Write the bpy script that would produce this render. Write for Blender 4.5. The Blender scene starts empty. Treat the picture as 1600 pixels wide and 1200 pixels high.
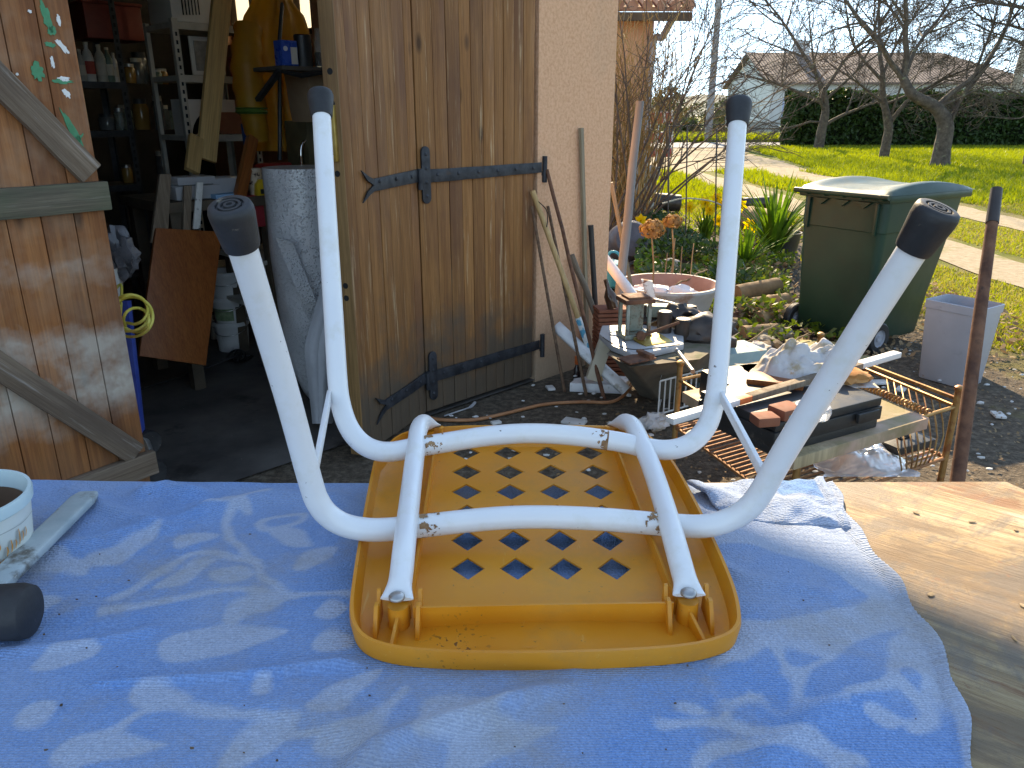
import bpy, bmesh, math, random
import numpy as np
from mathutils import Vector, Matrix, Quaternion, noise
R = math.radians
random.seed(7); np.random.seed(7)
scene = bpy.context.scene
C = scene.collection
# ------------------------------------------------------------------ camera, sky, sun, exposure
EYE, PITCH, FPX = 1.41, R(19.3), 1200.0
cam_d = bpy.data.cameras.new('camera'); cam = bpy.data.objects.new('camera', cam_d); C.objects.link(cam)
cam.location = (0, 0, EYE); cam.rotation_euler = (R(90)-PITCH, 0, 0)
cam_d.sensor_width = 36; cam_d.lens = 36*FPX/1600; cam_d.clip_start = .02; cam_d.clip_end = 4000
scene.camera = cam
SUN_EL, SUN_AZ = R(31), R(5)           # azimuth measured from +Y towards +X
world = bpy.data.worlds.new('World'); scene.world = world; world.use_nodes = True
wn = world.node_tree.nodes; wl = world.node_tree.links
sky = wn.new('ShaderNodeTexSky'); sky.sky_type = 'NISHITA'; sky.sun_disc = False
sky.sun_elevation = SUN_EL; sky.sun_rotation = SUN_AZ
sky.air_density = 1.0; sky.dust_density = 0.; sky.ozone_density = 3.0; sky.altitude = 100
bg = wn['Background']; bg.inputs[1].default_value = .15
wtc = wn.new('ShaderNodeTexCoord'); wva = wn.new('ShaderNodeVectorMath'); wva.operation = 'ADD'; wva.inputs[1].default_value = (0, 0, .2)
wvn = wn.new('ShaderNodeVectorMath'); wvn.operation = 'NORMALIZE'
wl.new(wtc.outputs['Generated'], wva.inputs[0]); wl.new(wva.outputs[0], wvn.inputs[0]); wl.new(wvn.outputs[0], sky.inputs[0])
wl.new(sky.outputs[0], bg.inputs[0])
sd = bpy.data.lights.new('sun', 'SUN'); sd.energy = 3.0; sd.angle = R(.6); sd.color = (1, .93, .82)
sun = bpy.data.objects.new('sun', sd); C.objects.link(sun)
sdir = Vector((-math.sin(SUN_AZ)*math.cos(SUN_EL), -math.cos(SUN_AZ)*math.cos(SUN_EL), -math.sin(SUN_EL)))
sun.rotation_euler = sdir.to_track_quat('-Z', 'Y').to_euler()
scene.view_settings.view_transform = 'Standard'; scene.view_settings.look = 'None'
scene.view_settings.gamma = 1; scene.view_settings.use_curve_mapping = False
scene.view_settings.exposure = 2.0
scene.view_settings.use_white_balance = True; scene.view_settings.white_balance_temperature = 9600; scene.view_settings.white_balance_tint = 10
scene.cycles.max_bounces = 6; scene.cycles.diffuse_bounces = 3; scene.cycles.transparent_max_bounces = 8
scene.cycles.sample_clamp_indirect = 6

# ------------------------------------------------------------------ placing helpers
CP, SP = math.cos(PITCH), math.sin(PITCH)
def ray(px, py):
    dx = (px-800)/FPX; v = (py-600)/FPX
    return Vector((dx, CP - v*SP, -(SP + v*CP)))
def U(px, py, Z): return Vector((0, 0, EYE)) + ray(px, py)*Z            # depth along the optical axis
def P(px, py, Y): d = ray(px, py); return Vector((0, 0, EYE)) + d*(Y/d.y)  # at a world distance Y
def G(px, py, z=0.): d = ray(px, py); return Vector((0, 0, EYE)) + d*((EYE-z)/-d.z)  # on a level plane
def Dr(px, py, drop): return G(px, py, EYE-drop)

# ------------------------------------------------------------------ mesh helpers
def frame(d, up=Vector((0, 0, 1))):
    d = d.normalized()
    if abs(d.dot(up)) > .98: up = Vector((0, 1, 0))
    x = up.cross(d).normalized(); y = d.cross(x)
    return x, y, d
class MB:
    def __init__(s): s.v = []; s.f = []
    def add(s, v, f):
        o = len(s.v); s.v += [Vector(p) for p in v]; s.f += [[i+o for i in q] for q in f]; return s
    def box(s, c, size, M=None):
        a, b, d = size[0]/2, size[1]/2, size[2]/2; c = Vector(c)
        vs = [Vector((x, y, z)) for z in (-d, d) for y in (-b, b) for x in (-a, a)]
        if M: vs = [M @ p for p in vs]
        return s.add([p+c for p in vs], [(0,2,3,1),(4,5,7,6),(0,1,5,4),(2,6,7,3),(0,4,6,2),(1,3,7,5)])
    def bar(s, p0, p1, w, t, up=Vector((0, 0, 1))):
        p0, p1 = Vector(p0), Vector(p1); x, y, d = frame(p1-p0, up)
        M = Matrix((x, y, d)).transposed(); return s.box((p0+p1)/2, (w, t, (p1-p0).length), M)
    def tube(s, pts, r, n=10, cap=True, closed=False):
        pts = [Vector(p) for p in pts]; m = len(pts)
        rs = list(r) if hasattr(r, '__len__') else [r]*m
        tang = []
        for i in range(m):
            if closed: t = pts[(i+1) % m]-pts[i-1]
            else: t = pts[min(i+1, m-1)]-pts[max(i-1, 0)]
            tang.append(t.normalized() if t.length > 1e-9 else Vector((0, 0, 1)))
        x, y, _ = frame(tang[0]); vs = []
        for i in range(m):
            if i:
                q = tang[i-1].rotation_difference(tang[i]); x = q @ x; y = q @ y
            for k in range(n):
                a = 2*math.pi*k/n; vs.append(pts[i] + (x*math.cos(a)+y*math.sin(a))*rs[i])
        fs = []
        for i in range(m if closed else m-1):
            j = (i+1) % m
            for k in range(n):
                l = (k+1) % n; fs.append((i*n+k, i*n+l, j*n+l, j*n+k))
        if cap and not closed:
            fs.append(tuple(range(n-1, -1, -1))); fs.append(tuple((m-1)*n+k for k in range(n)))
        return s.add(vs, fs)
    def lathe(s, prof, M=None, n=24, c=(0, 0, 0), cap0=True, cap1=True):
        M = M or Matrix.Identity(3); c = Vector(c); vs = []; fs = []
        for r, z in prof:
            for k in range(n):
                a = 2*math.pi*k/n; vs.append(c + M @ Vector((r*math.cos(a), r*math.sin(a), z)))
        for i in range(len(prof)-1):
            for k in range(n):
                l = (k+1) % n; fs.append((i*n+k, i*n+l, (i+1)*n+l, (i+1)*n+k))
        if cap0: fs.append(tuple(range(n-1, -1, -1)))
        if cap1: fs.append(tuple((len(prof)-1)*n+k for k in range(n)))
        return s.add(vs, fs)
    def prism(s, pts, t):                      # pts: planar 3-D outline, t: offset vector
        n = len(pts); t = Vector(t); p = [Vector(q) for q in pts]
        return s.add(p+[q+t for q in p], [tuple(range(n-1, -1, -1)), tuple(range(n, 2*n))] + [(i, (i+1) % n, n+(i+1) % n, n+i) for i in range(n)])
    def sheet(s, rows):
        m, n = len(rows), len(rows[0])
        return s.add([p for r in rows for p in r], [(i*n+k, i*n+k+1, (i+1)*n+k+1, (i+1)*n+k) for i in range(m-1) for k in range(n-1)])
    def blob(s, c, size, seed=0, amp=.25, freq=2., sub=3, M=None, flat=None):
        bm = bmesh.new(); bmesh.ops.create_icosphere(bm, subdivisions=sub, radius=1)
        off = Vector((seed*7.3, seed*3.1, seed*1.7)); c = Vector(c)
        bm.verts.ensure_lookup_table(); vs = []
        for v in bm.verts:
            d = v.co.normalized(); k = 1+amp*noise.fractal(d*freq+off, .6, 2., 4)
            p = Vector((d.x*k*size[0], d.y*k*size[1], d.z*k*size[2]))
            if flat is not None: p.z = max(p.z, flat)
            if M: p = M @ p
            vs.append(p+c)
        fs = [tuple(v.index for v in f.verts) for f in bm.faces]; bm.free()
        return s.add(vs, fs)
    def build(s, name, mat, parent=None, smooth=True, bevel=0, loc=None, local=False, angle=40):
        vs = s.v
        if parent is not None:
            if not local:
                Mi = WM[parent].inverted(); vs = [Mi @ p for p in vs]
        else:
            if loc is None:
                xs = [p.x for p in vs]; ys = [p.y for p in vs]; zs = [p.z for p in vs]
                loc = Vector(((min(xs)+max(xs))/2, (min(ys)+max(ys))/2, min(zs)))
            if not local: vs = [p-Vector(loc) for p in vs]
        me = bpy.data.meshes.new(name); me.from_pydata([tuple(p) for p in vs], [], s.f)
        bm = bmesh.new(); bm.from_mesh(me)
        if bevel:
            ed = [e for e in bm.edges if len(e.link_faces) == 2 and e.calc_face_angle(0) > R(35)]
            bmesh.ops.bevel(bm, geom=ed, offset=bevel, segments=2, affect='EDGES', profile=.6)
        bmesh.ops.recalc_face_normals(bm, faces=bm.faces[:])
        bm.to_mesh(me); bm.free()
        if smooth:
            me.shade_smooth() if hasattr(me, 'shade_smooth') else None
            me.set_sharp_from_angle(angle=R(angle))
        if mat: me.materials.append(mat)
        o = bpy.data.objects.new(name, me); C.objects.link(o)
        if parent is not None: o.parent = parent; WM[o] = WM[parent].copy()
        else: o.location = loc; WM[o] = Matrix.Translation(loc)
        return o
WM = {}
def tag(o, label=None, cat=None, group=None, kind=None):
    if label: o['label'] = label
    if cat: o['category'] = cat
    if group: o['group'] = group
    if kind: o['kind'] = kind
    return o
def thing(name, label, cat, loc=(0, 0, 0), rz=0, group=None, M=None):
    o = bpy.data.objects.new(name, None); C.objects.link(o); o.empty_display_size = .1
    if M is None: M = Matrix.Translation(Vector(loc)) @ Matrix.Rotation(rz, 4, 'Z')
    o.matrix_world = M; WM[o] = M.copy()
    return tag(o, label, cat, group)
def copy_tree(o, parent=None):
    c = o.copy(); C.objects.link(c); c.parent = parent; WM[c] = WM[o].copy()
    for ch in list(o.children): copy_tree(ch, c)
    return c
def axis_frame(p0, p1, up=Vector((0, 0, 1))):
    x, y, d = frame(Vector(p1)-Vector(p0), up); M = Matrix((x, y, d)).transposed().to_4x4(); M.translation = p0; return M
def place(o, M): o.matrix_world = M; WM[o] = M.copy(); return o
def plank(name, p0, p1, w, t, mat, label=None, cat=None, up=Vector((0, 0, 1)), bevel=.002, parent=None, group=None, warp=0):
    L = (Vector(p1)-Vector(p0)).length; M = axis_frame(p0, p1, up)
    n = 7; m = MB(); rows = []
    for i in range(n):
        z = L*i/(n-1); k = warp*math.sin(math.pi*i/(n-1))
        rows.append([Vector((sx*w/2, sy*t/2+k, z)) for sx, sy in ((-1,-1),(1,-1),(1,1),(-1,1))])
    m.add([p for r in rows for p in r], [(i*4+k, i*4+(k+1) % 4, (i+1)*4+(k+1) % 4, (i+1)*4+k) for i in range(n-1) for k in range(4)]+[(3,2,1,0), tuple((n-1)*4+k for k in range(4))])
    if parent is not None:
        m.v = [M @ p for p in m.v]; return m.build(name, mat, parent, bevel=bevel)
    o = m.build(name, mat, local=True, loc=(0, 0, 0), bevel=bevel); place(o, M); return tag(o, label, cat, group)
def rod(name, p0, p1, r0, r1, mat, label=None, cat=None, n=12, wob=0, seg=8, rib=0, group=None):
    L = (Vector(p1)-Vector(p0)).length; M = axis_frame(p0, p1); m = MB()
    if rib: seg = int(L/rib)*2
    pts = [Vector((wob*noise.noise(Vector((i*.6, L, 3))), wob*noise.noise(Vector((i*.6, L, 9))), L*i/seg)) for i in range(seg+1)]
    m.tube(pts, [(r0+(r1-r0)*i/seg)*(1.12 if rib and i % 2 else 1) for i in range(seg+1)], n)
    o = m.build(name, mat, local=True, loc=(0, 0, 0)); place(o, M); return tag(o, label, cat, group)
def spline(pts, k=6):
    pts = [Vector(p) for p in pts]; out = []
    for i in range(len(pts)-1):
        p0 = pts[max(i-1, 0)]; p1 = pts[i]; p2 = pts[i+1]; p3 = pts[min(i+2, len(pts)-1)]
        for j in range(k):
            t = j/k; t2 = t*t; t3 = t2*t
            out.append(.5*((2*p1)+(-p0+p2)*t+(2*p0-5*p1+4*p2-p3)*t2+(-p0+3*p1-3*p2+p3)*t3))
    out.append(pts[-1]); return out
def np_mesh(name, v, f, mat, smooth=False):      # v (n,3), f (m,k) arrays
    me = bpy.data.meshes.new(name); v = np.asarray(v, np.float32); f = np.asarray(f, np.int32); k = f.shape[1]
    me.vertices.add(len(v)); me.vertices.foreach_set('co', v.ravel())
    me.loops.add(f.size); me.loops.foreach_set('vertex_index', f.ravel())
    me.polygons.add(len(f)); me.polygons.foreach_set('loop_start', np.arange(0, f.size, k, dtype=np.int32))
    me.update(calc_edges=True); me.validate()
    if mat: me.materials.append(mat)
    o = bpy.data.objects.new(name, me); C.objects.link(o); WM[o] = Matrix.Identity(4); return o

# ------------------------------------------------------------------ materials
class NT:
    def __init__(s, name):
        s.m = bpy.data.materials.new(name); s.m.use_nodes = True; s.n = s.m.node_tree.nodes; s.l = s.m.node_tree.links
        s.b = s.n['Principled BSDF']; s.out = s.n['Material Output']
        s.tc = s.n.new('ShaderNodeTexCoord'); s.co = s.tc.outputs['Object']
    def lk(s, a, b): s.l.new(a, b)
    def map(s, scale=(1, 1, 1), co=None, loc=(0, 0, 0), rot=(0, 0, 0)):
        q = s.n.new('ShaderNodeMapping'); q.inputs['Scale'].default_value = scale; q.inputs['Location'].default_value = loc; q.inputs['Rotation'].default_value = rot
        s.lk(co or s.co, q.inputs[0]); return q.outputs[0]
    def noise(s, scale, detail=5, co=None, rough=.6, dist=0):
        q = s.n.new('ShaderNodeTexNoise'); q.inputs['Scale'].default_value = scale; q.inputs['Detail'].default_value = detail
        q.inputs['Roughness'].default_value = rough; q.inputs['Distortion'].default_value = dist
        s.lk(co or s.co, q.inputs['Vector']); return q.outputs['Fac']
    def voro(s, scale, co=None, feat='F1', out='Distance'):
        q = s.n.new('ShaderNodeTexVoronoi'); q.feature = feat; q.inputs['Scale'].default_value = scale
        s.lk(co or s.co, q.inputs['Vector']); return q.outputs[out]
    def ramp(s, fac, stops, interp='LINEAR'):
        q = s.n.new('ShaderNodeValToRGB'); e = q.color_ramp; e.interpolation = interp
        while len(e.elements) < len(stops): e.elements.new(.5)
        for k, (p, c) in enumerate(stops):
            e.elements[k].position = p
            e.elements[k].color = (c, c, c, 1) if isinstance(c, (int, float)) else (*c, 1)
        s.lk(fac, q.inputs[0]); return q.outputs[0]
    def mix(s, fac, a, b, mode='MIX'):
        q = s.n.new('ShaderNodeMix'); q.data_type = 'RGBA'; q.blend_type = mode
        for k, x in ((0, fac), (6, a), (7, b)):
            if isinstance(x, (int, float)): q.inputs[k].default_value = x
            elif isinstance(x, tuple): q.inputs[k].default_value = (*x, 1)
            else: s.lk(x, q.inputs[k])
        return q.outputs[2]
    def math(s, op, a, b=0., c=0.):
        q = s.n.new('ShaderNodeMath'); q.operation = op
        for k, x in enumerate((a, b, c)):
            if isinstance(x, (int, float)): q.inputs[k].default_value = x
            else: s.lk(x, q.inputs[k])
        return q.outputs[0]
    def xyz(s, co=None):
        q = s.n.new('ShaderNodeSeparateXYZ'); s.lk(co or s.co, q.inputs[0]); return q.outputs
    def rnd(s): q = s.n.new('ShaderNodeObjectInfo'); return q.outputs['Random']
    def bump(s, h, strength=.4, dist=.002):
        q = s.n.new('ShaderNodeBump'); q.inputs['Strength'].default_value = strength; q.inputs['Distance'].default_value = dist
        s.lk(h, q.inputs['Height']); s.lk(q.outputs[0], s.b.inputs['Normal']); return q.outputs[0]
    def set(s, **k):
        for a, x in k.items():
            i = s.b.inputs[a.replace('_', ' ')]
            if isinstance(x, (int, float)): i.default_value = x
            elif isinstance(x, tuple): i.default_value = (*x, 1)
            else: s.lk(x, i)
        return s
def pm(name, c1, c2=None, rough=.6, scale=8, detail=6, st=(1, 1, 1), bump=0, bs=60, bd=.002, metal=0, spec=.5, spots=None, rnd=0, dist=0, trans=0, coat=0, lo=.35, hi=.65):
    t = NT(name); co = t.map(st)
    col = t.ramp(t.noise(scale, detail, co, dist=dist), [(lo, c1), (hi, c2)]) if c2 else None
    if col is None:
        q = t.n.new('ShaderNodeRGB'); q.outputs[0].default_value = (*c1, 1); col = q.outputs[0]
    for sp in (spots or []):                       # (colour, scale, threshold, softness[, stretch])
        cs = t.map(sp[4]) if len(sp) > 4 else t.co
        k = t.ramp(t.noise(sp[1], 6, cs, .65), [(sp[2], 0.), (min(1, sp[2]+sp[3]), 1.)]); col = t.mix(k, col, sp[0])
    if rnd:
        h = t.n.new('ShaderNodeHueSaturation'); t.lk(col, h.inputs['Color'])
        t.lk(t.math('MULTIPLY_ADD', t.rnd(), 2*rnd, 1-rnd), h.inputs['Value']); col = h.outputs[0]
    t.set(Base_Color=col, Metallic=metal, Specular_IOR_Level=spec)
    rn = t.ramp(t.noise(scale*2.3, 4, co), [(.3, max(0, rough-.1)), (.7, min(1, rough+.1))]); t.set(Roughness=rn)
    if coat: t.set(Coat_Weight=coat, Coat_Roughness=.15)
    if bump: t.bump(t.noise(bs, 5, co if st != (1, 1, 1) else t.co), bump, bd)
    if trans:
        tr = t.n.new('ShaderNodeBsdfTranslucent'); t.lk(col, tr.inputs[0]); mx = t.n.new('ShaderNodeMixShader'); mx.inputs[0].default_value = trans
        t.lk(t.b.outputs[0], mx.inputs[1]); t.lk(tr.outputs[0], mx.inputs[2]); t.lk(mx.outputs[0], t.out.inputs[0])
    return t.m
def wood(name, c1, c2, dark=None, gs=22, rough=.6, rnd=.18, knots=True, bump=.5, weather=None):
    t = NT(name); rn = t.rnd()
    cb = t.n.new('ShaderNodeCombineXYZ')
    for k in range(3): t.lk(t.math('MULTIPLY', rn, 13.7+k*5), cb.inputs[k])
    ad = t.n.new('ShaderNodeVectorMath'); ad.operation = 'ADD'; t.lk(t.co, ad.inputs[0]); t.lk(cb.outputs[0], ad.inputs[1]); co = ad.outputs[0]
    g = t.noise(gs, 6, t.map((1, 1, .045), co), .65, .6); fine = t.noise(gs*7, 4, t.map((1, 1, .03), co), .7)
    col = t.ramp(g, [(.28, c1), (.7, c2)])
    col = t.mix(t.ramp(fine, [(.35, .55), (.65, 0.)]), col, tuple(x*.45 for x in c1))
    if dark: col = t.mix(t.ramp(t.noise(3.2, 5, t.map((1, 1, .35), co)), [(.48, 0.), (.7, .85)]), col, dark)
    if knots:
        kv = t.voro(5.5, t.map((1, 1, .42), co)); col = t.mix(t.ramp(kv, [(.05, .9), (.12, 0.)]), col, tuple(x*.25 for x in c1))
    if weather: col = t.mix(t.ramp(t.noise(40, 6, t.map((1, 1, .05), co), .7), [(weather[1], 0.), (weather[1]+.1, .75)]), col, weather[0])
    h = t.n.new('ShaderNodeHueSaturation'); t.lk(col, h.inputs['Color']); t.lk(t.math('MULTIPLY_ADD', rn, 2*rnd, 1-rnd), h.inputs['Value'])
    t.set(Base_Color=h.outputs[0], Roughness=t.ramp(g, [(.3, rough+.12), (.7, rough-.08)]), Specular_IOR_Level=.35)
    t.bump(t.math('ADD', t.math('MULTIPLY', fine, .5), g), bump, .0025)
    return t, h.outputs[0]
def leafmat(name, c1, c2, tr=.45, rough=.5):
    t = NT(name); col = t.ramp(t.noise(7, 3), [(.3, c1), (.7, c2)]); t.set(Base_Color=col, Roughness=rough, Specular_IOR_Level=.35)
    b = t.n.new('ShaderNodeBsdfTranslucent'); t.lk(t.mix(1., col, (1., 1., .55), 'MULTIPLY'), b.inputs[0]); mx = t.n.new('ShaderNodeMixShader'); mx.inputs[0].default_value = tr
    t.lk(t.b.outputs[0], mx.inputs[1]); t.lk(b.outputs[0], mx.inputs[2]); t.lk(mx.outputs[0], t.out.inputs[0]); return t.m
# ------------------------------------------------------------------ frames of the place
HX, HY = .12, 4.05                                   # foot of the right door's hinge line
A_ = Vector((-.7071, -.7071, 0)); N_ = Vector((.7071, -.7071, 0)); I_ = -N_
def F(s, q, z=0): return Vector((HX, HY, 0)) + A_*s + I_*q + Vector((0, 0, z))     # s along the facade, q into the garage
S_LEFT, S_RIGHT, WALLT = 2.06, -.624, .25
TABLE_DROP = .512; ZT = EYE-TABLE_DROP
# ------------------------------------------------------------------ setting: ground, drive, road, hills
t = NT('soil'); co = t.co
x, y, z = t.xyz()
n1 = t.noise(1.3, 8, dist=.3); n2 = t.noise(26, 8, rough=.75)
soil = t.ramp(n2, [(.3, (.045, .036, .027)), (.52, (.14, .11, .082)), (.74, (.3, .25, .19))])
grs = t.ramp(t.noise(9, 8, rough=.75), [(.3, (.07, .085, .012)), (.55, (.14, .165, .022)), (.75, (.24, .23, .06))])
dry = t.mix(t.ramp(n1, [(.4, 0.), (.6, 1.)]), grs, (.2, .17, .07))
lawn = t.math('ADD', t.math('MULTIPLY', n1, 2.4), t.math('MULTIPLY_ADD', x, .75, -2.9))           # grass to the right of the yard
lawn = t.math('MAXIMUM', lawn, t.math('MULTIPLY_ADD', y, .35, t.math('MULTIPLY_ADD', n1, 1.6, -4.6)))
lm = t.ramp(lawn, [(.45, 0.), (.75, 1.)])
far = t.ramp(t.math('MULTIPLY', y, .02), [(.3, 0.), (.5, 1.)])
col = t.mix(lm, soil, t.mix(far, dry, grs)); t.set(Base_Color=col, Roughness=.95, Specular_IOR_Level=.15)
t.bump(t.math('ADD', n2, t.noise(90, 5)), .9, .02); M_SOIL = t.m
m = MB(); xs = [-400, -60, -20, -8] + [-4+.5*i for i in range(30)] + [14, 20, 30, 60, 400]; ys = [-60, -10, -2] + [.5*i for i in range(0, 32)] + [17, 20, 26, 34, 45, 60, 120, 700]
rows = []
for yy in ys:
    rows.append([Vector((xx, yy, (.025*noise.noise(Vector((xx*.9, yy*.9, 0))) if 1 < yy < 10 and -.6 < xx < 3.4 and xx-yy+3.4 > 0 else 0))) for xx in xs])
ground = m.sheet(rows).build('ground', M_SOIL, loc=(0, 0, 0)); tag(ground, kind='structure')

M_GRAVEL = pm('gravel', (.27, .22, .15), (.4, .335, .25), rough=.95, scale=14, detail=9, bump=.8, bs=60, bd=.01, spec=.1, spots=[((.17, .17, .05), 2.2, .55, .12), ((.2, .16, .11), 30, .6, .1)])
def strip(name, left, right, z, mat, jit=.12, n=60):
    L = spline([Vector((a, b, 0)) for a, b in left], n//(len(left)-1)); Rr = spline([Vector((a, b, 0)) for a, b in right], n//(len(right)-1))
    k = min(len(L), len(Rr)); rows = []
    for i in range(k):
        a = L[i].copy(); b = Rr[i].copy(); a.x += jit*noise.noise(a*1.7); b.x += jit*noise.noise(b*1.7)
        rows.append([a.lerp(b, j/6)+Vector((0, 0, z)) for j in range(7)])
    return tag(MB().sheet(rows).build(name, mat), kind='structure')
strip('gravel_drive', [(6.6, 3), (6.55, 10), (6.6, 16), (6.4, 21)], [(7.35, 3), (7.3, 10), (7.45, 16), (7.9, 21)], .009, M_GRAVEL)
strip('gravel_drive', [(4.4, 3), (4.35, 10), (4.2, 16), (3.6, 21)], [(5.15, 3), (5.15, 10), (5.05, 16), (4.9, 21)], .009, M_GRAVEL)
strip('gravel_apron', [(3.5, 21), (3.2, 26), (3.0, 31), (2.4, 36)], [(8.0, 21), (8.6, 26), (9.2, 31), (10.5, 36)], .006, M_GRAVEL, .3)
M_ROAD = pm('asphalt', (.2, .2, .2), (.3, .3, .31), rough=.9, scale=3, bump=.3, bs=80, spec=.2)
m = MB(); m.sheet([[Vector((xx, yy, .035)) for xx in range(-80, 121, 10)] for yy in (36, 39.5, 43)]); tag(m.build('road', M_ROAD), kind='structure')
# far hills
M_HILL = pm('hill_woods', (.05, .075, .07), (.085, .11, .1), rough=1, scale=.02, bump=0)
rows = []
for k, (yy, h) in enumerate(((700, 0), (820, .55), (950, 1.), (1100, .7))):
    rows.append([Vector((xx, yy, -2+h*(20+9*noise.noise(Vector((xx*.006, 2.2, 0)))+4*noise.noise(Vector((xx*.02, 5, 0)))))) for xx in range(-700, 1500, 20)])
tag(MB().sheet(rows).build('hills', M_HILL), kind='structure')

# ------------------------------------------------------------------ the garage
t = NT('pink_stucco'); n1 = t.noise(70, 4, rough=.6); n2 = t.noise(1.6, 6)
col = t.ramp(n1, [(.35, (.68, .35, .2)), (.6, (.8, .455, .28))]); col = t.mix(t.ramp(n2, [(.45, 0.), (.75, .5)]), col, (.42, .29, .2))
zz = t.xyz()[2]; col = t.mix(t.ramp(t.math('ADD', zz, t.math('MULTIPLY', n2, .25)), [(.2, .75), (.55, 0.)]), col, (.3, .24, .17))
t.set(Base_Color=col, Roughness=.92, Specular_IOR_Level=.2); t.bump(n1, .7, .005); M_STUCCO = t.m
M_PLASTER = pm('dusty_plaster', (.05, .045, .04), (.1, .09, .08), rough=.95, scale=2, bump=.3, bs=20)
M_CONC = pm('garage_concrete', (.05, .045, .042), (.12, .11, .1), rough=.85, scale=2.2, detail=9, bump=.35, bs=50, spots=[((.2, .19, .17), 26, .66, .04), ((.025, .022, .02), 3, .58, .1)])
M_BEAM = pm('dark_timber', (.07, .045, .028), (.13, .085, .05), rough=.85, scale=6, bump=.4)
M_TILE = pm('clay_tile', (.3, .14, .09), (.45, .25, .17), rough=.9, scale=3, bump=.4, bs=20)
GD = 4.6; WTOP = 3.08
garage = thing('garage', 'pink stucco garage with wide doorway and dark cluttered interior', 'garage', F(1, 0))
def quadwall(m, s0, s1, q0, q1, z0, z1):
    c = [F(s0, q0, z0), F(s1, q0, z0), F(s1, q1, z0), F(s0, q1, z0)]; m.prism(c, (0, 0, z1-z0))
m = MB(); quadwall(m, S_RIGHT, -.015, 0, WALLT, -.05, WTOP); quadwall(m, S_LEFT+.02, 5.2, 0, WALLT, -.05, WTOP); quadwall(m, -.015, S_LEFT+.02, 0, WALLT, 2.28, WTOP)
m.build('front_wall', M_STUCCO, garage, smooth=False)
m = MB(); wz0, wz1 = 1.98, 2.5; WINS = ((.7, 2.4), (2.7, 4.15))          # right side wall; window nearer the front is added to brighten the interior
for (q0, q1, z0, z1) in ((WALLT, GD, -.05, wz0), (WALLT, GD, wz1, WTOP), (WALLT, .7, wz0, wz1), (2.4, 2.7, wz0, wz1), (4.15, GD, wz0, wz1)): quadwall(m, S_RIGHT, S_RIGHT+.2, q0, q1, z0, z1)
m.build('side_wall', M_STUCCO, garage, smooth=False)
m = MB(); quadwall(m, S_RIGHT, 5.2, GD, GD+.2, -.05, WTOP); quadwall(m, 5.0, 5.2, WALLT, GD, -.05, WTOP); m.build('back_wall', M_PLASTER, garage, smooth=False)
t = NT('dusty_pane'); tr = t.n.new('ShaderNodeBsdfTranslucent'); tr.inputs[0].default_value = (.8, .78, .7, 1); mx = t.n.new('ShaderNodeMixShader'); mx.inputs[0].default_value = .15
t.lk(tr.outputs[0], mx.inputs[1]); t.lk(t.b.outputs[0], mx.inputs[2]); t.lk(mx.outputs[0], t.out.inputs[0]); t.set(Roughness=.4, Base_Color=(.5, .5, .47))
M_PANE = t.m
for t0, t1 in WINS:
  win = MB()
  for z in (wz0+.03, wz1-.03): win.bar(F(S_RIGHT+.08, t0, z), F(S_RIGHT+.08, t1, z), .06, .06)
  for k in range(5):
    q = t0+.03+(t1-t0-.06)*k/4; win.bar(F(S_RIGHT+.08, q, wz0), F(S_RIGHT+.08, q, wz1), .055, .05)
  window = win.build('window', M_BEAM, garage)
  for k in range(4):
    qa = t0+.03+(t1-t0-.06)*k/4+.025; qb = t0+.03+(t1-t0-.06)*(k+1)/4-.025
    MB().prism([F(S_RIGHT+.07, qa, wz0+.05), F(S_RIGHT+.07, qb, wz0+.05), F(S_RIGHT+.07, qb, wz1-.05), F(S_RIGHT+.07, qa, wz1-.05)], A_*.004).build('pane', M_PANE, window, smooth=False)
m = MB(); quadwall(m, S_RIGHT+.2, 5.0, WALLT, GD, WTOP-.14, WTOP-.08); m.build('ceiling', M_BEAM, garage, smooth=False)
m = MB(); quadwall(m, S_RIGHT-.06, 5.6, -.38, GD+.5, WTOP+.003, WTOP+.11); roof = m.build('roof', M_TILE, garage, smooth=False)
m = MB()
for k in range(40):
    s = S_RIGHT+.0+k*.14; m.tube([F(s, -.42, WTOP+.13), F(s, GD+.5, WTOP+.13)], .055, 6)
tag(m.build('tile_rows', M_TILE, roof), kind='stuff')
m = MB(); c = [F(-.015, 0, .012), F(S_LEFT+.02, 0, .012), F(S_LEFT+.02, WALLT, .012), F(5, WALLT, .012), F(5, GD, .012), F(S_RIGHT+.2, GD, .012), F(S_RIGHT+.2, WALLT, .012), F(-.015, WALLT, .012)]
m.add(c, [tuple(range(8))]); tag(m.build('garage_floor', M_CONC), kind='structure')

# ------------------------------------------------------------------ right door: two hinged panels of boards
tw, _ = wood('weathered_door_board', (.23, .088, .026), (.42, .185, .06), dark=(.15, .06, .03), gs=26, rough=.66, rnd=.13, weather=((.52, .35, .2), .58))
bz = tw.xyz(); 
h0 = tw.b.inputs['Base Color'].links[0].from_socket
grey = tw.ramp(tw.math('ADD', bz[2], tw.math('MULTIPLY', tw.noise(5, 5), .9)), [(.7, .85), (1.25, 0.)])       # greyed, dirt-splashed foot of the door
hi = tw.ramp(tw.math('ADD', bz[2], tw.math('MULTIPLY', tw.noise(3, 5), .6)), [(.6, 0.), (.95, .55)])
rr = tw.n.new('ShaderNodeMapRange'); 
c2 = tw.mix(grey, h0, (.085, .072, .055)); tw.set(Base_Color=c2); M_DOOR = tw.m
te, _ = wood('raw_door_edge', (.2, .1, .035), (.36, .2, .08), dark=(.12, .06, .03), gs=20); M_EDGE = te.m
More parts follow.
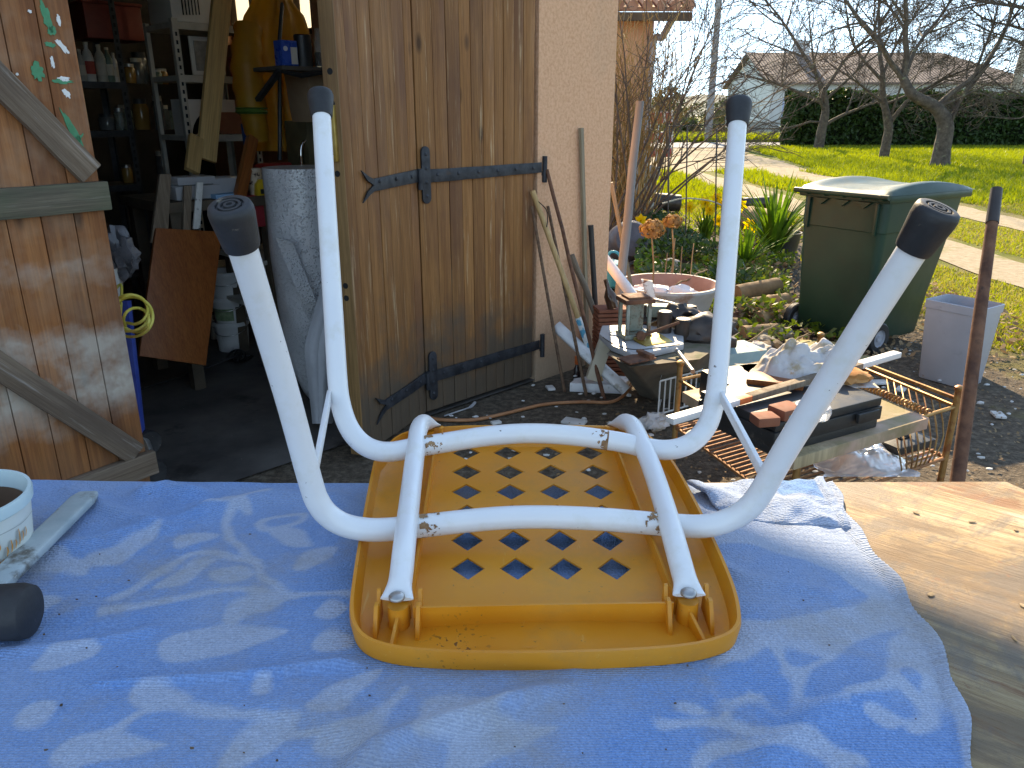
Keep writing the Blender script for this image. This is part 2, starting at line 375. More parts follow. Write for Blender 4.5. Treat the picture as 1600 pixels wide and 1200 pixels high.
M_IRON = pm('old_black_iron', (.018, .02, .025), (.05, .055, .065), rough=.55, scale=20, metal=.4, bump=.4, bs=90, spots=[((.07, .04, .025), 14, .62, .08)])
rdoor = thing('folding_door', 'brown weathered plank door leaf folded open beside pink wall', 'door', F(.0, .02))
ZB, ZTOP = .035, 2.26
def panel_boards(org, du, nrm, edges, parent, thick=.032, zb=ZB):
    for i in range(len(edges)-1):
        a, b = edges[i]+.0012, edges[i+1]-.0012; d = random.uniform(-.0018, .0018)
        M = Matrix.Identity(4); m = MB(); p = [(a, 0), (b, 0), (b, thick), (a, thick)]
        m.prism([org+du*u+nrm*(d-w)+Vector((0, 0, zb)) for u, w in p], (0, 0, ZTOP-zb))
        o = m.build('board', M_DOOR, parent, bevel=.003)
PW1 = .757; D2 = Vector((-.387, -.922, 0)).normalized(); N2 = Vector((-D2.y, D2.x, 0)); N2 = N2 if N2.y < 0 else -N2
o1 = F(.012, 0); o2 = F(PW1+.004, 0)
ed = [0]; ws = [.078, .066, .07, .06, .072, .074, .066, .079, .076, .104]
for w in ws: ed.append(ed[-1]+w*(PW1-.012)/sum(ws))
panel_boards(o1, A_, N_, ed, rdoor)
ed2 = [0]; ws = [.06, .085, .075, .07, .082, .078, .055]; PW2 = .553
for w in ws: ed2.append(ed2[-1]+w*PW2/sum(ws))
panel_boards(o2, D2, N2, ed2, rdoor)
m = MB(); e0 = o2+D2*(PW2+.001); m.prism([e0+N2*.003, e0+D2*.006+N2*.003, e0+D2*.006-N2*.062, e0-N2*.062], (0, 0, ZTOP-ZB)); 
for v in m.v: v.z += ZB
m.build('edge_strip', M_EDGE, rdoor, bevel=.002)
m = MB(); m.prism([e0-N2*.033-D2*.09, e0-N2*.033, e0-N2*.066, e0-N2*.066-D2*.09], (0, 0, ZTOP-ZB))
for v in m.v: v.z += ZB
m.build('inner_stile', M_EDGE, rdoor, bevel=.002)
M_BLACK = pm('black_hole', (.01, .01, .01), rough=.9)
for zz in (1.56, 1.45, 1.2, .77, .72):
    m = MB(); m.tube([e0+D2*.004-N2*.028+Vector((0, 0, zz)), e0+D2*.0075-N2*.028+Vector((0, 0, zz))], .012, 10); m.build('bolt_hole', M_BLACK, rdoor)
M_BRASS = pm('tarnished_brass', (.4, .27, .07), (.55, .4, .14), rough=.45, scale=20, metal=.8)
m = MB(); lk = e0+D2*.0085-N2*.03; m.box(lk+Vector((0, 0, 1.345)), (.03, .03, .2), Matrix.Rotation(math.atan2(D2.y, D2.x)+math.pi/2, 3, 'Z')); lock = m.build('lock_plate', M_BRASS, rdoor, bevel=.002)
m = MB(); b0 = lk+D2*.02
m.bar(b0+Vector((0, 0, 1.43))-D2*.02, b0+Vector((0, 0, 1.43))+D2*.05, .014, .014); m.bar(b0+Vector((0, 0, 1.26))-D2*.02, b0+Vector((0, 0, 1.26))+D2*.05, .014, .014); m.bar(b0+D2*.05+Vector((0, 0, 1.25)), b0+D2*.05+Vector((0, 0, 1.44)), .014, .012); m.build('latch_bracket', M_BRASS, lock, bevel=.002)
def strap_bar(p0, p1, nrm, w, name, taper=1.):
    d = (p1-p0).normalized(); up = Vector((0, 0, 1)); m = MB(); n = 10; rows = []
    for i in range(n+1):
        q = p0.lerp(p1, i/n); ww = w*(1+(taper-1)*i/n)/2
        wig = .0025*noise.noise(q*9)
        rows.append([q+up*(ww+wig)+nrm*.0005, q+up*(ww+wig)+nrm*.008, q-up*(ww-wig)+nrm*.008, q-up*(ww-wig)+nrm*.0005])
    m.add([p for r in rows for p in r], [(i*4+k, i*4+(k+1) % 4, (i+1)*4+(k+1) % 4, (i+1)*4+k) for i in range(n) for k in range(4)]+[(3, 2, 1, 0), tuple(n*4+k for k in range(4))])
    return m.build(name, M_IRON, rdoor, bevel=.0015)
for zz in (1.157, .215):
    h = Vector((0, 0, zz)); nn = N_*.004
    st = strap_bar(F(-.035, -.004, zz), F(PW1-.06, -.004, zz-.004), N_, .05, 'strap_hinge', 1.15)
    for k in range(6):
        c = F(.03+k*.125, -.0125, zz); mm = MB(); mm.lathe([(.008, 0), (.008, .002), (.004, .005)], Matrix((A_, Vector((0, 0, 1)), N_)).transposed(), 8, c); mm.build('rivet', M_IRON, st)
    mm = MB(); mm.tube([F(-.06, -.008, zz-.075), F(-.06, -.008, zz+.055)], .013, 10); mm.bar(F(-.06, .02, zz-.03), F(-.06, -.008, zz-.03), .03, .02); mm.build('hinge_pin', M_IRON, rdoor)
    p1 = o2+D2*.37+N2*.003+h-Vector((0, 0, .012)); p0 = o2+D2*.01+N2*.003+h
    st2 = strap_bar(p0, p1, N2, .055, 'strap_hinge', .9)
    mm = MB()
    for sg in (1, -1):                                  # fish-tail end
        pts = [p1+Vector((0, 0, .024*sg)), p1, p1+D2*.045+Vector((0, 0, .02*sg)), p1+D2*.085+Vector((0, 0, .062*sg)), p1+D2*.03+Vector((0, 0, .034*sg))]
        mm.prism([q+N2*.002 for q in pts], N2*.006)
    mm.build('fishtail', M_IRON, st2, smooth=False)
    for k in range(3):
        c = o2+D2*(.07+k*.13)+N2*.0125+h; mm = MB(); mm.lathe([(.008, 0), (.008, .002), (.004, .005)], Matrix((D2, Vector((0, 0, 1)), N2)).transposed(), 8, c); mm.build('rivet', M_IRON, st2)
    c0 = F(PW1-.035, -.006, zz); mm = MB(); pts = []
    for k in range(9): a = math.pi*k/8; pts.append((math.cos(a)*.024, .1+math.sin(a)*.024))
    for k in range(9): a = math.pi+math.pi*k/8; pts.append((math.cos(a)*.024, -.1+math.sin(a)*.024))
    mm.prism([c0+A_*u+Vector((0, 0, w)) for u, w in pts], N_*.009); pl = mm.build('hinge_plate', M_IRON, rdoor, bevel=.002)
    for dz in (.09, -.09, .03, -.03): mm = MB(); mm.lathe([(.008, 0), (.008, .002), (.004, .005)], Matrix((A_, Vector((0, 0, 1)), N_)).transposed(), 8, c0+Vector((0, 0, dz))+N_*.0085); mm.build('rivet', M_IRON, pl)
    mm = MB(); mm.tube([F(PW1+.003, -.016, zz-.06), F(PW1+.003, -.016, zz+.03)], .011, 10); mm.build('hinge_knuckle', M_IRON, pl)

# ------------------------------------------------------------------ left door: seen from its braced inner side
tl, _ = wood('left_door_board', (.24, .075, .024), (.43, .165, .055), dark=(.12, .048, .028), gs=18, rough=.6, rnd=.12)
bx, by, bz = tl.xyz(); base = tl.b.inputs['Base Color'].links[0].from_socket
nz = tl.noise(4.5, 5); zn = tl.math('ADD', bz, tl.math('MULTIPLY_ADD', nz, .34, -.17))
spray = tl.ramp(tl.math('MULTIPLY', zn, .5), [(.2, 0.), (.27, .75), (.35, .62), (.39, 0.), (.445, 0.), (.47, .3), (.49, 0.)])
spray = tl.math('MULTIPLY', spray, tl.ramp(tl.noise(7, 4), [(.38, .15), (.6, 1.)]))
c2 = tl.mix(spray, base, (.55, .51, .44))
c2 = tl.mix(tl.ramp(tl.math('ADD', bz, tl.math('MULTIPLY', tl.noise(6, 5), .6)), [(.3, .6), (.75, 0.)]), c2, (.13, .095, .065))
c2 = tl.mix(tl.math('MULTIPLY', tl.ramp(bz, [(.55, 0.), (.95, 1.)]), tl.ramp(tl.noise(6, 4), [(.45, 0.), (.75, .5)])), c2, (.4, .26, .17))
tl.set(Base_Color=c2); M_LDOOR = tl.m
tg, _ = wood('weathered_brace', (.15, .095, .06), (.3, .22, .16), dark=(.09, .06, .045), gs=30, rough=.75, rnd=.1, weather=((.36, .31, .27), .56)); M_BRACE = tg.m
tgr, _ = wood('green_stained_ledge', (.1, .085, .06), (.2, .16, .11), dark=(.07, .11, .055), gs=30, rough=.75, rnd=.05, weather=((.3, .28, .24), .6)); M_LEDGE = tgr.m
LJ = Vector((-1.337, 2.565, 0)); LD = Vector((-.6, -.8, 0)); LN = Vector((.8, -.6, 0))
ldoor = thing('braced_door', 'brown plank door leaf with diagonal braces and green stained ledge', 'door', LJ)
def LP(u, w, z): return LJ+LD*u+LN*w+Vector((0, 0, z))
for i in range(9):
    a = i*.098+.001; b = (i+1)*.098-.001; d = random.uniform(-.0015, .0015)
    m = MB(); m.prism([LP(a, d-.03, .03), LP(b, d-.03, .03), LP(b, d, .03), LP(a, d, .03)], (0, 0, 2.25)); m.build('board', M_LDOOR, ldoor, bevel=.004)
def ledge(name, u0, z0, u1, z1, w, th, mat, off=.0015):
    m = MB(); p0 = LP(u0, th/2+off, z0); p1 = LP(u1, th/2+off, z1); x = LN; d = (p1-p0).normalized(); y = d.cross(x); n = 12; rows = []
    for i in range(n+1):
        q = p0.lerp(p1, i/n); j = .003*noise.noise(q*7)
        rows.append([q+y*(w/2+j)-x*th/2, q+y*(w/2+j)+x*th/2, q-y*(w/2-j)+x*th/2, q-y*(w/2-j)-x*th/2])
    Mx = Matrix((x, y, d)).transposed().to_4x4(); Mx.translation = p0
    m.add([p for r in rows for p in r], [(i*4+k, i*4+(k+1) % 4, (i+1)*4+(k+1) % 4, (i+1)*4+k) for i in range(n) for k in range(4)]+[(3, 2, 1, 0), tuple(n*4+k for k in range(4))])
    inv = Mx.inverted(); m.v = [inv @ p for p in m.v]
    o = m.build(name, mat, ldoor, local=True, bevel=.004); o.matrix_local = WM[ldoor].inverted() @ Mx; WM[o] = Mx; return o
ledge('ledge', -.012, 1.163, .88, 1.163, .09, .032, M_LEDGE); ledge('ledge', -.02, .212, .88, .19, .088, .032, M_BRACE)
ledge('brace', .045, .262, .75, 1.095, .08, .03, M_BRACE, .002); ledge('brace', .03, 1.235, .75, 2.15, .082, .03, M_BRACE, .002)
M_GREENP = pm('green_paint', (.02, .2, .09), (.03, .27, .13), rough=.5, scale=30); M_WHITEP = pm('flaking_white_paint', (.7, .7, .68), (.8, .8, .78), rough=.6)
def paint(px, py, pts, mat):
    d = ray(px, py); o = Vector((0, 0, EYE)); tt = (LP(0, .0035, 0)-o).dot(LN)/d.dot(LN); c = o+d*tt
    m = MB(); m.prism([c+LD*(-x*.0026)+Vector((0, 0, -y*.0024)) for x, y in pts], LN*-.003); m.build('paint_mark', mat, ldoor, smooth=False)
def brush(px, py, L, w, ang, mat, seed=0):
    pts = []; rs = random.Random(seed+px)
    for k in range(22):
        a = 2*math.pi*k/22; r = 1+.3*rs.uniform(-1, 1); x = math.cos(a)*w*r; y = math.sin(a)*L*r
        c, s = math.cos(ang), math.sin(ang); pts.append((x*c-y*s, x*s+y*c))
    paint(px, py, pts, mat)
brush(73, 28, 17, 4.5, -.15, M_GREENP); brush(81, 48, 5, 5, 0, M_GREENP); brush(59, 112, 10, 6, 0, M_GREENP); brush(96, 127, 3, 12, 0, M_GREENP); brush(112, 200, 22, 4, -.35, M_GREENP); brush(118, 225, 16, 3.5, .6, M_GREENP); brush(79, 70, 3, 6, .2, M_GREENP)
brush(97, 72, 10, 3, -.6, M_WHITEP); brush(82, 96, 7, 2, 0, M_WHITEP); brush(100, 123, 3, 6, 0, M_WHITEP); brush(104, 146, 6, 3, -.5, M_WHITEP); brush(123, 228, 5, 2.5, -.3, M_WHITEP); brush(92, 31, 6, 2, 0, M_WHITEP); brush(47, 18, 2, 2, 0, M_WHITEP); brush(27, 116, 1.5, 1.5, 0, M_WHITEP)
# ------------------------------------------------------------------ work table
t = NT('worn_plywood'); x, y, z = t.xyz()
rt = t.map((1, 1, 1), rot=(0, 0, R(-52)))
g = t.noise(9, 6, t.map((1, .07, 1), rt), .6, .8); fine = t.noise(170, 6, t.map((1, .03, 1), rt), .8)
col = t.ramp(g, [(.3, (.24, .15, .07)), (.5, (.37, .25, .125)), (.7, (.48, .37, .22))])
col = t.mix(t.ramp(fine, [(.38, .75), (.56, 0.)]), col, (.2, .115, .05))
w1 = t.noise(5, 8, t.map((1, .35, 1), rt), .7, 1.5)
col = t.mix(t.ramp(w1, [(.48, 0.), (.56, .8)]), col, (.17, .12, .08))           # dark worn patches
col = t.mix(t.ramp(t.noise(9, 7, t.map((1, .25, 1), rt), .7, .5), [(.58, 0.), (.62, .85)]), col, (.2, .08, .03))
col = t.mix(t.ramp(t.noise(2.6, 9, rt, .75, 1.2), [(.48, 0.), (.56, .75)]), col, (.15, .12, .095))
sc = t.ramp(t.noise(260, 5, t.map((1, .012, 1), t.map((1, 1, 1), rot=(0, 0, R(18)))), .75), [(.66, 0.), (.7, .6)]); col = t.mix(sc, col, (.1, .06, .035))
col = t.mix(t.ramp(t.noise(55, 6, rt, .7), [(.64, 0.), (.68, .7)]), col, (.23, .1, .045))
col = t.mix(t.ramp(t.noise(14, 6, t.map((1, .2, 1), rt), .6), [(.62, 0.), (.7, .6)]), col, (.6, .55, .45))
col = t.mix(t.ramp(t.noise(18, 9, t.map((1, .4, 1), rt), .8, .8), [(.52, 0.), (.57, .65)]), col, (.2, .13, .075))
t.set(Base_Color=col, Roughness=t.ramp(w1, [(.4, .5), (.6, .8)]), Specular_IOR_Level=.35); t.bump(t.math('ADD', g, t.math('MULTIPLY', fine, 1.5)), .7, .003); M_PLY = t.m
M_LEGW = pm('rough_pine', (.3, .2, .1), (.45, .32, .18), rough=.8, scale=5, st=(4, 4, .5), bump=.3)
table = thing('work_table', 'worn plywood work table in the foreground under blue towel', 'table', (-.1, .65, 0))
cR = Dr(1572, 752, TABLE_DROP); yb = cR.y
m = MB(); pts = [(-1.25, yb-.012), (cR.x, yb), (cR.x+.30, yb-.7), (-1.25, .25)]
m.prism([Vector((a, b, ZT-.022)) for a, b in pts], (0, 0, .022)); m.build('table_top', M_PLY, table, bevel=.002)
m = MB(); m.box((-.1, yb-.08, ZT-.062), (1.9, .03, .078)); m.box((-.1, .34, ZT-.062), (1.7, .03, .078)); m.build('apron', M_LEGW, table, bevel=.003)
for a, b in ((-1.0, yb-.13), (.75, yb-.13), (-1.0, .36), (.72, .36)):
    m = MB(); m.box((a, b, (ZT-.022)/2), (.07, .06, ZT-.024)); m.build('leg', M_LEGW, table, bevel=.004)
# shavings and flakes of veneer lying on the board
M_FLAKE = pm('wood_shavings', (.55, .38, .2), (.7, .55, .36), rough=.7, rnd=.2, trans=.4)
m = MB(); rs = random.Random(3)
for k in range(16):
    q = Dr(rs.uniform(1350, 1620), rs.uniform(790, 1190), TABLE_DROP)
    ex = 1335+(q.y < .85)*150
    if q.x < .36+(.98-q.y)*.42: continue
    a = rs.uniform(0, 6.28); L = rs.uniform(.003, .006); w = L*rs.uniform(.25, .7); ring = []
    for j in range(9):
        b = 2*math.pi*j/9; ring.append(q+Vector((math.cos(a)*L*math.cos(b)-math.sin(a)*w*math.sin(b), math.sin(a)*L*math.cos(b)+math.cos(a)*w*math.sin(b), .0006+.0006*abs(math.cos(b)))))
    m.prism(ring, (0, 0, .0008))
tag(m.build('wood_shavings', M_FLAKE, smooth=False), 'curled wood shavings and veneer flakes scattered on bare plywood', 'shavings', kind='stuff')

# ------------------------------------------------------------------ towel with woven leaf pattern
edge_px = [(1305, 752), (1318, 790), (1345, 840), (1400, 905), (1450, 975), (1486, 1040), (1510, 1120), (1530, 1215), (1545, 1300)]
edge_w = [Dr(a, b, TABLE_DROP-.006) for a, b in edge_px]
ey = np.array([p.y for p in edge_w][::-1]); ex = np.array([p.x for p in edge_w][::-1])
TY0, TY1, TX0 = .40, yb+.012, -1.15
ny, nx = 190, 460
YY = np.linspace(TY0, TY1, ny); XR = np.interp(YY, ey, ex)
uu = np.linspace(0, 1, nx); X = TX0+(XR[:, None]-TX0)*uu[None, :]; Y = np.repeat(YY[:, None], nx, 1)
X = X+.004*np.sin(Y*60)*uu[None, :]**8
def seg_d(X, Y, a, b):
    ax, ay, bx, by = a.x, a.y, b.x, b.y; dx, dy = bx-ax, by-ay; L2 = dx*dx+dy*dy
    k = np.clip(((X-ax)*dx+(Y-ay)*dy)/L2, 0, 1); px, py = ax+k*dx, ay+k*dy
    side = ((X-ax)*dy-(Y-ay)*dx)/math.sqrt(L2); return np.hypot(X-px, Y-py), side, k
Zt = np.zeros_like(X)
Tp = lambda a, b: Dr(a, b, TABLE_DROP-.005)
def ridge(pts, h, w, step=0.):
    global Zt
    q = [Tp(*p) for p in pts]; best = None
    for a, b in zip(q[:-1], q[1:]):
        d, s, k = seg_d(X, Y, a, b)
        best = d if best is None else np.minimum(best, d)
    Zt = Zt+1.6*h*np.exp(-(best/w)**2)
ridge([(150, 1068), (330, 1060), (545, 1040), (700, 1062), (900, 1050)], .006, .008); ridge([(150, 1080), (330, 1070), (545, 1050)], -.004, .010)
ridge([(560, 1195), (640, 1150), (760, 1115), (900, 1060)], .008, .012); ridge([(0, 1020), (120, 1005), (230, 985)], .005, .012)
ridge([(0, 870), (140, 850), (330, 800)], .004, .015); ridge([(330, 800), (420, 775), (520, 780)], .007, .02); ridge([(110, 770), (170, 800), (260, 830)], .005, .012)
ridge([(230, 775), (260, 768), (300, 775)], .010, .018); ridge([(900, 1050), (1000, 1045), (1130, 1010)], .005, .012); ridge([(1100, 870), (1160, 905), (1300, 930)], .003, .012)
ridge([(1200, 1180), (1300, 1100), (1420, 1060)], .004, .016); ridge([(420, 1100), (520, 1130), (640, 1200)], .004, .016)
gx, gy = X*9, Y*9
for i in range(ny):
    for j in range(0, nx):
        pass
nzv = np.zeros_like(X)
rs = np.random.RandomState(5)
for k in range(26):                                      # soft random rumpling
    f = rs.uniform(6, 38); a = rs.uniform(0, 6.28); ph = rs.uniform(0, 6.28); nzv += np.sin((X*math.cos(a)+Y*math.sin(a))*f+ph+1.3*np.sin(X*7+Y*5+k))/f
Zt += .011*nzv
edge_u = (XR[:, None]-X)
Zt += .003*np.exp(-(edge_u/.012)**2)                    # thick hem
Zt -= .0028*np.exp(-((edge_u-.016)/.0022)**2)
Zt += .0012*np.sin(Y*900)*np.exp(-(edge_u/.010)**2)
inseat = np.clip((.20-np.abs(X-.03))/.03, 0, 1)*np.clip((Y-.565)/.03, 0, 1); Zt = Zt*(1-.9*inseat)
Zt = np.maximum(Zt, -.001)+ZT+.0045
over = np.clip(Y-(yb-.012), 0, None); Zt = Zt-over*1.6          # drops over the far edge
# woven pattern (1 = pale)
X0, Y0 = X, Y; X = X0+.006*np.sin(Y0*41+3*np.sin(X0*17))+.003*np.sin(X0*95+Y0*70); Y = Y0+.005*np.sin(X0*37+2*np.sin(Y0*23))+.003*np.sin(Y0*110-X0*60)
pat = np.zeros_like(X); inv = np.zeros_like(X)
def leaf(c, L, w, tip, val=1., arr='p'):
    global pat
    a = Tp(*c); b = Tp(*tip); d = b-a; n = max(d.length, 1e-4); ux, uy = d.x/n, d.y/n
    q = (X-a.x)*ux+(Y-a.y)*uy; r = -(X-a.x)*uy+(Y-a.y)*ux; s = np.clip(q/n, 0, 1)
    prof = w*np.sin(math.pi*s**.8)**.8; inside = (q > 0) & (q < n)
    k = np.clip((prof-np.abs(r))/.009+.5, 0, 1)*inside
    pat = pat*(1-k)+val*k
def stem(pts, w, val=1.):
    global pat
    q = spline([Tp(*p) for p in pts], 5); best = None
    for a, b in zip(q[:-1], q[1:]):
        d, s, k = seg_d(X, Y, a, b); best = d if best is None else np.minimum(best, d)
    k = np.clip((w-best)/.008+.5, 0, 1); pat = pat*(1-k)+val*k
def oval(c, rx, ry, val=1., ang=0., soft=.006):
    global pat
    a = Tp(*c); ca, sa = math.cos(ang), math.sin(ang); q = (X-a.x)*ca+(Y-a.y)*sa; r = -(X-a.x)*sa+(Y-a.y)*ca
    d = (1-np.sqrt((q/rx)**2+(r/ry)**2))*min(rx, ry); k = np.clip(d/soft+.5, 0, 1); pat = pat*(1-k)+val*k
# pale scrolls on the blue left half
stem([(190, 930), (250, 890), (320, 872), (395, 880)], .007); stem([(170, 950), (260, 935), (370, 925), (470, 930)], .006)
stem([(395, 880), (352, 830), (365, 795), (410, 775)], .007); stem([(395, 880), (420, 905), (470, 925), (560, 935)], .006)
for c, tp, w in (((240, 915), (345, 880), .018), ((335, 905), (400, 900), .016), ((300, 800), (372, 785), .018), ((400, 800), (345, 780), .014), ((270, 860), (340, 838), .016), ((120, 890), (260, 830), .02), ((380, 950), (470, 925), .016), ((250, 1005), (440, 992), .03), ((350, 975), (400, 930), .014), ((455, 890), (520, 860), .018), ((480, 960), (545, 955), .02), ((200, 1075), (310, 1090), .018), ((395, 1085), (440, 1060), .012), ((330, 1195), (470, 1120), .022), ((90, 1100), (30, 1130), .018), ((60, 870), (130, 900), .02), ((40, 1040), (150, 1010), .022), ((470, 1110), (590, 1050), .02), ((80, 1180), (260, 1160), .018), ((500, 1180), (620, 1110), .018), ((640, 1150), (800, 1090), .024), ((680, 1195), (860, 1130), .024), ((430, 820), (480, 860), .018), ((20, 960), (100, 940), .02), ((500, 1010), (560, 990), .018)):
    leaf(c, 1, w, tp)
oval((440, 815), .035, .022, 1, .3); oval((445, 815), .02, .011, 0, .3)
stem([(120, 1200), (180, 1130), (260, 1100), (360, 1110)], .006); stem([(360, 1110), (450, 1150), (560, 1140), (640, 1080)], .006)
# right side: pale ground with blue motifs
edgepale = np.clip((X-(.175+.12*(Y-.6)))/.03, 0, 1)*np.clip((Y-.545)/.03, 0, 1); pat = np.maximum(pat, edgepale)
leaf((1020, 890), 1, .075, (1358, 930), 0.); oval((1245, 908), .06, .042, 0.); oval((1120, 890), .06, .045, 0)
for c, tp, w in (((1040, 1100), (1030, 1065), .016), ((1090, 1110), (1062, 1045), .016), ((1120, 1080), (1155, 1040), .018), ((1180, 1085), (1195, 1020), .018), ((1230, 1110), (1215, 1055), .016), ((1140, 1120), (1230, 1130), .02), ((1270, 1095), (1400, 980), .022), ((1225, 1035), (1270, 1025), .012), ((1405, 1060), (1445, 1070), .016), ((1340, 1110), (1440, 1110), .03), ((1410, 1180), (1490, 1120), .025), ((1250, 1190), (1340, 1130), .02)): leaf(c, 1, w, tp, 0.)
pat2 = np.clip((.565-Y)/.02, 0, 1)*np.clip((X-.05)/.05, 0, 1)
stem([(1030, 1135), (1120, 1128), (1200, 1135)], .008, 1); stem([(1090, 1195), (1150, 1165), (1250, 1160), (1330, 1185)], .009, 1); stem([(1210, 1135), (1260, 1150), (1300, 1195)], .008, 1)
stem([(1340, 1085), (1390, 1070), (1430, 1100), (1445, 1140)], .008, 1); leaf((1360, 1120), 1, .014, (1430, 1125), 1); leaf((1120, 1110), 1, .01, (1150, 1125), 1); leaf((1050, 1095), 1, .01, (1095, 1110), 1)
pat = np.clip(pat+np.clip((.012-edge_u)/.004, 0, 1), 0, 1)
X, Y = X0, Y0
V = np.stack([X, Y, Zt], -1).reshape(-1, 3); idx = np.arange(ny*nx).reshape(ny, nx)
Fq = np.stack([idx[:-1, :-1], idx[:-1, 1:], idx[1:, 1:], idx[1:, :-1]], -1).reshape(-1, 4)
t = NT('terry_towel'); at = t.n.new('ShaderNodeAttribute'); at.attribute_name = 'weave'; pv = at.outputs['Fac']
n1 = t.noise(420, 3); vr = t.voro(330); n2 = t.noise(3.2, 6, rough=.65); n3 = t.noise(24, 6, rough=.7)
pk = t.ramp(t.math('ADD', pv, t.math('MULTIPLY_ADD', n3, .5, -.25)), [(.15, 0.), (.95, .68)])
blue = t.ramp(n1, [(.3, (.085, .245, .54)), (.7, (.18, .39, .74))]); pale = t.ramp(n1, [(.3, (.4, .46, .57)), (.7, (.62, .68, .77))])
col = t.mix(pk, blue, pale); col = t.mix(t.ramp(n2, [(.4, 0.), (.66, .5)]), col, (.4, .44, .5))
col = t.mix(t.ramp(t.noise(6, 7, rough=.7), [(.5, 0.), (.68, .6)]), col, (.34, .3, .25))
col = t.mix(t.ramp(t.noise(75, 4, rough=.6), [(.71, 0.), (.74, .5)]), col, (.12, .1, .09))
wv = t.n.new('ShaderNodeTexWave'); wv.bands_direction = 'Y'; wv.inputs['Scale'].default_value = 110; wv.inputs['Distortion'].default_value = 2.2; wv.inputs['Detail'].default_value = 3; wv.inputs['Detail Scale'].default_value = 3; t.lk(t.co, wv.inputs[0])
col = t.mix(t.math('MULTIPLY', t.ramp(wv.outputs['Fac'], [(.2, 1.), (.6, 0.)]), .2), col, (.1, .15, .28))
t.set(Base_Color=col, Roughness=1., Specular_IOR_Level=.05, Sheen_Weight=.25); t.bump(t.math('ADD', t.math('ADD', vr, t.math('MULTIPLY', wv.outputs['Fac'], .6)), t.math('MULTIPLY', n3, 1.2)), .8, .0022); M_TERRY = t.m
towel = np_mesh('towel', V, Fq, M_TERRY); at = towel.data.attributes.new('weave', 'FLOAT', 'POINT'); at.data.foreach_set('value', pat.astype(np.float32).ravel())
towel.data.polygons.foreach_set('use_smooth', [True]*len(Fq)); sm = towel.modifiers.new('thickness', 'SOLIDIFY'); sm.thickness = .004; sm.offset = -1
tag(towel, 'faded blue terry towel with pale leaf pattern spread over the table', 'towel')
# folded-back corner of the towel
q00, q01, q11, q10 = (1070, 765), (1283, 757), (1332, 838), (1060, 790)
rows = []; n = 46
cz = []
for i in range(n):
    r = []
    for j in range(n):
        u, v = j/(n-1), i/(n-1)
        a = Tp(1072, 762).lerp(Tp(1284, 758), u); b = Tp(1120, 800).lerp(Tp(1334, 838), u); p = a.lerp(b, v)
        hh = .005+.007*math.sin(math.pi*min(1, v*1.1))*(.6+.4*math.sin(u*9+v*3))+.006*noise.noise(p*28)+.004*noise.noise(p*60)
        if v > .93: hh *= (1-v)/.07*.7+.3
        if u > .95: hh += .003
        p.z = ZT+.008+hh; p.y -= .01*math.sin(u*5)*v; r.append(p)
    rows.append(r)
fc = MB().sheet(rows).build('folded_corner', M_TERRY, towel)
at = fc.data.attributes.new('weave', 'FLOAT', 'POINT'); at.data.foreach_set('value', [1. if not (.62 < k % n/(n-1) < .93 and k//n/(n-1) < .45) else .0 for k in range(n*n)])
sm = fc.modifiers.new('thickness', 'SOLIDIFY'); sm.thickness = .006; sm.offset = -1
# crumbs on the towel
M_CRUMB = pm('dark_crumbs', (.05, .03, .02), (.15, .09, .05), rough=.9, rnd=.2)
m = MB(); rs = random.Random(9)
for k in range(60):
    q = Dr(rs.uniform(60, 1450), rs.uniform(790, 1190), TABLE_DROP-.007)
    if q.x > np.interp(q.y, ey, ex)-.03: continue
    s_ = rs.uniform(.0005, .0012); m.blob(q, (s_*rs.uniform(1, 2.2), s_, s_), k, .4, 2, 1)
tag(m.build('crumbs', M_CRUMB), 'tiny dark crumbs and bits of dirt strewn on the towel', 'crumbs', kind='stuff')

# ------------------------------------------------------------------ upturned stool
t = NT('yellow_plastic'); n1 = t.noise(5, 5); col = t.ramp(n1, [(.3, (.68, .225, .012)), (.7, (.78, .295, .02))])
col = t.mix(t.ramp(t.noise(3, 6, rough=.7), [(.55, 0.), (.8, .4)]), col, (.5, .24, .05)); col = t.mix(t.ramp(t.noise(140, 3), [(.7, 0.), (.73, .6)]), col, (.2, .09, .03))
col = t.mix(t.ramp(t.noise(9, 8, rough=.75), [(.5, 0.), (.72, .45)]), col, (.4, .2, .06)); col = t.mix(t.ramp(t.noise(120, 4, t.map((1, .06, 1), rot=(0, 0, .4)), .7), [(.66, 0.), (.69, .35)]), col, (.8, .5, .15))
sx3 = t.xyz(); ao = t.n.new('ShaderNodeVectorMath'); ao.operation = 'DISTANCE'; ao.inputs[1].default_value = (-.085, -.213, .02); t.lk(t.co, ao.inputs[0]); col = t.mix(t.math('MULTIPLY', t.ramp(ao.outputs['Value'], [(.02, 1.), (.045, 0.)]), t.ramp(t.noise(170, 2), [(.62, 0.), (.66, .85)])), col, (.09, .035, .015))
t.set(Base_Color=col, Roughness=t.ramp(t.noise(20, 4), [(.3, .36), (.7, .52)]), Subsurface_Weight=.05, Specular_IOR_Level=.45); t.b.inputs['Subsurface Radius'].default_value = (.01, .004, .001)
t.bump(t.noise(260, 3), .12, .0006); M_YEL = t.m
t = NT('chipped_white_enamel'); n1 = t.noise(9, 5); col = t.ramp(n1, [(.3, (.74, .745, .76)), (.7, (.8, .8, .79))])
col = t.mix(t.ramp(t.noise(16, 6, rough=.7), [(.52, 0.), (.72, .5)]), col, (.62, .58, .46))
col = t.mix(t.ramp(t.noise(70, 4, rough=.7), [(.7, 0.), (.725, 1.)]), col, (.09, .05, .035)); t.set(Base_Color=col, Roughness=.3, Specular_IOR_Level=.5); t.bump(t.noise(60, 3), .05, .001); M_ENAM = t.m
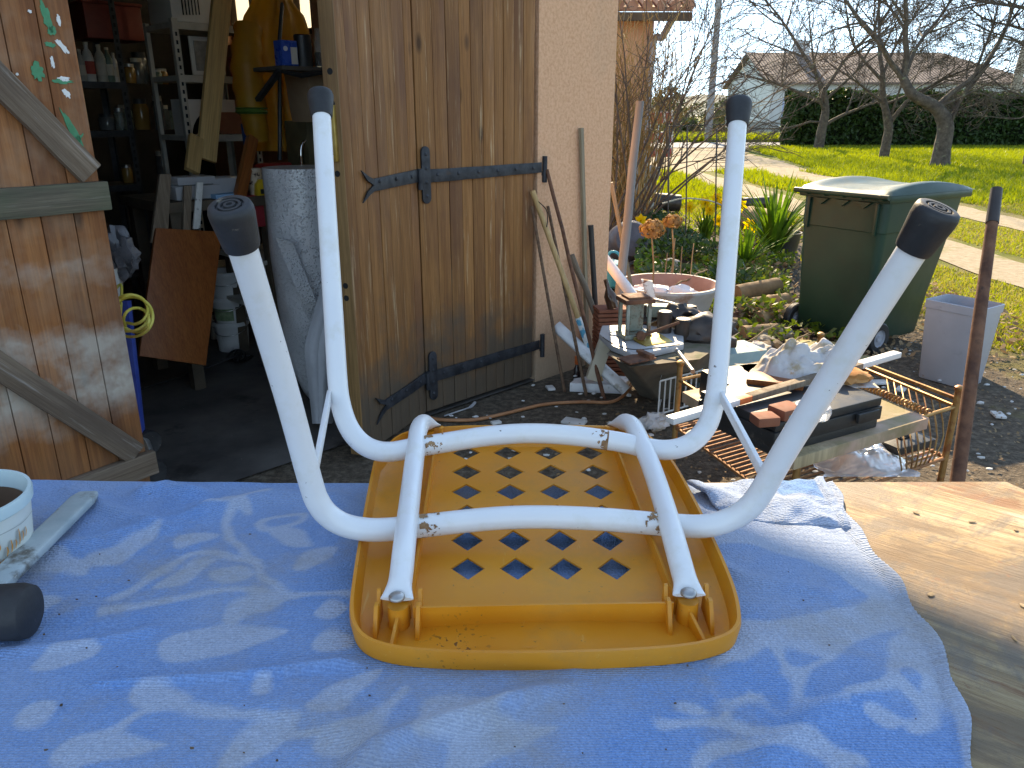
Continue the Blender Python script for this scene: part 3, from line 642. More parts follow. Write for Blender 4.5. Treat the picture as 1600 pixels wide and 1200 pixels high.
M_RUSTSPOT = pm('weld_rust', (.2, .09, .04), (.42, .25, .13), rough=.9, scale=60, bump=.5, bs=150)
M_RUB = pm('black_rubber', (.012, .0125, .014), (.028, .028, .03), rough=.6, scale=22, bump=.25, bs=120, spots=[((.16, .14, .11), 40, .66, .06), ((.3, .27, .22), 90, .72, .03)])
M_STEEL = pm('dull_steel', (.3, .3, .3), (.45, .45, .44), rough=.4, scale=30, metal=.9)
stool = thing('upturned_stool', 'yellow plastic stool with white tubular legs lying upside down on towel', 'stool', (.03, .85, ZT))
def pan_drop(Yv): return .4985-.082*(Yv-.70)
def pz(Yv): return EYE-pan_drop(Yv)
TR = .0138
nearU = [U(371, 362, .70), U(412, 495, .765), U(452, 630, .825), U(485, 752, .872), U(497, 785, .884), U(515, 807, .893), U(543, 822, .8985), U(585, 828, .9), Dr(640, 824, .4605), Dr(720, 815, .455), Dr(790, 809, .451), Dr(860, 808, .45), Dr(950, 812, .4525), Dr(1045, 820, .459), U(1100, 822, .9), U(1140, 812, .895), U(1168, 795, .886), U(1190, 768, .876), U(1232, 695, .845), U(1330, 540, .775), U(1441, 367, .70)]
farU = [U(502, 172, 1.165), U(511, 330, 1.125), U(521, 490, 1.09), U(527, 590, 1.070), U(532, 630, 1.062), U(543, 664, 1.055), U(560, 688, 1.050), U(582, 702, 1.047), U(610, 706, 1.046), U(650, 699, 1.05), U(705, 690, 1.055), U(765, 681, 1.06), U(825, 677, 1.062), U(890, 680, 1.06), U(965, 690, 1.054), U(1010, 700, 1.05), U(1042, 703, 1.047), U(1070, 697, 1.049), U(1092, 682, 1.053), U(1107, 660, 1.058), U(1115, 632, 1.063), U(1122, 585, 1.073), U(1132, 460, 1.1), U(1143, 320, 1.13), U(1153, 185, 1.165)]
for nm, pts in (('near_legs', nearU), ('far_legs', farU)):
    m = MB(); m.tube(spline(pts, 5), TR, 20); m.build('leg_frame', M_ENAM, stool)
# rails, flattened at both ends
def rail(pts, name):
    q = spline(pts, 6); m = MB(); n = 18; M_ = len(q); vs = []; fs = []
    for i, p in enumerate(q):
        s = i/(M_-1); e = min(s, 1-s); k = min(1, e/.11); k = k*k*(3-2*k)
        tg_ = (q[min(i+1, M_-1)]-q[max(i-1, 0)]).normalized(); x_ = tg_.cross(Vector((0, 0, 1))).normalized(); z_ = x_.cross(tg_)
        rx = TR*(.93+.32*(1-k)); rz = TR*(.93*k+.2*(1-k))
        for j in range(n): a = 2*math.pi*j/n; vs.append(p+x_*math.cos(a)*rx+z_*math.sin(a)*rz)
    for i in range(M_-1):
        for j in range(n): fs.append((i*n+j, i*n+(j+1) % n, (i+1)*n+(j+1) % n, (i+1)*n+j))
    fs += [tuple(range(n-1, -1, -1)), tuple((M_-1)*n+j for j in range(n))]
    m.add(vs, fs); return m.build('rail', M_ENAM, stool)
rail([Dr(620, 936, .472), Dr(626, 905, .466), Dr(631, 860, .453), Dr(638, 800, .446), Dr(645, 740, .436), Dr(650, 700, .424), Dr(654, 672, .418), Dr(661, 661, .424), Dr(672, 663, .440)], 'l')
rail([Dr(1077, 930, .472), Dr(1068, 898, .466), Dr(1055, 850, .453), Dr(1038, 790, .446), Dr(1018, 730, .436), Dr(1003, 695, .424), Dr(990, 668, .418), Dr(978, 660, .424), Dr(966, 662, .440)], 'r')
for c in (nearU[8], nearU[13], farU[9], farU[15]):
    pass
def rust_ring(c, d, r=.0139):
    m = MB(); n = 72; vs = []; x_, y_, _ = frame(d); fs = []
    for i in range(25):
        for j in range(n):
            a = 2*math.pi*j/n; vs.append(c+d*(.0011*(i-8))+(x_*math.cos(a)+y_*math.sin(a))*(r+.0002))
    for i in range(24):
        for j in range(n):
            a = 2*math.pi*j/n
            if noise.fractal(Vector((math.cos(a)*1.6, math.sin(a)*1.6, i*.13+c.x*30)), .7, 2., 4) > -.1+.09*i*.4: fs.append((i*n+j, i*n+(j+1) % n, (i+1)*n+(j+1) % n, (i+1)*n+j))
    m.add(vs, fs); m.build('rust_patch', M_RUSTSPOT, stool)
for pts, i, j in ((nearU, 8, 9), (nearU, 13, 12), (farU, 9, 10), (farU, 14, 13)):
    d = (pts[j]-pts[i]).normalized(); rust_ring(pts[i]+d*.022, d)
# flat braces between front and rear leg
for a, b in ((U(515, 616, 1.062), U(492, 738, .868)), (U(1126, 616, 1.062), U(1193, 742, .866))):
    m = MB(); m.bar(a, b, .014, .006, Vector((1, 0, 0))); br = m.build('brace', M_ENAM, stool, bevel=.0015)
# rubber feet
def ferrule(p, d, s=1.):
    x_, y_, d = frame(d); Mx = Matrix((x_, y_, d)).transposed(); L = .039*s
    prof = [(.0140, -.004), (.0158, -.004), (.0170, 0), (.0184, L*.35), (.0200, L*.7), (.0200, L*.86), (.0187, L*.97), (.0168, L)]
    prof = [(r*s, z) for r, z in prof]
    prof += [(.0125*s, L), (.012*s, L-.0022), (.0105*s, L-.0022), (.0100*s, L), (.0078*s, L), (.0073*s, L-.002), (.0055*s, L-.002), (.005*s, L+.0004), (.0028*s, L+.0006), (.0024*s, L-.001), (.0004, L-.001)]
    m = MB(); m.lathe(prof, Mx, 28, p); return m.build('rubber_foot', M_RUB, stool, angle=50)
ferrule(nearU[0]-(nearU[0]-nearU[1]).normalized()*.012, nearU[0]-nearU[1], 1.02); ferrule(nearU[-1]-(nearU[-1]-nearU[-2]).normalized()*.012, nearU[-1]-nearU[-2], 1.02)
ferrule(farU[0]-(farU[0]-farU[1]).normalized()*.008, farU[0]-farU[1], .98); ferrule(farU[-1]-(farU[-1]-farU[-2]).normalized()*.008, farU[-1]-farU[-2], .98)
# seat shell: outline, skirt, pan with diamond holes
out_px = [(583, 722, .458), (574, 765, .466), (562, 830, .470), (550, 905, .4745), (546, 950, .479), (553, 980, .482), (578, 1001, .484), (630, 1014, .485), (720, 1020, .4855), (850, 1021, .4855), (980, 1017, .4855), (1070, 1010, .485), (1125, 998, .484), (1152, 982, .482), (1158, 955, .479), (1145, 905, .4755), (1112, 830, .470), (1082, 770, .464), (1052, 719, .456)]
ol = [Dr(*p) for p in out_px]
fe = [Dr(1020, 684, .447), Dr(985, 668, .443), Dr(900, 664, .441), Dr(800, 664, .441), Dr(700, 666, .442), Dr(625, 678, .447)]
oc = spline(ol+fe+[ol[0]], 6)[:-1]; no = len(oc)
cen = Vector((.025, .87, 0))
def inset(k, lst):
    out = []
    for i, p in enumerate(lst):
        tg_ = (lst[(i+1) % no]-lst[i-1]); nr = Vector((-tg_.y, tg_.x, 0)).normalized()
        if nr.dot(Vector((cen.x-p.x, cen.y-p.y, 0))) < 0: nr = -nr
        out.append(p+nr*k)
    return out
r0 = [p-Vector((0, 0, min(.022, p.z-pz(p.y)+.001))) for p in inset(.002, oc)]       # foot of the outer skirt
r1 = [p-Vector((0, 0, .006)) for p in inset(-.0006, oc)]; r2 = [p+Vector((0, 0, .0002)) for p in inset(.0006, oc)]; r3 = [p+Vector((0, 0, .0002)) for p in inset(.0042, oc)]; r4 = [p-Vector((0, 0, .002)) for p in inset(.0052, oc)]
def onpan(lst, dz=0.): return [Vector((p.x, p.y, min(p.z, pz(p.y)+dz))) for p in lst]
r5 = [Vector((p.x, p.y, pz(p.y)+.004)) for p in inset(.010, oc)]; r6 = onpan(inset(.018, oc)); 
cols_n = [Dr(731+76.3*k, 888, pan_drop(.767)) for k in range(4)]
# hole grid (rows by pixel row, columns by pixel column), cells around each hole
rowsY = []; gridc = []
rpx = [(888, 731, 960), (844, 730, 950), (802, 730, 943), (768, 729, 936), (737, 729, 929), (707, 728, 921)]
for (py, xa, xb) in rpx:
    row = []
    for k in range(4):
        px = xa+(xb-xa)*k/3; Yg = .8
        for _ in range(6): q = Dr(px, py, pan_drop(Yg)); Yg = q.y
        row.append(q)
    gridc.append(row)
corners = [[None]*5 for _ in range(7)]
for i in range(7):
    for j in range(5):
        def g_(a, b):
            a_ = min(max(a, 0), 5); b_ = min(max(b, 0), 3); q = gridc[a_][b_].copy()
            if a < 0: q += gridc[0][b_]-gridc[1][b_]
            if a > 5: q += gridc[5][b_]-gridc[4][b_]
            if b < 0: q += gridc[a_][0]-gridc[a_][1]
            if b > 3: q += gridc[a_][3]-gridc[a_][2]
            return q
        q = (g_(i-1, j-1)+g_(i-1, j)+g_(i, j-1)+g_(i, j))/4; q.z = pz(q.y); corners[i][j] = q
m = MB()
def hole_pt(i, j, dx, dy):
    c = gridc[i][j]; ex_ = (corners[i][j+1]-corners[i][j])*.5; ey_ = (corners[i+1][j]-corners[i][j])*.5
    p = c+ex_*dx*.7+ey_*dy*.75; p.z = pz(p.y); return p
cid = {}
for i in range(7):
    for j in range(5): cid[(i, j)] = len(m.v); m.v.append(corners[i][j])
mh = {}; mv = {}
for i in range(7):
    for j in range(4): mh[(i, j)] = len(m.v); m.v.append((corners[i][j]+corners[i][j+1])/2)
for i in range(6):
    for j in range(5): mv[(i, j)] = len(m.v); m.v.append((corners[i][j]+corners[i+1][j])/2)
for i in range(6):
    for j in range(4):
        b = len(m.v); m.v += [hole_pt(i, j, 0, -1), hole_pt(i, j, 1, 0), hole_pt(i, j, 0, 1), hole_pt(i, j, -1, 0)]
        m.f += [[cid[(i, j)], mh[(i, j)], b, b+3, mv[(i, j)]], [mh[(i, j)], cid[(i, j+1)], mv[(i, j+1)], b+1, b], [mv[(i, j+1)], cid[(i+1, j+1)], mh[(i+1, j)], b+2, b+1], [mh[(i+1, j)], cid[(i+1, j)], mv[(i, j)], b+3, b+2]]
per = []
for j in range(4): per += [cid[(0, j)], mh[(0, j)]]
for i in range(6): per += [cid[(i, 4)], mv[(i, 4)]]
for j in range(4, 0, -1): per += [cid[(6, j)], mh[(6, j-1)]]
for i in range(6, 0, -1): per += [cid[(i, 0)], mv[(i-1, 0)]]
# pan ring between the hole block and the skirt
base = len(m.v); m.v += r6
pa = [math.atan2(m.v[k].y-cen.y, m.v[k].x-cen.x) for k in per]; oa = [math.atan2(p.y-cen.y, p.x-cen.x) for p in r6]
def order(a): 
    s = sum((((a[(i+1) % len(a)]-a[i]+math.pi) % (2*math.pi))-math.pi) for i in range(len(a))); return s > 0
if not order(pa): per = per[::-1]; pa = pa[::-1]
oi = list(range(no))
if not order(oa): oi = oi[::-1]; oa = oa[::-1]
st_ = min(range(len(oa)), key=lambda k: abs(((oa[k]-pa[0]+math.pi) % (2*math.pi))-math.pi)); oi = oi[st_:]+oi[:st_]; oa = oa[st_:]+oa[:st_]
def unwrap(a):
    o_ = [a[0]]
    for q in a[1:]: o_.append(o_[-1]+((q-o_[-1]+math.pi) % (2*math.pi))-math.pi)
    return o_
pa = unwrap(pa); oa = unwrap(oa); off = oa[0]-pa[0]; oa = [q-(2*math.pi if off > math.pi else 0) for q in oa]
i = j = 0; np_, no_ = len(per), no
pa2 = pa+[pa[0]+2*math.pi]; oa2 = oa+[oa[0]+2*math.pi]
while i < np_ or j < no_:
    if j >= no_ or (i < np_ and pa2[i+1] <= oa2[j+1]): m.f.append([per[i % np_], per[(i+1) % np_], base+oi[j % no_]]); i += 1
    else: m.f.append([per[i % np_], base+oi[(j+1) % no_], base+oi[j % no_]]); j += 1
rings = [r6, r5, r4, r3, r2, r1, r0]; bs_ = [base]
for rg in rings[1:]: bs_.append(len(m.v)); m.v += rg
for k in range(len(rings)-1):
    for i in range(no): m.f.append([bs_[k]+i, bs_[k]+(i+1) % no, bs_[k+1]+(i+1) % no, bs_[k+1]+i])
seat = m.build('seat', M_YEL, stool, angle=28); sm = seat.modifiers.new('shell', 'SOLIDIFY'); sm.thickness = .0025; sm.offset = -1; seat.modifiers.new('split', 'EDGE_SPLIT').split_angle = R(35)
# ribs under the seat
def rib(pts, h, th, name='rib', hs=None):
    mm = MB(); L = []; 
    for i, p in enumerate(pts):
        tg_ = (pts[min(i+1, len(pts)-1)]-pts[max(i-1, 0)]); nr = Vector((-tg_.y, tg_.x, 0)).normalized()*th/2; hh = hs[i] if hs else h
        b_ = Vector((p.x, p.y, pz(p.y)-.002)); tp = Vector((p.x, p.y, pz(p.y)+hh)); L.append([b_-nr, tp-nr*.8, tp+nr*.8, b_+nr])
    mm.sheet(L); n = len(L); mm.f += [[0, 1, 2, 3], [(n-1)*4+3, (n-1)*4+2, (n-1)*4+1, (n-1)*4]]
    return mm.build(name, M_YEL, seat, angle=30)
bN = [Dr(621, 945, .474), Dr(1077, 938, .474)]; bF = [Dr(668, 672, .446), Dr(970, 671, .446)]
def mid(a, b, n=10, sag=0.): return [a.lerp(b, k/n)+Vector((0, sag*math.sin(math.pi*k/n), 0)) for k in range(n+1)]
rib(mid(bN[0]+Vector((.016, 0, 0)), bN[1]-Vector((.016, 0, 0)), 12, .006), .021, .0035, hs=[.024-.004*math.sin(math.pi*k/12) for k in range(13)])
rib(mid(bF[0]+Vector((.014, .006, 0)), bF[1]-Vector((.014, -.006, 0)), 12, .012), .021, .0035)
rib(mid(bN[0]+Vector((.010, .012, 0)), bF[0]+Vector((.014, 0, 0))), .017, .0035); rib(mid(bN[1]+Vector((-.010, .012, 0)), bF[1]+Vector((-.014, 0, 0))), .017, .0035)
for b, s in ((bN[0], 1), (bN[1], 1), (bF[0], -1), (bF[1], -1)):
    mm = MB(); z0 = pz(b.y)-.002; mm.lathe([(.0115, z0), (.0105, z0+.026)], None, 20, (b.x, b.y+.004*s, 0)); boss = mm.build('screw_boss', M_YEL, seat)
    for sx in (-1, 1):
        mm = MB(); x0 = b.x+sx*.0215; y0 = b.y; zz = pz(y0)
        prof = [(y0-.020*s, zz-.002), (y0-.017*s, zz+.008), (y0-.004*s, zz+.028), (y0+.004*s, zz+.028), (y0+.006*s, zz+.020), (y0+.012*s, zz+.022), (y0+.016*s, zz+.034), (y0+.020*s, zz+.034), (y0+.024*s, zz-.002)]
        mm.prism([Vector((x0-.0022, a, c)) for a, c in prof], (.0044, 0, 0)); mm.build('bracket_fin', M_YEL, seat, bevel=.0008)
    mm = MB(); y0 = b.y-.006*s; y1 = b.y-.044*s; zz = pz(y1); x1 = b.x+(-.004 if b.x < 0 else .012)
    mm.prism([Vector((b.x-.0015, y0, pz(y0)-.002)), Vector((b.x-.0015, y0, pz(y0)+.018)), Vector((x1-.0015, y1, zz+.004)), Vector((x1-.0015, y1, zz-.002))], (.0035, 0, 0)); mm.build('gusset', M_YEL, seat, bevel=.0006)
for rr_ in (.0125, .0105, .006):
    mm = MB(); cm = Dr(826, 1000, pan_drop(.63)-.0005); mm.tube([cm+Vector((rr_*math.cos(a), rr_*math.sin(a), -.082*0)) for a in [2*math.pi*k/28 for k in range(28)]], .0006, 5, closed=True); mm.build('moulded_ring', M_YEL, seat)
for k in range(3):
    mm = MB(); a = math.pi/2+k*2.094; mm.tube([cm+Vector((.0035*math.cos(a), .0035*math.sin(a), 0)), cm+Vector((.0035*math.cos(a+1.5), .0035*math.sin(a+1.5), 0))], .0006, 5); mm.build('moulded_arrow', M_YEL, seat)
for c in (Dr(620, 933, .467), Dr(1076, 927, .467)):
    mm = MB(); mm.lathe([(.0085, -.001), (.0085, .0012), (.007, .003), (.0035, .0042), (.0005, .0044)], None, 18, c); mm.build('screw_head', M_STEEL, stool)

# ------------------------------------------------------------------ tub and mallet at the left
M_TUB = pm('pale_tub_plastic', (.62, .66, .62), (.7, .72, .66), rough=.42, scale=6, spots=[((.35, .33, .28), 8, .62, .1)], spec=.4)
M_RIM = pm('tub_rim', (.46, .63, .66), (.55, .68, .68), rough=.4, scale=9)
M_MUD = pm('brown_residue', (.07, .035, .02), (.16, .09, .055), rough=.9, scale=9, bump=.4)
tc = Dr(-42, 880, TABLE_DROP-.006); tub = thing('plastic_tub', 'pale plastic tub with orange lettering at the left end of towel', 'tub', tc)
hT = .088; m = MB(); m.lathe([(.060, 0), (.064, .001), (.0725, hT-.014)], None, 48, tc, True, False); body = m.build('tub_wall', M_TUB, tub)
m = MB(); m.lathe([(.0728, hT-.016), (.0755, hT-.014), (.0765, hT-.004), (.0755, hT), (.072, hT), (.070, hT-.012), (.0625, .012)], None, 48, tc, False, False); m.build('rim', M_RIM, tub)
m = MB(); m.lathe([(.0622, .012), (.066, .05), (.0673, .068)], None, 48, tc, True, False); m.build('residue', M_MUD, tub)
M_OR = pm('orange_print', (.7, .28, .06), (.78, .36, .09), rough=.5); M_GRP = pm('grey_print', (.35, .36, .34), (.45, .45, .42), rough=.5)
def onTub(pts, w, mat, name='lettering'):
    ring = []; 
    for a, z in pts: a += .5; r = .0648+(.0725-.064)*(z/(hT-.014))+.0006; ring.append(tc+Vector((math.cos(a)*r, math.sin(a)*r, z)))
    m = MB(); q = spline(ring, 6); rows = []
    for i, p in enumerate(q):
        tg_ = (q[min(i+1, len(q)-1)]-q[max(i-1, 0)]).normalized(); nr = Vector((p.x-tc.x, p.y-tc.y, 0)).normalized(); s_ = tg_.cross(nr); ww = w*(1-abs(i/(len(q)-1)-.5)*1.1); rows.append([p-s_*ww, p+s_*ww])
    m.sheet(rows); m.build(name, mat, body)
# big looping capital followed by a row of small letters
onTub([(-1.62, .012), (-1.45, .018), (-1.3, .026), (-1.18, .030), (-1.08, .026), (-1.05, .019)], .005, M_OR)
onTub([(-1.15, .034), (-1.22, .042), (-1.14, .05), (-1.03, .047), (-1.0, .040), (-1.06, .036)], .0026, M_OR)
onTub([(-1.15, .034), (-1.18, .026), (-1.08, .018), (-.95, .024)], .002, M_OR)
for k, hgt in enumerate((.012, .016, .011, .02, .012, .012)):
    a = -.93+k*.085; onTub([(a, .026+k*.002), (a+.03, .026+k*.002+hgt)], .0014, M_GRP); onTub([(a+.03, .026+k*.002), (a+.06, .032+k*.002), (a+.05, .026+k*.002+hgt)], .001, M_OR)
onTub([(-1.6, .055), (-1.2, .056), (-.6, .056), (-.1, .056)], .0005, M_GRP)
M_HND = pm('grey_painted_handle', (.27, .35, .37), (.4, .47, .48), rough=.5, scale=14, bump=.25, bs=60, spots=[((.13, .12, .1), 22, .55, .12), ((.6, .62, .6), 45, .66, .05)])
mallet = thing('rubber_mallet', 'rubber mallet with grey painted handle lying at left edge of towel', 'mallet', Dr(-10, 960, TABLE_DROP))
p0 = Dr(-48, 955, TABLE_DROP-.030); p1 = Dr(138, 772, TABLE_DROP-.024); d = (p1-p0).normalized(); sx = d.cross(Vector((0, 0, 1))).normalized(); up = sx.cross(d); m = MB(); rows = []; n = 16
for i in range(n+1):
    s = i/n; p = p0.lerp(p1, s); w = .0145+.002*s; h_ = .006; 
    if s > .97: w *= .8; h_ *= .75
    rows.append([p+sx*math.copysign(abs(math.cos(a))**.35, math.cos(a))*w+up*math.copysign(abs(math.sin(a))**.35, math.sin(a))*h_ for a in [2*math.pi*k/20 for k in range(20)]])
vs = [q for r in rows for q in r]; fs = [(i*20+k, i*20+(k+1) % 20, (i+1)*20+(k+1) % 20, (i+1)*20+k) for i in range(n) for k in range(20)]+[tuple(range(19, -1, -1)), tuple(n*20+k for k in range(20))]
m.add(vs, fs); m.build('handle', M_HND, mallet, angle=60)
hc = Dr(-2, 957, TABLE_DROP-.032); ax = (Vector((d.y, -d.x, 0))).normalized(); x_, y_, d_ = frame(ax); m = MB()
m.lathe([(.020, -.085), (.0265, -.08), (.029, -.07), (.0285, 0), (.029, .022), (.0265, .031), (.020, .0345), (.0005, .035)], Matrix((x_, y_, d_)).transposed(), 32, hc); m.build('head', M_RUB, mallet)
# ------------------------------------------------------------------ inside the garage
M_PINE = wood('new_pine', (.55, .32, .12), (.7, .46, .2), gs=14, rough=.55, rnd=.08)[0].m
M_REDW = wood('red_brown_wood', (.27, .07, .016), (.4, .125, .035), gs=20, rough=.4, rnd=.05, knots=False, bump=.2)[0].m
M_OLDW = wood('old_grey_wood', (.16, .11, .075), (.3, .23, .165), dark=(.1, .07, .05), gs=24, rough=.8, rnd=.15, weather=((.4, .35, .3), .6))[0].m
M_DKMET = pm('dark_slotted_steel', (.03, .034, .038), (.07, .075, .08), rough=.5, scale=12, metal=.5)
M_GYMET = pm('grey_slotted_steel', (.4, .38, .33), (.52, .5, .44), rough=.55, scale=12)
M_SHELFB = pm('shelf_board', (.05, .04, .033), (.1, .08, .06), rough=.8, scale=5)
M_WHPL = pm('white_plastic', (.62, .61, .57), (.72, .71, .68), rough=.42, scale=5, spots=[((.4, .37, .3), 6, .62, .1)])
def glass(name, col, rough=.05, tr=.85):
    t = NT(name); t.set(Base_Color=col, Roughness=rough, Transmission_Weight=tr, IOR=1.3); return t.m
M_GLASS = glass('jar_glass', (.75, .8, .78)); M_FILM = glass('clear_film', (.8, .82, .85), .25, .6)
ZB2 = 1.0
RZ = math.atan2(A_.y, A_.x)
RM = Matrix.Rotation(RZ, 3, 'Z')
def rack(name, label, s0, s1, q0, q1, zs, ztop, postm, shelfm):
    r = thing(name, label, 'shelving', F((s0+s1)/2, (q0+q1)/2))
    for s in (s0, s1):
        for q in (q0, q1):
            ds = .035 if s == s0 else -.035; m = MB()
            m.box(F(s+ds/2, q, ztop/2), (.035, .003, ztop), RM); m.box(F(s, q+(.0175 if q == q0 else -.0175), ztop/2), (.003, .035, ztop), RM); po = m.build('post', postm, r, smooth=False)
            if q == q0:
                m = MB(); z = .1
                while z < ztop-.05: m.box(F(s+ds/2, q-.0025, z), (.012, .0015, .022), RM); z += .045
                tag(m.build('slots', M_BLACK, po, smooth=False), kind='stuff')
    for z in zs:
        m = MB(); m.prism([F(s0, q0, z-.03), F(s1, q0, z-.03), F(s1, q1, z-.03), F(s0, q1, z-.03)], (0, 0, .03)); sh = m.build('shelf', shelfm, r, smooth=False)
        m = MB(); m.bar(F(s0, q0-.004, z-.018), F(s1, q0-.004, z-.018), .003, .04); m.build('shelf_lip', postm, sh)
    return r
def sq(px, py, q):       # facade coordinate s and height seen at a pixel, for a plane q metres inside
    d = ray(px, py); o = Vector((0, 0, EYE)); tt = (F(0, q)-o).dot(I_)/d.dot(I_); p = o+d*tt; return (p-F(0, 0)).dot(A_), p.z
# dark rack on the left
QL = 2.75; sA, _ = sq(205, 180, QL); zA = [sq(150, y, QL)[1] for y in (128, 205, 292)]
rackL = rack('dark_slotted_shelving', 'dark slotted steel shelving crowded with bottles at the back left', sA, sA+1.15, QL, QL+.4, zA+[.4, 2.3], 2.6, M_DKMET, M_SHELFB)
bot_m = [pm('bottle_%d' % k, c, tuple(min(1, x*1.3) for x in c), rough=.3, scale=9) for k, c in enumerate([(.3, .3, .28), (.5, .5, .48), (.12, .17, .13), (.42, .4, .34), (.1, .12, .2), (.35, .1, .08)])]
M_LABEL = pm('paper_label', (.5, .47, .4), (.6, .56, .48), rough=.8); M_REDLBL = pm('red_label', (.4, .05, .04), (.5, .1, .07), rough=.7)
M_CAP = pm('bottle_cap', (.45, .42, .35), (.6, .58, .5), rough=.5)
def bottle(c, h, r, mat, label, lab, name='bottle', cat='bottle', group=None):
    b = thing(name, label, cat, c, 0, group); m = MB(); m.lathe([(r*.92, 0), (r, h*.03), (r, h*.62), (r*.7, h*.76), (r*.36, h*.84), (r*.36, h*.94)], None, 16, c); m.build('body', mat, b)
    m = MB(); m.lathe([(r*1.012, h*.2), (r*1.012, h*.52)], None, 16, c, False, False); m.build('paper_label', lab, b)
    m = MB(); m.lathe([(r*.42, h*.93), (r*.42, h)], None, 12, c); m.build('cap', M_CAP, b)
for k, (px, h, w, mi, lb) in enumerate(((131, .19, .028, 0, 'grey spray bottle at the left end of the dark shelf row'), (143, .235, .034, 1, 'clear bottle with red label second in the dark shelf row'), (162, .225, .033, 3, 'white bottle with pale label standing mid row on dark shelf'), (174, .21, .028, 2, 'dark green bottle next to white bottle on dark shelf'), (183, .18, .022, 1, 'thin pale bottle closest to the slotted post'))):
    s, _ = sq(px, 128, QL+.1); bottle(F(s, QL+.1, zA[0]+.002), h, w, bot_m[mi], lb, M_REDLBL if k == 1 else M_LABEL, group='bottles on the dark shelf')
jar_names = ['amber', 'smoky', 'green', 'clear', 'milky', 'brown', 'grey', 'blue tinted', 'dusty', 'yellowish', 'black lidded', 'squat', 'tall', 'small']
jars = [(205, 98, 0, .12), (222, 104, 0, .16), (231, 92, 0, .2), (246, 110, 0, .09), (258, 112, 0, .1), (165, 205, 1, .1), (178, 200, 1, .14), (192, 205, 1, .16), (222, 195, 1, .2), (241, 190, 1, .22), (252, 192, 1, .16), (267, 190, 1, .15), (176, 290, 2, .12), (240, 290, 2, .2)]
def jar(c, h, r, mat, label, lidm, group=None):
    b = thing('glass_jar', label, 'jar', c, 0, group); m = MB(); m.lathe([(r*.9, 0), (r, .01), (r, h*.72), (r*.8, h*.85)], None, 16, c); m.build('body', mat, b)
    m = MB(); m.lathe([(r*.85, h*.84), (r*.85, h), (r*.8, h)], None, 16, c); m.build('lid', lidm, b); return b
M_AMBER = pm('amber_contents', (.25, .13, .03), (.35, .2, .06), rough=.15); M_SMOKE = pm('smoky_glass', (.08, .09, .09), (.16, .17, .17), rough=.1)
for k, (px, py, lev, h) in enumerate(jars):
    s, _ = sq(px, 128, QL+.14); sp = (s, QL+.14+.05*(k % 3))
    jar(F(sp[0], sp[1], zA[lev]+.002), h, .035+.008*(k % 3), [M_AMBER, M_SMOKE, M_GLASS, bot_m[2]][k % 4], '%s glass jar on the %s level of the dark rack' % (jar_names[k], ['bottle', 'middle', 'lowest'][lev]), [M_STEEL, M_CAP, M_DKMET][k % 3], 'jars on the dark rack')
# dim red crates at the top left
for k, (px, w) in enumerate(((165, .26), (195, .2))):
    s, _ = sq(px, 40, QL+.1); c = F(s, QL+.2, zA[0]+.36); m = MB(); m.box(c, (w, .28, .2), RM); m.box(c+Vector((0, 0, .11)), (w+.02, .3, .02), RM)
    tag(m.build('storage_crate', pm('crate_red_%d' % k, (.22, .03, .02), (.3, .05, .03), rough=.5), bevel=.008), ['dim red crate above the bottle row', 'smaller red crate beside the red crate up top'][k], 'crate')
# pale rack
QP = 2.05; s1, z1 = sq(268, 35, QP); zP = [sq(300, y, QP)[1] for y in (36, 118, 212)]
sEnd = sq(395, 100, QP)[0]
rackP = rack('pale_slotted_shelving', 'pale slotted steel shelving behind the leaning pine plank', sEnd, s1, QP, QP+.42, zP+[.45], zP[0]+.02, M_GYMET, M_GYMET)
def U2(px, py, q): s, z = sq(px, py, q); return F(s, q, z)
# white appliance on top
mw = thing('white_appliance', 'white boxy appliance with vent slots on top of pale rack', 'appliance', U2(318, 20, QP+.2))
a = U2(270, 30, QP+.02); b = U2(350, 30, QP+.02); L = (a-b).length; cc = (a+b)/2+I_*.17; cc.z = zP[0]+.14
m = MB(); m.box(cc, (L, .33, .27), RM); m.build('casing', M_WHPL, mw, bevel=.008)
for k in range(6):
    m = MB(); m.box(U2(285+k*5, 10, QP+.003)-I_*.001, (.006, .004, .09), RM); m.build('vent_slot', M_BLACK, mw, smooth=False)
# picture frame, white arch block, red box on the rack
pf = thing('picture_frame', 'white framed picture standing on the middle shelf', 'picture', U2(320, 112, QP+.2)); ctr = U2(321, 88, QP+.15)
m = MB(); m.box(ctr, (.19, .015, .22), RM); m.build('frame', M_WHPL, pf, bevel=.003); m = MB(); m.box(ctr-I_*.009, (.14, .004, .17), RM); m.build('print', pm('dim_print', (.2, .2, .19), (.3, .3, .28), scale=30), pf)
ctr = U2(330, 190, QP+.1); pts = [(-.17, -.1), (-.17, .13), (.17, .13), (.17, -.1), (.13, -.1)]+[(.13*math.cos(a), -.1+.16*math.sin(a)) for a in [math.pi*k/12 for k in range(1, 12)]]+[(-.13, -.1)]
m = MB(); m.prism([ctr+A_*u+Vector((0, 0, v)) for u, v in pts], I_*.16); tag(m.build('foam_block', M_WHPL, smooth=False), 'white foam block with arched cut-out on low shelf', 'packaging')
m = MB(); c = U2(356, 200, QP+.12); c.z = zP[2]+.07; m.box(c, (.2, .2, .13), RM); tag(m.build('terracotta_box', pm('dim_terracotta', (.2, .06, .03), (.28, .1, .05)), bevel=.006), 'dull red box behind the pine plank', 'box')
m = MB(); c = U2(392, 210, QP-.1); m.lathe([(.05, 0), (.055, .16), (.03, .18)], None, 16, c-Vector((0, 0, .1))); tag(m.build('blue_canister', pm('blue_plastic', (.02, .1, .35), (.03, .14, .45), rough=.4)), 'blue canister between plank and raincoat', 'canister')
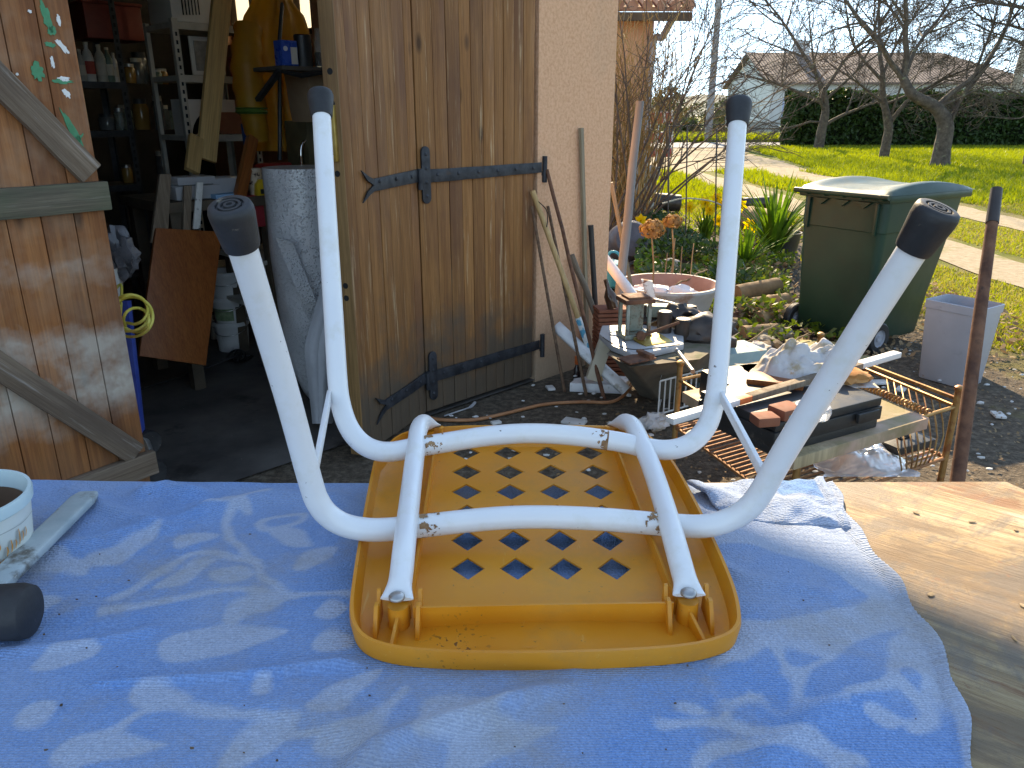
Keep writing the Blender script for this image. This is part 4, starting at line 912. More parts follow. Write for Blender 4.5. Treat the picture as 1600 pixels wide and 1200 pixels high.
m = MB(); c = U2(368, 105, QP+.1); m.lathe([(.035, 0), (.04, .11), (.03, .12)], None, 14, c-Vector((0, 0, .06))); tag(m.build('red_tin', M_REDLBL), 'small red and white tin beside the raincoat', 'tin')
# inside bench
QB0, QB1 = 1.15, 1.75
sB0 = sq(560, 300, QB0)[0]; sB1 = sq(252, 290, QB0)[0]
M_BENCH = pm('bench_board', (.06, .045, .03), (.12, .085, .055), rough=.7, scale=6)
bench = thing('garage_bench', 'cluttered dark workbench inside the garage doorway', 'workbench', F((sB0+sB1)/2, 1.4))
m = MB(); m.prism([F(sB0, QB0, ZB2-.05), F(sB1, QB0, ZB2-.05), F(sB1, QB1, ZB2-.05), F(sB0, QB1, ZB2-.05)], (0, 0, .05)); m.build('bench_top', M_BENCH, bench, bevel=.003)
for s in (sB0+.06, (sB0+sB1)/2, sB1-.06):
    for q in (QB0+.05, QB1-.05): m = MB(); m.box(F(s, q, (ZB2-.05)/2), (.06, .06, ZB2-.052), RM); m.build('leg', M_BENCH, bench)
for z in (.35, .62): m = MB(); m.prism([F(sB0, QB0+.05, z), F(sB1-.5, QB0+.05, z), F(sB1-.5, QB1, z), F(sB0, QB1, z)], (0, 0, .025)); m.build('bench_shelf', M_GYMET, bench, smooth=False)
# leaning pine boards
tag(plank('pine_plank', U2(322, 250, 1.45), U2(352, -60, 1.75), .105, .03, M_PINE, up=N_), 'tall new pine plank leaning on the pale rack', 'plank')
plank('pine_offcut', U2(300, 268, 1.35), U2(306, 214, 1.45), .075, .03, M_PINE, 'short splintered pine offcut at the foot of tall plank', 'offcut', up=N_)
plank('brown_batten', U2(372, 318, 1.1), U2(394, 216, 1.3), .055, .04, M_REDW, 'red brown batten leaning below the raincoat', 'batten', up=N_)
# raincoat hanging
t = NT('oilskin'); col = t.ramp(t.noise(6, 5), [(.3, (.5, .24, .02)), (.7, (.7, .38, .04))]); t.set(Base_Color=col, Roughness=.5)
b_ = t.n.new('ShaderNodeBsdfTranslucent'); t.lk(t.mix(1., col, (1., .7, .3), 'MULTIPLY'), b_.inputs[0]); mx = t.n.new('ShaderNodeMixShader'); mx.inputs[0].default_value = .55
t.lk(t.b.outputs[0], mx.inputs[1]); t.lk(b_.outputs[0], mx.inputs[2]); t.lk(mx.outputs[0], t.out.inputs[0]); M_OIL = t.m
QR = 1.55
coat = thing('raincoat', 'yellow oilskin raincoat hanging in the garage', 'raincoat', U2(430, 236, QR))
prof = [(-30, 398, 452), (5, 392, 458), (25, 380, 474), (50, 374, 482), (90, 374, 484), (140, 384, 486), (190, 392, 488), (236, 397, 490)]
rows = []
for i in range(40):
    y = -30+266*i/39; x0 = np.interp(y, [p[0] for p in prof], [p[1] for p in prof]); x1 = np.interp(y, [p[0] for p in prof], [p[2] for p in prof]); r = []
    for j in range(44):
        u = j/43; p = U2(x0+(x1-x0)*u, y, QR); f = math.sin(u*21+.6*math.sin(i*.12))*.018*(.3+i/39)+.02*noise.noise(Vector((u*5, i*.15, 1))); r.append(p+N_*(.06*math.sin(math.pi*u)+f))
    rows.append(r)
MB().sheet(rows).build('coat_body', M_OIL, coat)
def sleeve(pts, rr, nm, mat=M_OIL):
    q = spline(pts, 6); m = MB(); n = 14; rows = []
    m.tube(q, [np.interp(i/(len(q)-1), np.linspace(0, 1, len(rr)), rr)*(1+.08*math.sin(i*2.1)) for i in range(len(q))], n); return m.build(nm, mat, coat)
sl = sleeve([U2(388, 40, QR-.1), U2(386, 100, QR-.13), U2(392, 160, QR-.14), U2(405, 222, QR-.15)], [.07, .085, .08, .055], 'sleeve')
sleeve([U2(393, 168, QR-.145), U2(394, 178, QR-.145)], [.083, .083], 'cuff_band', pm('green_cuff', (.05, .12, .02), (.09, .17, .03)))
m = MB(); m.tube([U2(446, -60, QR+.03), U2(437, 60, QR-.12), U2(437, 250, QR-.12)], .012, 8); tag(m.build('steel_post', M_DKMET), 'thin dark upright post in front of the raincoat', 'post')
# wall shelf with tins
QS = 1.0; sh = thing('bracket_shelf', 'dark bracket shelf holding tins beside the raincoat', 'shelf', U2(480, 105, QS))
a = U2(440, 102, QS); b = U2(575, 92, QS); zS = a.z
m = MB(); m.prism([Vector((p.x, p.y, zS-.02)) for p in (a, b, b+I_*.3, a+I_*.3)], (0, 0, .02)); m.build('shelf_board', M_SHELFB, sh, bevel=.003); m = MB(); m.bar(Vector((a.x, a.y, zS-.16))+I_*.28, Vector((a.x, a.y, zS-.022))+I_*.02, .03, .02); m.build('bracket', M_DKMET, sh)
M_BLUE = pm('blue_tin', (.01, .06, .3), (.02, .09, .4), rough=.3, scale=9)
can = thing('blue_tin', 'blue square tin with white label on the bracket shelf', 'tin', U2(447, 95, QS+.08)); c = U2(448, 95, QS+.07); c.z = zS+.062
m = MB(); m.box(c, (.09, .08, .12), RM); m.build('body', M_BLUE, can, bevel=.005); m = MB(); m.box(c-I_*.0415+A_*-.022+Vector((0, 0, -.012)), (.035, .003, .08), RM); m.build('paper_label', M_LABEL, can); m = MB(); m.lathe([(.012, 0), (.012, .003), (.0005, .003)], Matrix((A_, Vector((0, 0, 1)), N_)).transposed(), 14, c-I_*.0405+A_*.025+Vector((0, 0, .02))); m.build('round_mark', M_WHPL, can)
m = MB(); c = U2(475, 95, QS+.07); c.z = zS+.001; m.lathe([(.045, 0), (.045, .15), (.04, .155)], None, 20, c); tag(m.build('black_can', pm('black_paint', (.012, .012, .014), (.03, .03, .03), rough=.5)), 'black cylindrical can on the bracket shelf', 'can')
c = U2(505, 95, QS+.06); c.z = zS+.001; jj = jar(c, .19, .042, M_GLASS, 'clear glass jar half full of dark liquid on bracket shelf', M_GLASS); m = MB(); m.lathe([(.038, .006), (.0385, .075)], None, 16, c); m.build('contents', pm('dark_liquid', (.03, .012, .01), (.05, .02, .015), rough=.1), jj)
pl = thing('pliers', 'black pliers with orange grip hanging below the shelf', 'pliers', U2(480, 108, QS-.02)); m = MB(); m.tube([U2(440, 112, QS-.03), U2(470, 118, QS-.03), U2(508, 112, QS-.03)], [.008, .013, .013], 8); m.build('handle', M_BLACK, pl); m = MB(); m.tube([U2(508, 112, QS-.03), U2(516, 109, QS-.03)], [.014, .013], 10); m.build('orange_grip', pm('orange_grip', (.5, .12, .03), (.6, .18, .05)), pl)
M_CARD = pm('cardboard', (.3, .2, .12), (.38, .27, .17), rough=.85, scale=4)
m = MB(); c = U2(508, 145, QS+.25); mc = MB(); mc.box(Vector((c.x, c.y, (ZB2+c.z-.15)/2))+I_*.1, (.3, .24, c.z-.15-ZB2), RM); tag(mc.build('steel_cabinet', pm('olive_cabinet', (.07, .06, .03), (.12, .1, .05), rough=.5), bevel=.006), 'olive steel cabinet carrying the cardboard box', 'cabinet')
m.box(c, (.34, .24, .28), RM @ Matrix.Rotation(.1, 3, 'Y')); tag(m.build('cardboard_box', M_CARD, bevel=.004), 'brown cardboard box below the bracket shelf', 'box')
# clutter on the bench
def onb(px, q, dz=0.): s, _ = sq(px, 290, q); return F(s, q, ZB2+.002+dz)
m = MB(); c = onb(300, QB0+.12); m.box(c+Vector((0, 0, .035)), (.24, .16, .07), RM); tub2 = tag(m.build('plastic_box', M_FILM, bevel=.012), 'clear plastic box full of screws at bench end', 'box')
m = MB(); c = onb(300, QB0+.12, .073); m.box(c+Vector((0, 0, .02)), (.2, .14, .04), RM); tag(m.build('plastic_box', M_FILM, bevel=.01), 'smaller clear plastic box stacked on the screw box', 'box')
m = MB(); c = onb(345, QB0+.14); m.box(c+Vector((0, 0, .05)), (.2, .15, .1), RM @ Matrix.Rotation(.2, 3, 'Z')); tag(m.build('crumpled_bag', M_FILM, bevel=.02), 'crumpled clear bag beside the screw boxes', 'bag')
m = MB(); c = onb(352, QB0+.03); m.box(c+Vector((0, 0, .012)), (.16, .1, .022), RM); tag(m.build('blue_notebook', pm('pale_blue', (.12, .3, .5), (.2, .4, .6)), bevel=.003), 'flat pale blue packet near the bench edge', 'packet')
m = MB(); c = onb(427, QB0+.2); m.tube([c+A_*.11+Vector((0, 0, .1)), c-A_*.11+Vector((0, 0, .1))], .055, 16); rd = tag(m.build('red_roll', pm('deep_red', (.3, .02, .015), (.4, .04, .03), rough=.4)), 'dark red cylinder lying under the raincoat', 'roll')
m = MB(); c = onb(400, QB0+.06); m.lathe([(.035, 0), (.038, .1), (.036, .14)], None, 18, c); tin = tag(m.build('printed_tin', pm('cream_tin', (.5, .38, .26), (.6, .47, .34), scale=40, spots=[((.08, .04, .03), 30, .55, .05), ((.4, .08, .05), 20, .62, .05)])), 'cream tin with dark and red print on the bench', 'tin')
tape = thing('tape_measure', 'yellow tape measure standing on the bench', 'tape measure', onb(413, QB0-.02)); c = onb(413, QB0+.0); pts = [(-.04, 0), (.045, 0), (.04, .06), (.022, .085), (-.022, .085), (-.036, .05)]
m = MB(); m.prism([c+A_*u+Vector((0, 0, v)) for u, v in pts], I_*.04); m.build('case', pm('tape_yellow', (.6, .38, .02), (.7, .46, .04), rough=.35), tape, bevel=.006); m = MB(); m.box(c-I_*.002+Vector((0, 0, .022)), (.05, .004, .024), RM); m.build('black_band', M_BLACK, tape)
m = MB(); m.tube(spline([c-A_*.045+Vector((0, 0, .05)), c-A_*.06+Vector((0, 0, .0)), c-A_*.075+N_*.03+Vector((0, 0, -.06))], 5), .009, 6); m.build('blade', pm('tape_blade', (.65, .5, .2), (.7, .55, .25)), tape)
sink = thing('steel_sink', 'small steel sink basin with curved tap on the bench', 'sink', onb(470, QB0+.2)); c = onb(475, QB0+.22)
m = MB(); m.box(c+Vector((0, 0, .05)), (.36, .3, .1), RM); m.build('basin', pm('sink_steel', (.42, .4, .36), (.52, .5, .46), rough=.35, metal=.6), sink, bevel=.01)
m = MB(); tp = onb(475, QB0+.1, .1); m.tube(spline([tp, tp+Vector((0, 0, .12)), tp+Vector((0, 0, .17))-A_*.03, tp+Vector((0, 0, .17))-A_*.08, tp+Vector((0, 0, .14))-A_*.1], 6), .009, 12); m.build('tap', pm('chrome', (.7, .7, .7), (.8, .8, .8), rough=.12, metal=1), sink)
m = MB(); c = onb(425, QB0+.25); m.box(c+Vector((0, 0, .02)), (.3, .2, .04), RM); tag(m.build('metal_tray', M_GYMET, bevel=.004), 'pale metal tray under the red cylinder', 'tray')
m = MB(); c = U2(410, 325, QB0+.15); m.box(c, (.34, .25, .17), RM); tag(m.build('red_toolbox', pm('crimson_metal', (.33, .02, .03), (.42, .04, .05), rough=.4), bevel=.01), 'crimson metal box on the bench shelf', 'box')
# things leaning against the bench
a = U2(255, 560, 1.0); 
def quad_board(name, px4, q4, th, mat, label, cat):
    p = [U2(x, y, q) for (x, y), q in zip(px4, q4)]; nrm = (p[1]-p[0]).cross(p[3]-p[0]).normalized()
    if nrm.dot(N_) < 0: nrm = -nrm
    m = MB(); m.prism(p, -nrm*th); o = m.build(name, mat, bevel=.003); return tag(o, label, cat)
quad_board('varnished_board', [(218, 556), (322, 571), (347, 362), (244, 356)], [.95, .95, 1.12, 1.12], .022, M_REDW, 'varnished red brown board leaning against the bench', 'board')
quad_board('rough_plank', [(236, 380), (262, 382), (268, 272), (250, 272)], [1.13, 1.13, 1.14, 1.14], .025, M_OLDW, 'rough plank standing behind the varnished board', 'plank')
quad_board('thin_lath', [(286, 380), (298, 380), (300, 290), (288, 290)], [1.13, 1.13, 1.14, 1.14], .02, M_OLDW, 'thin wooden lath between rough plank and white strip', 'lath')
quad_board('white_strip', [(302, 358), (313, 358), (318, 285), (308, 285)], [1.1, 1.1, 1.12, 1.12], .015, pm('scuffed_white', (.6, .6, .57), (.7, .7, .67), scale=30, spots=[((.1, .09, .08), 24, .56, .05)]), 'scuffed white strip with dark marks behind the board', 'strip')
# buckets
M_BUCK = pm('bucket_white', (.55, .56, .56), (.66, .66, .65), rough=.45, scale=6, spots=[((.3, .3, .3), 8, .62, .1)]); M_GLAB = pm('green_label', (.16, .24, .12), (.28, .36, .22), scale=40)
bc = G(362, 548, .012); bc = bc+Vector((-.0, .05, 0)); hb = .185; r0b = .105
for k in range(3):
    c = bc+Vector((.004*k, 0, .001+k*(hb-.028))); b = thing('white_bucket', ['white bucket at the bottom of the stack of three', 'middle white bucket with green label in the stack', 'top white bucket of the stack with wire handle'][k], 'bucket', c, 0, 'stacked white buckets')
    m = MB(); m.lathe([(r0b*.86, 0), (r0b*.98, hb*.86), (r0b*1.06, hb*.87), (r0b*1.06, hb*.92), (r0b*1.03, hb), (r0b*.98, hb), (r0b*.84, .02)], None, 28, c, True, True); m.build('body', M_BUCK, b)
    m = MB(); m.tube(spline([c+Vector((r0b*1.02*math.cos(a), r0b*1.05*math.sin(a), hb*.85-.05*math.sin((a+math.pi))) ) for a in [math.pi+math.pi*i/8 for i in range(9)]], 3), .0025, 6); m.build('wire_handle', M_STEEL, b)
    if k == 1:
        m = MB(); rows = [[c+Vector((r0b*(.9+.1*z/hb)*math.cos(a)*1.012, r0b*(.9+.1*z/hb)*math.sin(a)*1.012, z)) for a in [R(228+i*6) for i in range(13)]] for z in (.045, .12)]; m.sheet(rows); m.build('paper_label', M_GLAB, b)
# bubble-wrap roll
t = NT('bubble_wrap'); vr = t.voro(95); n1 = t.noise(4, 5); col = t.ramp(n1, [(.3, (.4, .405, .415)), (.7, (.54, .545, .555))]); t.set(Base_Color=col, Roughness=.28, Specular_IOR_Level=.55, Coat_Weight=.4, Coat_Roughness=.2); t.bump(t.ramp(vr, [(0., 1.), (.5, 0.)]), .9, .006); M_BUB = t.m
rc = G(494, 645, .012); m = MB(); rows = []; n = 40
for i in range(30):
    z = 1.17*i/29; s = z/1.17; rx = np.interp(s, [0, .06, .25, .45, 1], [.06, .1, .15, .175, .17]); cx = np.interp(s, [0, .3, 1], [.02, .0, -.012]); r = []
    for j in range(n+1): a = 2*math.pi*j/n; k = 1+.06*noise.noise(Vector((math.cos(a)*1.4, math.sin(a)*1.4, z*3)))*(1-s)*3; r.append(rc+Vector((cx+rx*k*math.cos(a), rx*k*math.sin(a)+.14, z)))
    rows.append(r)
roll = thing('bubble_wrap_roll', 'upright grey roll of bubble wrap inside the doorway', 'roll', rc); m.sheet(rows); m.f.append(list(range(29*(n+1), 29*(n+1)+n))); m.build('wrap', M_BUB, roll, angle=60)
pts = []
flap = [[U2(430+28*u+60*v, 370+10*u+150*v, .37-.02*u+.02*math.sin(v*9)) for u in (0, .5, 1)] for v in [i/12 for i in range(13)]]
MB().sheet(flap).build('loose_flap', M_BUB, roll)
M_QUILT = pm('grey_quilt', (.34, .35, .37), (.42, .43, .45), rough=.8, scale=5, bump=.5, bs=26, bd=.01)
rows = []
for i in range(26):
    v = i/25; r = []
    for j in range(16):
        u = j/15; x0 = np.interp(v, [0, .35, .7, 1], [527, 515, 475, 488]); x1 = np.interp(v, [0, .5, 1], [540, 556, 520]); y = 262+400*v
        f = .012*abs(math.sin(u*9))+.008*abs(math.sin(v*24)); r.append(U2(x0+(x1-x0)*u, y, .27-.06*math.sin(math.pi*u)-f))
    rows.append(r)
tag(MB().sheet(rows).build('quilted_sheet', M_QUILT), 'grey quilted sheet hanging down beside the roll of bubble wrap', 'sheet')
# black cable on the garage floor
M_CABLE = pm('black_cable', (.01, .01, .011), (.02, .02, .02), rough=.6)
loops = [G(345, 562, .02)]+[G(372+20*math.cos(a)*(1-.04*i), 556+9*math.sin(a), .02+.002*i) for i, a in enumerate([k*.55 for k in range(30)])]+[G(330, 572, .02), G(270, 592, .02), G(215, 610, .02), G(160, 640, .02)]
m = MB(); m.tube(spline(loops, 4), .0065, 6); tag(m.build('power_cable', M_CABLE), 'black power cable coiled on the garage floor by the buckets', 'cable')
# blue hand truck with yellow hose
M_BLUEM = pm('blue_enamel', (.015, .045, .25), (.03, .08, .36), rough=.4, scale=9, spots=[((.3, .33, .4), 20, .68, .04)])
ht = thing('hand_truck', 'blue steel hand truck behind the braced door', 'hand truck', P(222, 700, 2.78))
plank('blue_upright', P(190, 470, 2.85), P(217, 715, 2.78), .06, .03, M_BLUEM, parent=ht, up=Vector((0, -1, 0)))
m = MB(); m.prism([P(207, 665, 2.77), P(228, 690, 2.76), P(240, 722, 2.75), P(222, 735, 2.75), P(208, 700, 2.77)], (0, .03, 0)); m.build('toe_plate', M_STEEL, ht, bevel=.002)
for px, py, rr in ((231, 690, .05), (236, 738, .058)):
    c = P(px, py, 2.80 if rr < .055 else 2.72); m = MB(); Mx = Matrix((Vector((0, 0, 1)), Vector((.6, .8, 0)), Vector((.8, -.6, 0)))).transposed()
    m.lathe([(rr*.55, -.02), (rr*.9, -.022), (rr, -.012), (rr, .012), (rr*.9, .022), (rr*.55, .02)], Mx, 26, c); w = m.build('wheel', M_RUB, ht); m = MB(); m.lathe([(rr*.5, -.012), (rr*.54, .012), (rr*.2, .018)], Mx, 20, c); m.build('rim', M_STEEL, w)
M_YH = pm('yellow_hose', (.5, .42, .06), (.62, .55, .12), rough=.4, scale=6, spots=[((.45, .22, .1), 6, .6, .1)])
pts = [P(180, 452, 2.9), P(190, 448, 2.9)]
for i in range(44):
    a = i*.62+2.2; k = i/44; lp = int(i*.62/6.28); rr_ = (30, 24, 33, 20, 27)[lp % 5]; pts.append(P((203, 207, 206, 213, 209)[lp % 5]+rr_*math.cos(a), (489, 484, 495, 500, 490)[lp % 5]+rr_*.95*math.sin(a), 2.74-.02*k+.03*math.sin(i*1.3)))
m = MB(); m.tube(spline(pts, 4), .0055, 8); tag(m.build('coiled_hose', M_YH), 'yellow coiled air hose hanging on the hand truck', 'hose')
m = MB(); c = P(190, 395, 3.3); m.blob(c, (.06, .05, .11), 4, .5, 1.8, 3); tag(m.build('plastic_bag', pm('grey_bag', (.1, .1, .11), (.2, .2, .22), rough=.3, bump=.4, bs=30)), 'crumpled grey plastic bag hanging behind braced door', 'bag')
m = MB(); m.tube([P(172, 470, 3.3), P(172, 398, 3.3)], [.05, .05], 14); m.tube([P(172, 398, 3.3), P(176, 380, 3.3)], [.035, .02], 12); tag(m.build('pale_canister', M_WHPL), 'pale plastic canister below the grey bag', 'canister')
# ------------------------------------------------------------------ tools leaning on the pink wall
M_RUST = pm('rust', (.09, .035, .02), (.22, .095, .05), rough=.85, scale=18, bump=.5, bs=90, spots=[((.04, .022, .018), 9, .56, .1)])
M_REBAR = pm('rusty_rebar', (.1, .05, .03), (.2, .12, .07), rough=.8, scale=30, bump=.3)
M_ASH = wood('ash_handle', (.5, .3, .12), (.62, .4, .19), gs=14, rough=.45, rnd=.05, knots=False, bump=.2)[0].m
M_LATH = wood('grey_lath', (.24, .19, .12), (.36, .29, .2), gs=26, rough=.8, rnd=.12, knots=False)[0].m
M_GREYW = pm('silvered_wood', (.17, .165, .16), (.31, .305, .3), rough=.9, scale=14, st=(1, 1, .06), bump=.6, bs=60)
M_PVC = pm('white_pvc', (.66, .66, .66), (.76, .76, .76), rough=.4, scale=6, spots=[((.4, .38, .33), 12, .6, .1)])
M_BLKPIPE = pm('black_pipe', (.018, .018, .018), (.035, .035, .035), rough=.5)
wallp = lambda px, py, off=.02: U2(px, py, -off)
gr = 'poles leaning on the pink wall'
rod('twisted_bar', G(882, 612, .0), wallp(831, 322), .0085, .0075, M_REBAR, 'rusty twisted bar closest to the plank door', 'bar', rib=.022, n=8, group=gr)
rod('twisted_bar', G(916, 618, .0), wallp(856, 322), .0085, .0075, M_REBAR, 'rusty twisted bar standing behind the broom handle', 'bar', rib=.022, n=8, group=gr)
br = thing('broom_handle', 'pale wooden broom handle with blue and white tape', 'handle', G(935, 560, .1)); p0, p1 = G(944, 610, 0), wallp(832, 298)
def shaft(p0, p1, s0, s1, r, mat, par, nm): m = MB(); m.tube([p0.lerp(p1, s0), p0.lerp(p1, (s0+s1)/2), p0.lerp(p1, s1)], r, 14); return m.build(nm, mat, par)
shaft(p0, p1, .0, 1, .0145, M_ASH, br, 'shaft'); shaft(p0, p1, .18, .38, .0165, pm('printed_tape', (.7, .7, .68), (.05, .35, .5), scale=20, st=(1, 1, 1), lo=.5, hi=.56), br, 'tape')
m = MB(); m.tube(spline([p1.lerp(p0, .05)+N_*.015, p1.lerp(p0, .09)+N_*.02-A_*.03, p1.lerp(p0, .14)+N_*.02-A_*.012, p1.lerp(p0, .17)+N_*.018+A_*.01], 5), .0025, 6); m.build('cord', M_BLACK, br)
rod('iron_bar', G(944, 624, .0), wallp(855, 265), .011, .0095, M_RUST, 'long rusted iron bar crossing in front of broom handle', 'bar', n=10, wob=.004, group=gr)
gs1 = wallp(893, 398); gs0 = P(950, 540, 4.2); gs0 = gs1+(gs0-gs1)*(gs1.z/(gs1.z-gs0.z))
rod('grey_stick', gs0, gs1, .0155, .018, M_OLDW, 'thick dark grey wooden stick leaning low on wall', 'stick', n=12, wob=.006, group=gr)
plank('wall_lath', F(-.43, -.035, .0), wallp(908, 200), .024, .018, M_LATH, 'narrow upright grey lath against pink wall', 'lath', up=N_, group=gr)
rod('black_pipe', F(-.50, -.06, .02), wallp(923, 352, .03), .0155, .0155, M_BLKPIPE, 'black plastic pipe standing in the wall corner', 'pipe', n=16, group=gr)
# posts leaning beyond the corner
tag(rod('wooden_post', G(968, 555, .0)+Vector((0, .25, 0)), P(1000, 158, 4.9), .032, .024, M_GREYW, wob=.01, n=12), 'tall grey round post beyond the pink wall corner', 'post')
plank('garden_stake', G(1000, 520, .05), P(955, 285, 4.9), .03, .022, M_LATH, 'slim wooden stake crossing behind the grey post', 'stake')
rod('white_pipe', P(1010, 490, 4.4), P(938, 395, 4.75), .034, .03, M_PVC, 'white plastic pipe slanting behind the grey post', 'pipe', n=18)
# gutter pieces by the wall
gt = thing('gutter_length', 'dirty white length of plastic gutter slanting by the wall', 'gutter', G(940, 600)); a, b = P(868, 510, 4.0), G(978, 612, .03)
d = (b-a).normalized(); sx = Vector((d.y, -d.x, 0)).normalized(); up = sx.cross(d); up = up if up.z > 0 else -up
m = MB(); rows = []
for i in range(8):
    p = a.lerp(b, i/7); rows.append([p+sx*.04*math.cos(t_)*1.+up*(.035*math.sin(t_)) for t_ in [R(-20+22*k) for k in range(11)]])
m.sheet(rows); o = m.build('channel', M_PVC, gt); o.modifiers.new('t', 'SOLIDIFY').thickness = .003
m = MB(); m.prism([G(890, 612, .006), G(975, 616, .006), G(985, 602, .006), G(935, 598, .006), G(900, 604, .006)], (0, 0, .05)); tag(m.build('white_offcut', M_PVC, bevel=.003), 'flat white plastic offcut on the ground by wall', 'offcut')
m = MB(); m.box(P(937, 560, 3.85), (.07, .06, .24), Matrix.Rotation(.3, 3, 'Y')); tag(m.build('cream_downpipe', pm('cream_plastic', (.55, .48, .36), (.62, .55, .43)), bevel=.008), 'cream plastic downpipe piece behind the gutter', 'pipe')
m = MB(); c = G(901, 590, .0); m.lathe([(.02, 0), (.02, .05), (.009, .075), (.009, .09)], None, 14, c); o = m.build('glue_bottle', pm('dark_bottle', (.02, .015, .015), (.04, .02, .02), rough=.3)); tag(o, 'small dark bottle with orange top by the wall', 'bottle')
m = MB(); m.lathe([(.011, .08), (.014, .085), (.014, .125), (.006, .13)], None, 12, c); m.build('orange_cap', pm('orange_cap', (.65, .12, .03), (.72, .18, .05), rough=.4), o)
# orange hose on the ground, pale offcut of cable
M_OHOSE = pm('orange_hose', (.34, .13, .05), (.45, .2, .09), rough=.5, scale=10)
m = MB(); m.tube(spline([G(672, 653, .012), G(690, 656, .012), G(740, 656, .012), G(790, 646, .012), G(850, 632, .012), G(910, 628, .012), G(955, 628, .012), G(980, 612, .03), G(990, 590, .1)], 6), .009, 10); tag(m.build('orange_hose', M_OHOSE), 'thin orange hose lying across the dark ground', 'hose')
m = MB(); m.tube(spline([G(694, 650, .01), G(718, 642, .01), G(735, 636, .01), G(742, 629, .012)], 6), [.004]*12+[.008]*7, 8); tag(m.build('grey_cable_end', pm('grey_rubber', (.3, .3, .31), (.4, .4, .4))), 'short grey cable end beside the orange hose', 'cable')
# ------------------------------------------------------------------ junk heap
M_TROUGH = pm('mossy_concrete', (.12, .1, .075), (.2, .165, .12), rough=.9, scale=5, bump=.5, bs=40, spots=[((.09, .1, .05), 5, .55, .1)])
M_LIDG = pm('grey_plastic_lid', (.36, .38, .4), (.44, .46, .48), rough=.45, scale=5)
tr = thing('old_trough', 'brown mossy trough with sloping front full of junk', 'trough', G(1020, 600)); zt_ = .36
Lc = [G(952, 553, zt_), G(985, 572, zt_), G(1090, 560, zt_), G(1150, 520, zt_), G(985, 520, zt_)]
low = [G(1010, 630, 0)+Vector((-.02, .12, 0)), G(1030, 628, 0), G(1095, 605, 0), G(1140, 575, 0), G(1010, 585, 0)]
m = MB(); m.add(Lc+low, [(0, 1, 2, 3, 4), (9, 8, 7, 6, 5)]+[(i, (i+1) % 5, 5+(i+1) % 5, 5+i) for i in range(5)]); m.build('body', M_TROUGH, tr, bevel=.012)
lid = thing('plastic_cover', 'pale grey plastic cover lying across the trough', 'cover', G(1000, 545, zt_)); pts = [G(x, y, zt_+.004) for x, y in ((936, 530), (955, 549), (985, 561), (1012, 560), (1068, 547), (1067, 525), (1000, 515), (940, 517))]
m = MB(); m.prism(pts, (0, 0, .03)); m.build('plate', M_LIDG, lid, bevel=.008); q = G(962, 522, zt_+.034); m = MB(); m.lathe([(.035, 0), (.033, .006), (.028, .007), (.026, .002), (.0005, .002)], None, 28, q); m.build('round_boss', M_LIDG, lid)
m = MB(); m.tube(spline([G(x, y, zt_+.036) for x, y in ((942, 527), (960, 538), (990, 546), (1030, 543), (1062, 538))], 4), .002, 6); m.build('groove', M_BLKPIPE, lid)
# rusty lantern
M_LANT = pm('peeling_green_tin', (.2, .24, .2), (.33, .38, .33), rough=.6, scale=14, metal=.3, spots=[((.17, .075, .035), 7, .5, .1), ((.1, .05, .03), 22, .55, .08)])
lc = G(990, 526, zt_+.036); lan = thing('rusty_lantern', 'rusty square tin lantern standing on the grey plastic cover', 'lantern', lc)
Rl = Matrix.Rotation(.25, 3, 'Z'); m = MB(); m.box(lc+Vector((0, 0, .012)), (.14, .12, .024), Rl); m.build('base', M_LANT, lan, bevel=.004)
for sx_ in (-1, 1):
    for sy_ in (-1, 1): m = MB(); m.box(lc+Rl @ Vector((sx_*.055, sy_*.046, .1)), (.016, .016, .15), Rl); m.build('corner_post', M_LANT, lan, bevel=.002)
m = MB(); m.box(lc+Vector((0, .02, .1)), (.06, .05, .14), Rl); m.build('burner', M_LANT, lan, bevel=.005); m = MB(); m.box(lc+Vector((0, 0, .185)), (.15, .13, .022), Rl); m.box(lc+Vector((0, 0, .2)), (.11, .1, .012), Rl); m.build('roof', M_RUST, lan, bevel=.004)
m = MB(); a = lc+Vector((.02, -.09, .03)); m.tube([a, a+Vector((.18, .02, .06))], .008, 8); m.lathe([(.022, -.01), (.022, .012), (.01, .014)], Matrix.Rotation(R(90), 3, 'X'), 16, a); m.build('spigot', M_RUST, lan)
m = MB(); c = G(1020, 532, zt_+.04); m.box(c, (.16, .1, .012), Matrix.Rotation(.5, 3, 'Z') @ Matrix.Rotation(.15, 3, 'X')); tag(m.build('brass_plate', M_BRASS, bevel=.003), 'bent brass plate lying under the lantern spigot', 'plate')
# machine parts
M_CAST = pm('greasy_cast_iron', (.035, .028, .026), (.075, .06, .052), rough=.42, scale=12, metal=.35, bump=.3, bs=50)
def cyl(m, c, r, h, n=20): m.lathe([(r*.9, 0), (r, r*.1), (r, h-r*.15), (r*.85, h)], None, n, c)
mp = thing('pump_casting', 'dark cast iron pump housing with twin cylinders', 'machine part', G(1070, 540, .3)); c = G(1052, 535, .34)
m = MB(); cyl(m, c+Vector((-.05, 0, 0)), .036, .16); m.build('cylinder', M_CAST, mp); m = MB(); cyl(m, c+Vector((.035, -.03, -.02)), .04, .15); m.build('cylinder', M_CAST, mp)
m = MB(); m.blob(c+Vector((.16, 0, .06)), (.15, .09, .085), 3, .25, 1.6, 3); m.build('housing', M_CAST, mp); m = MB(); m.box(c+Vector((.1, .02, -.0)), (.42, .12, .05), Matrix.Rotation(.1, 3, 'Z')); m.build('foot', M_CAST, mp, bevel=.01)
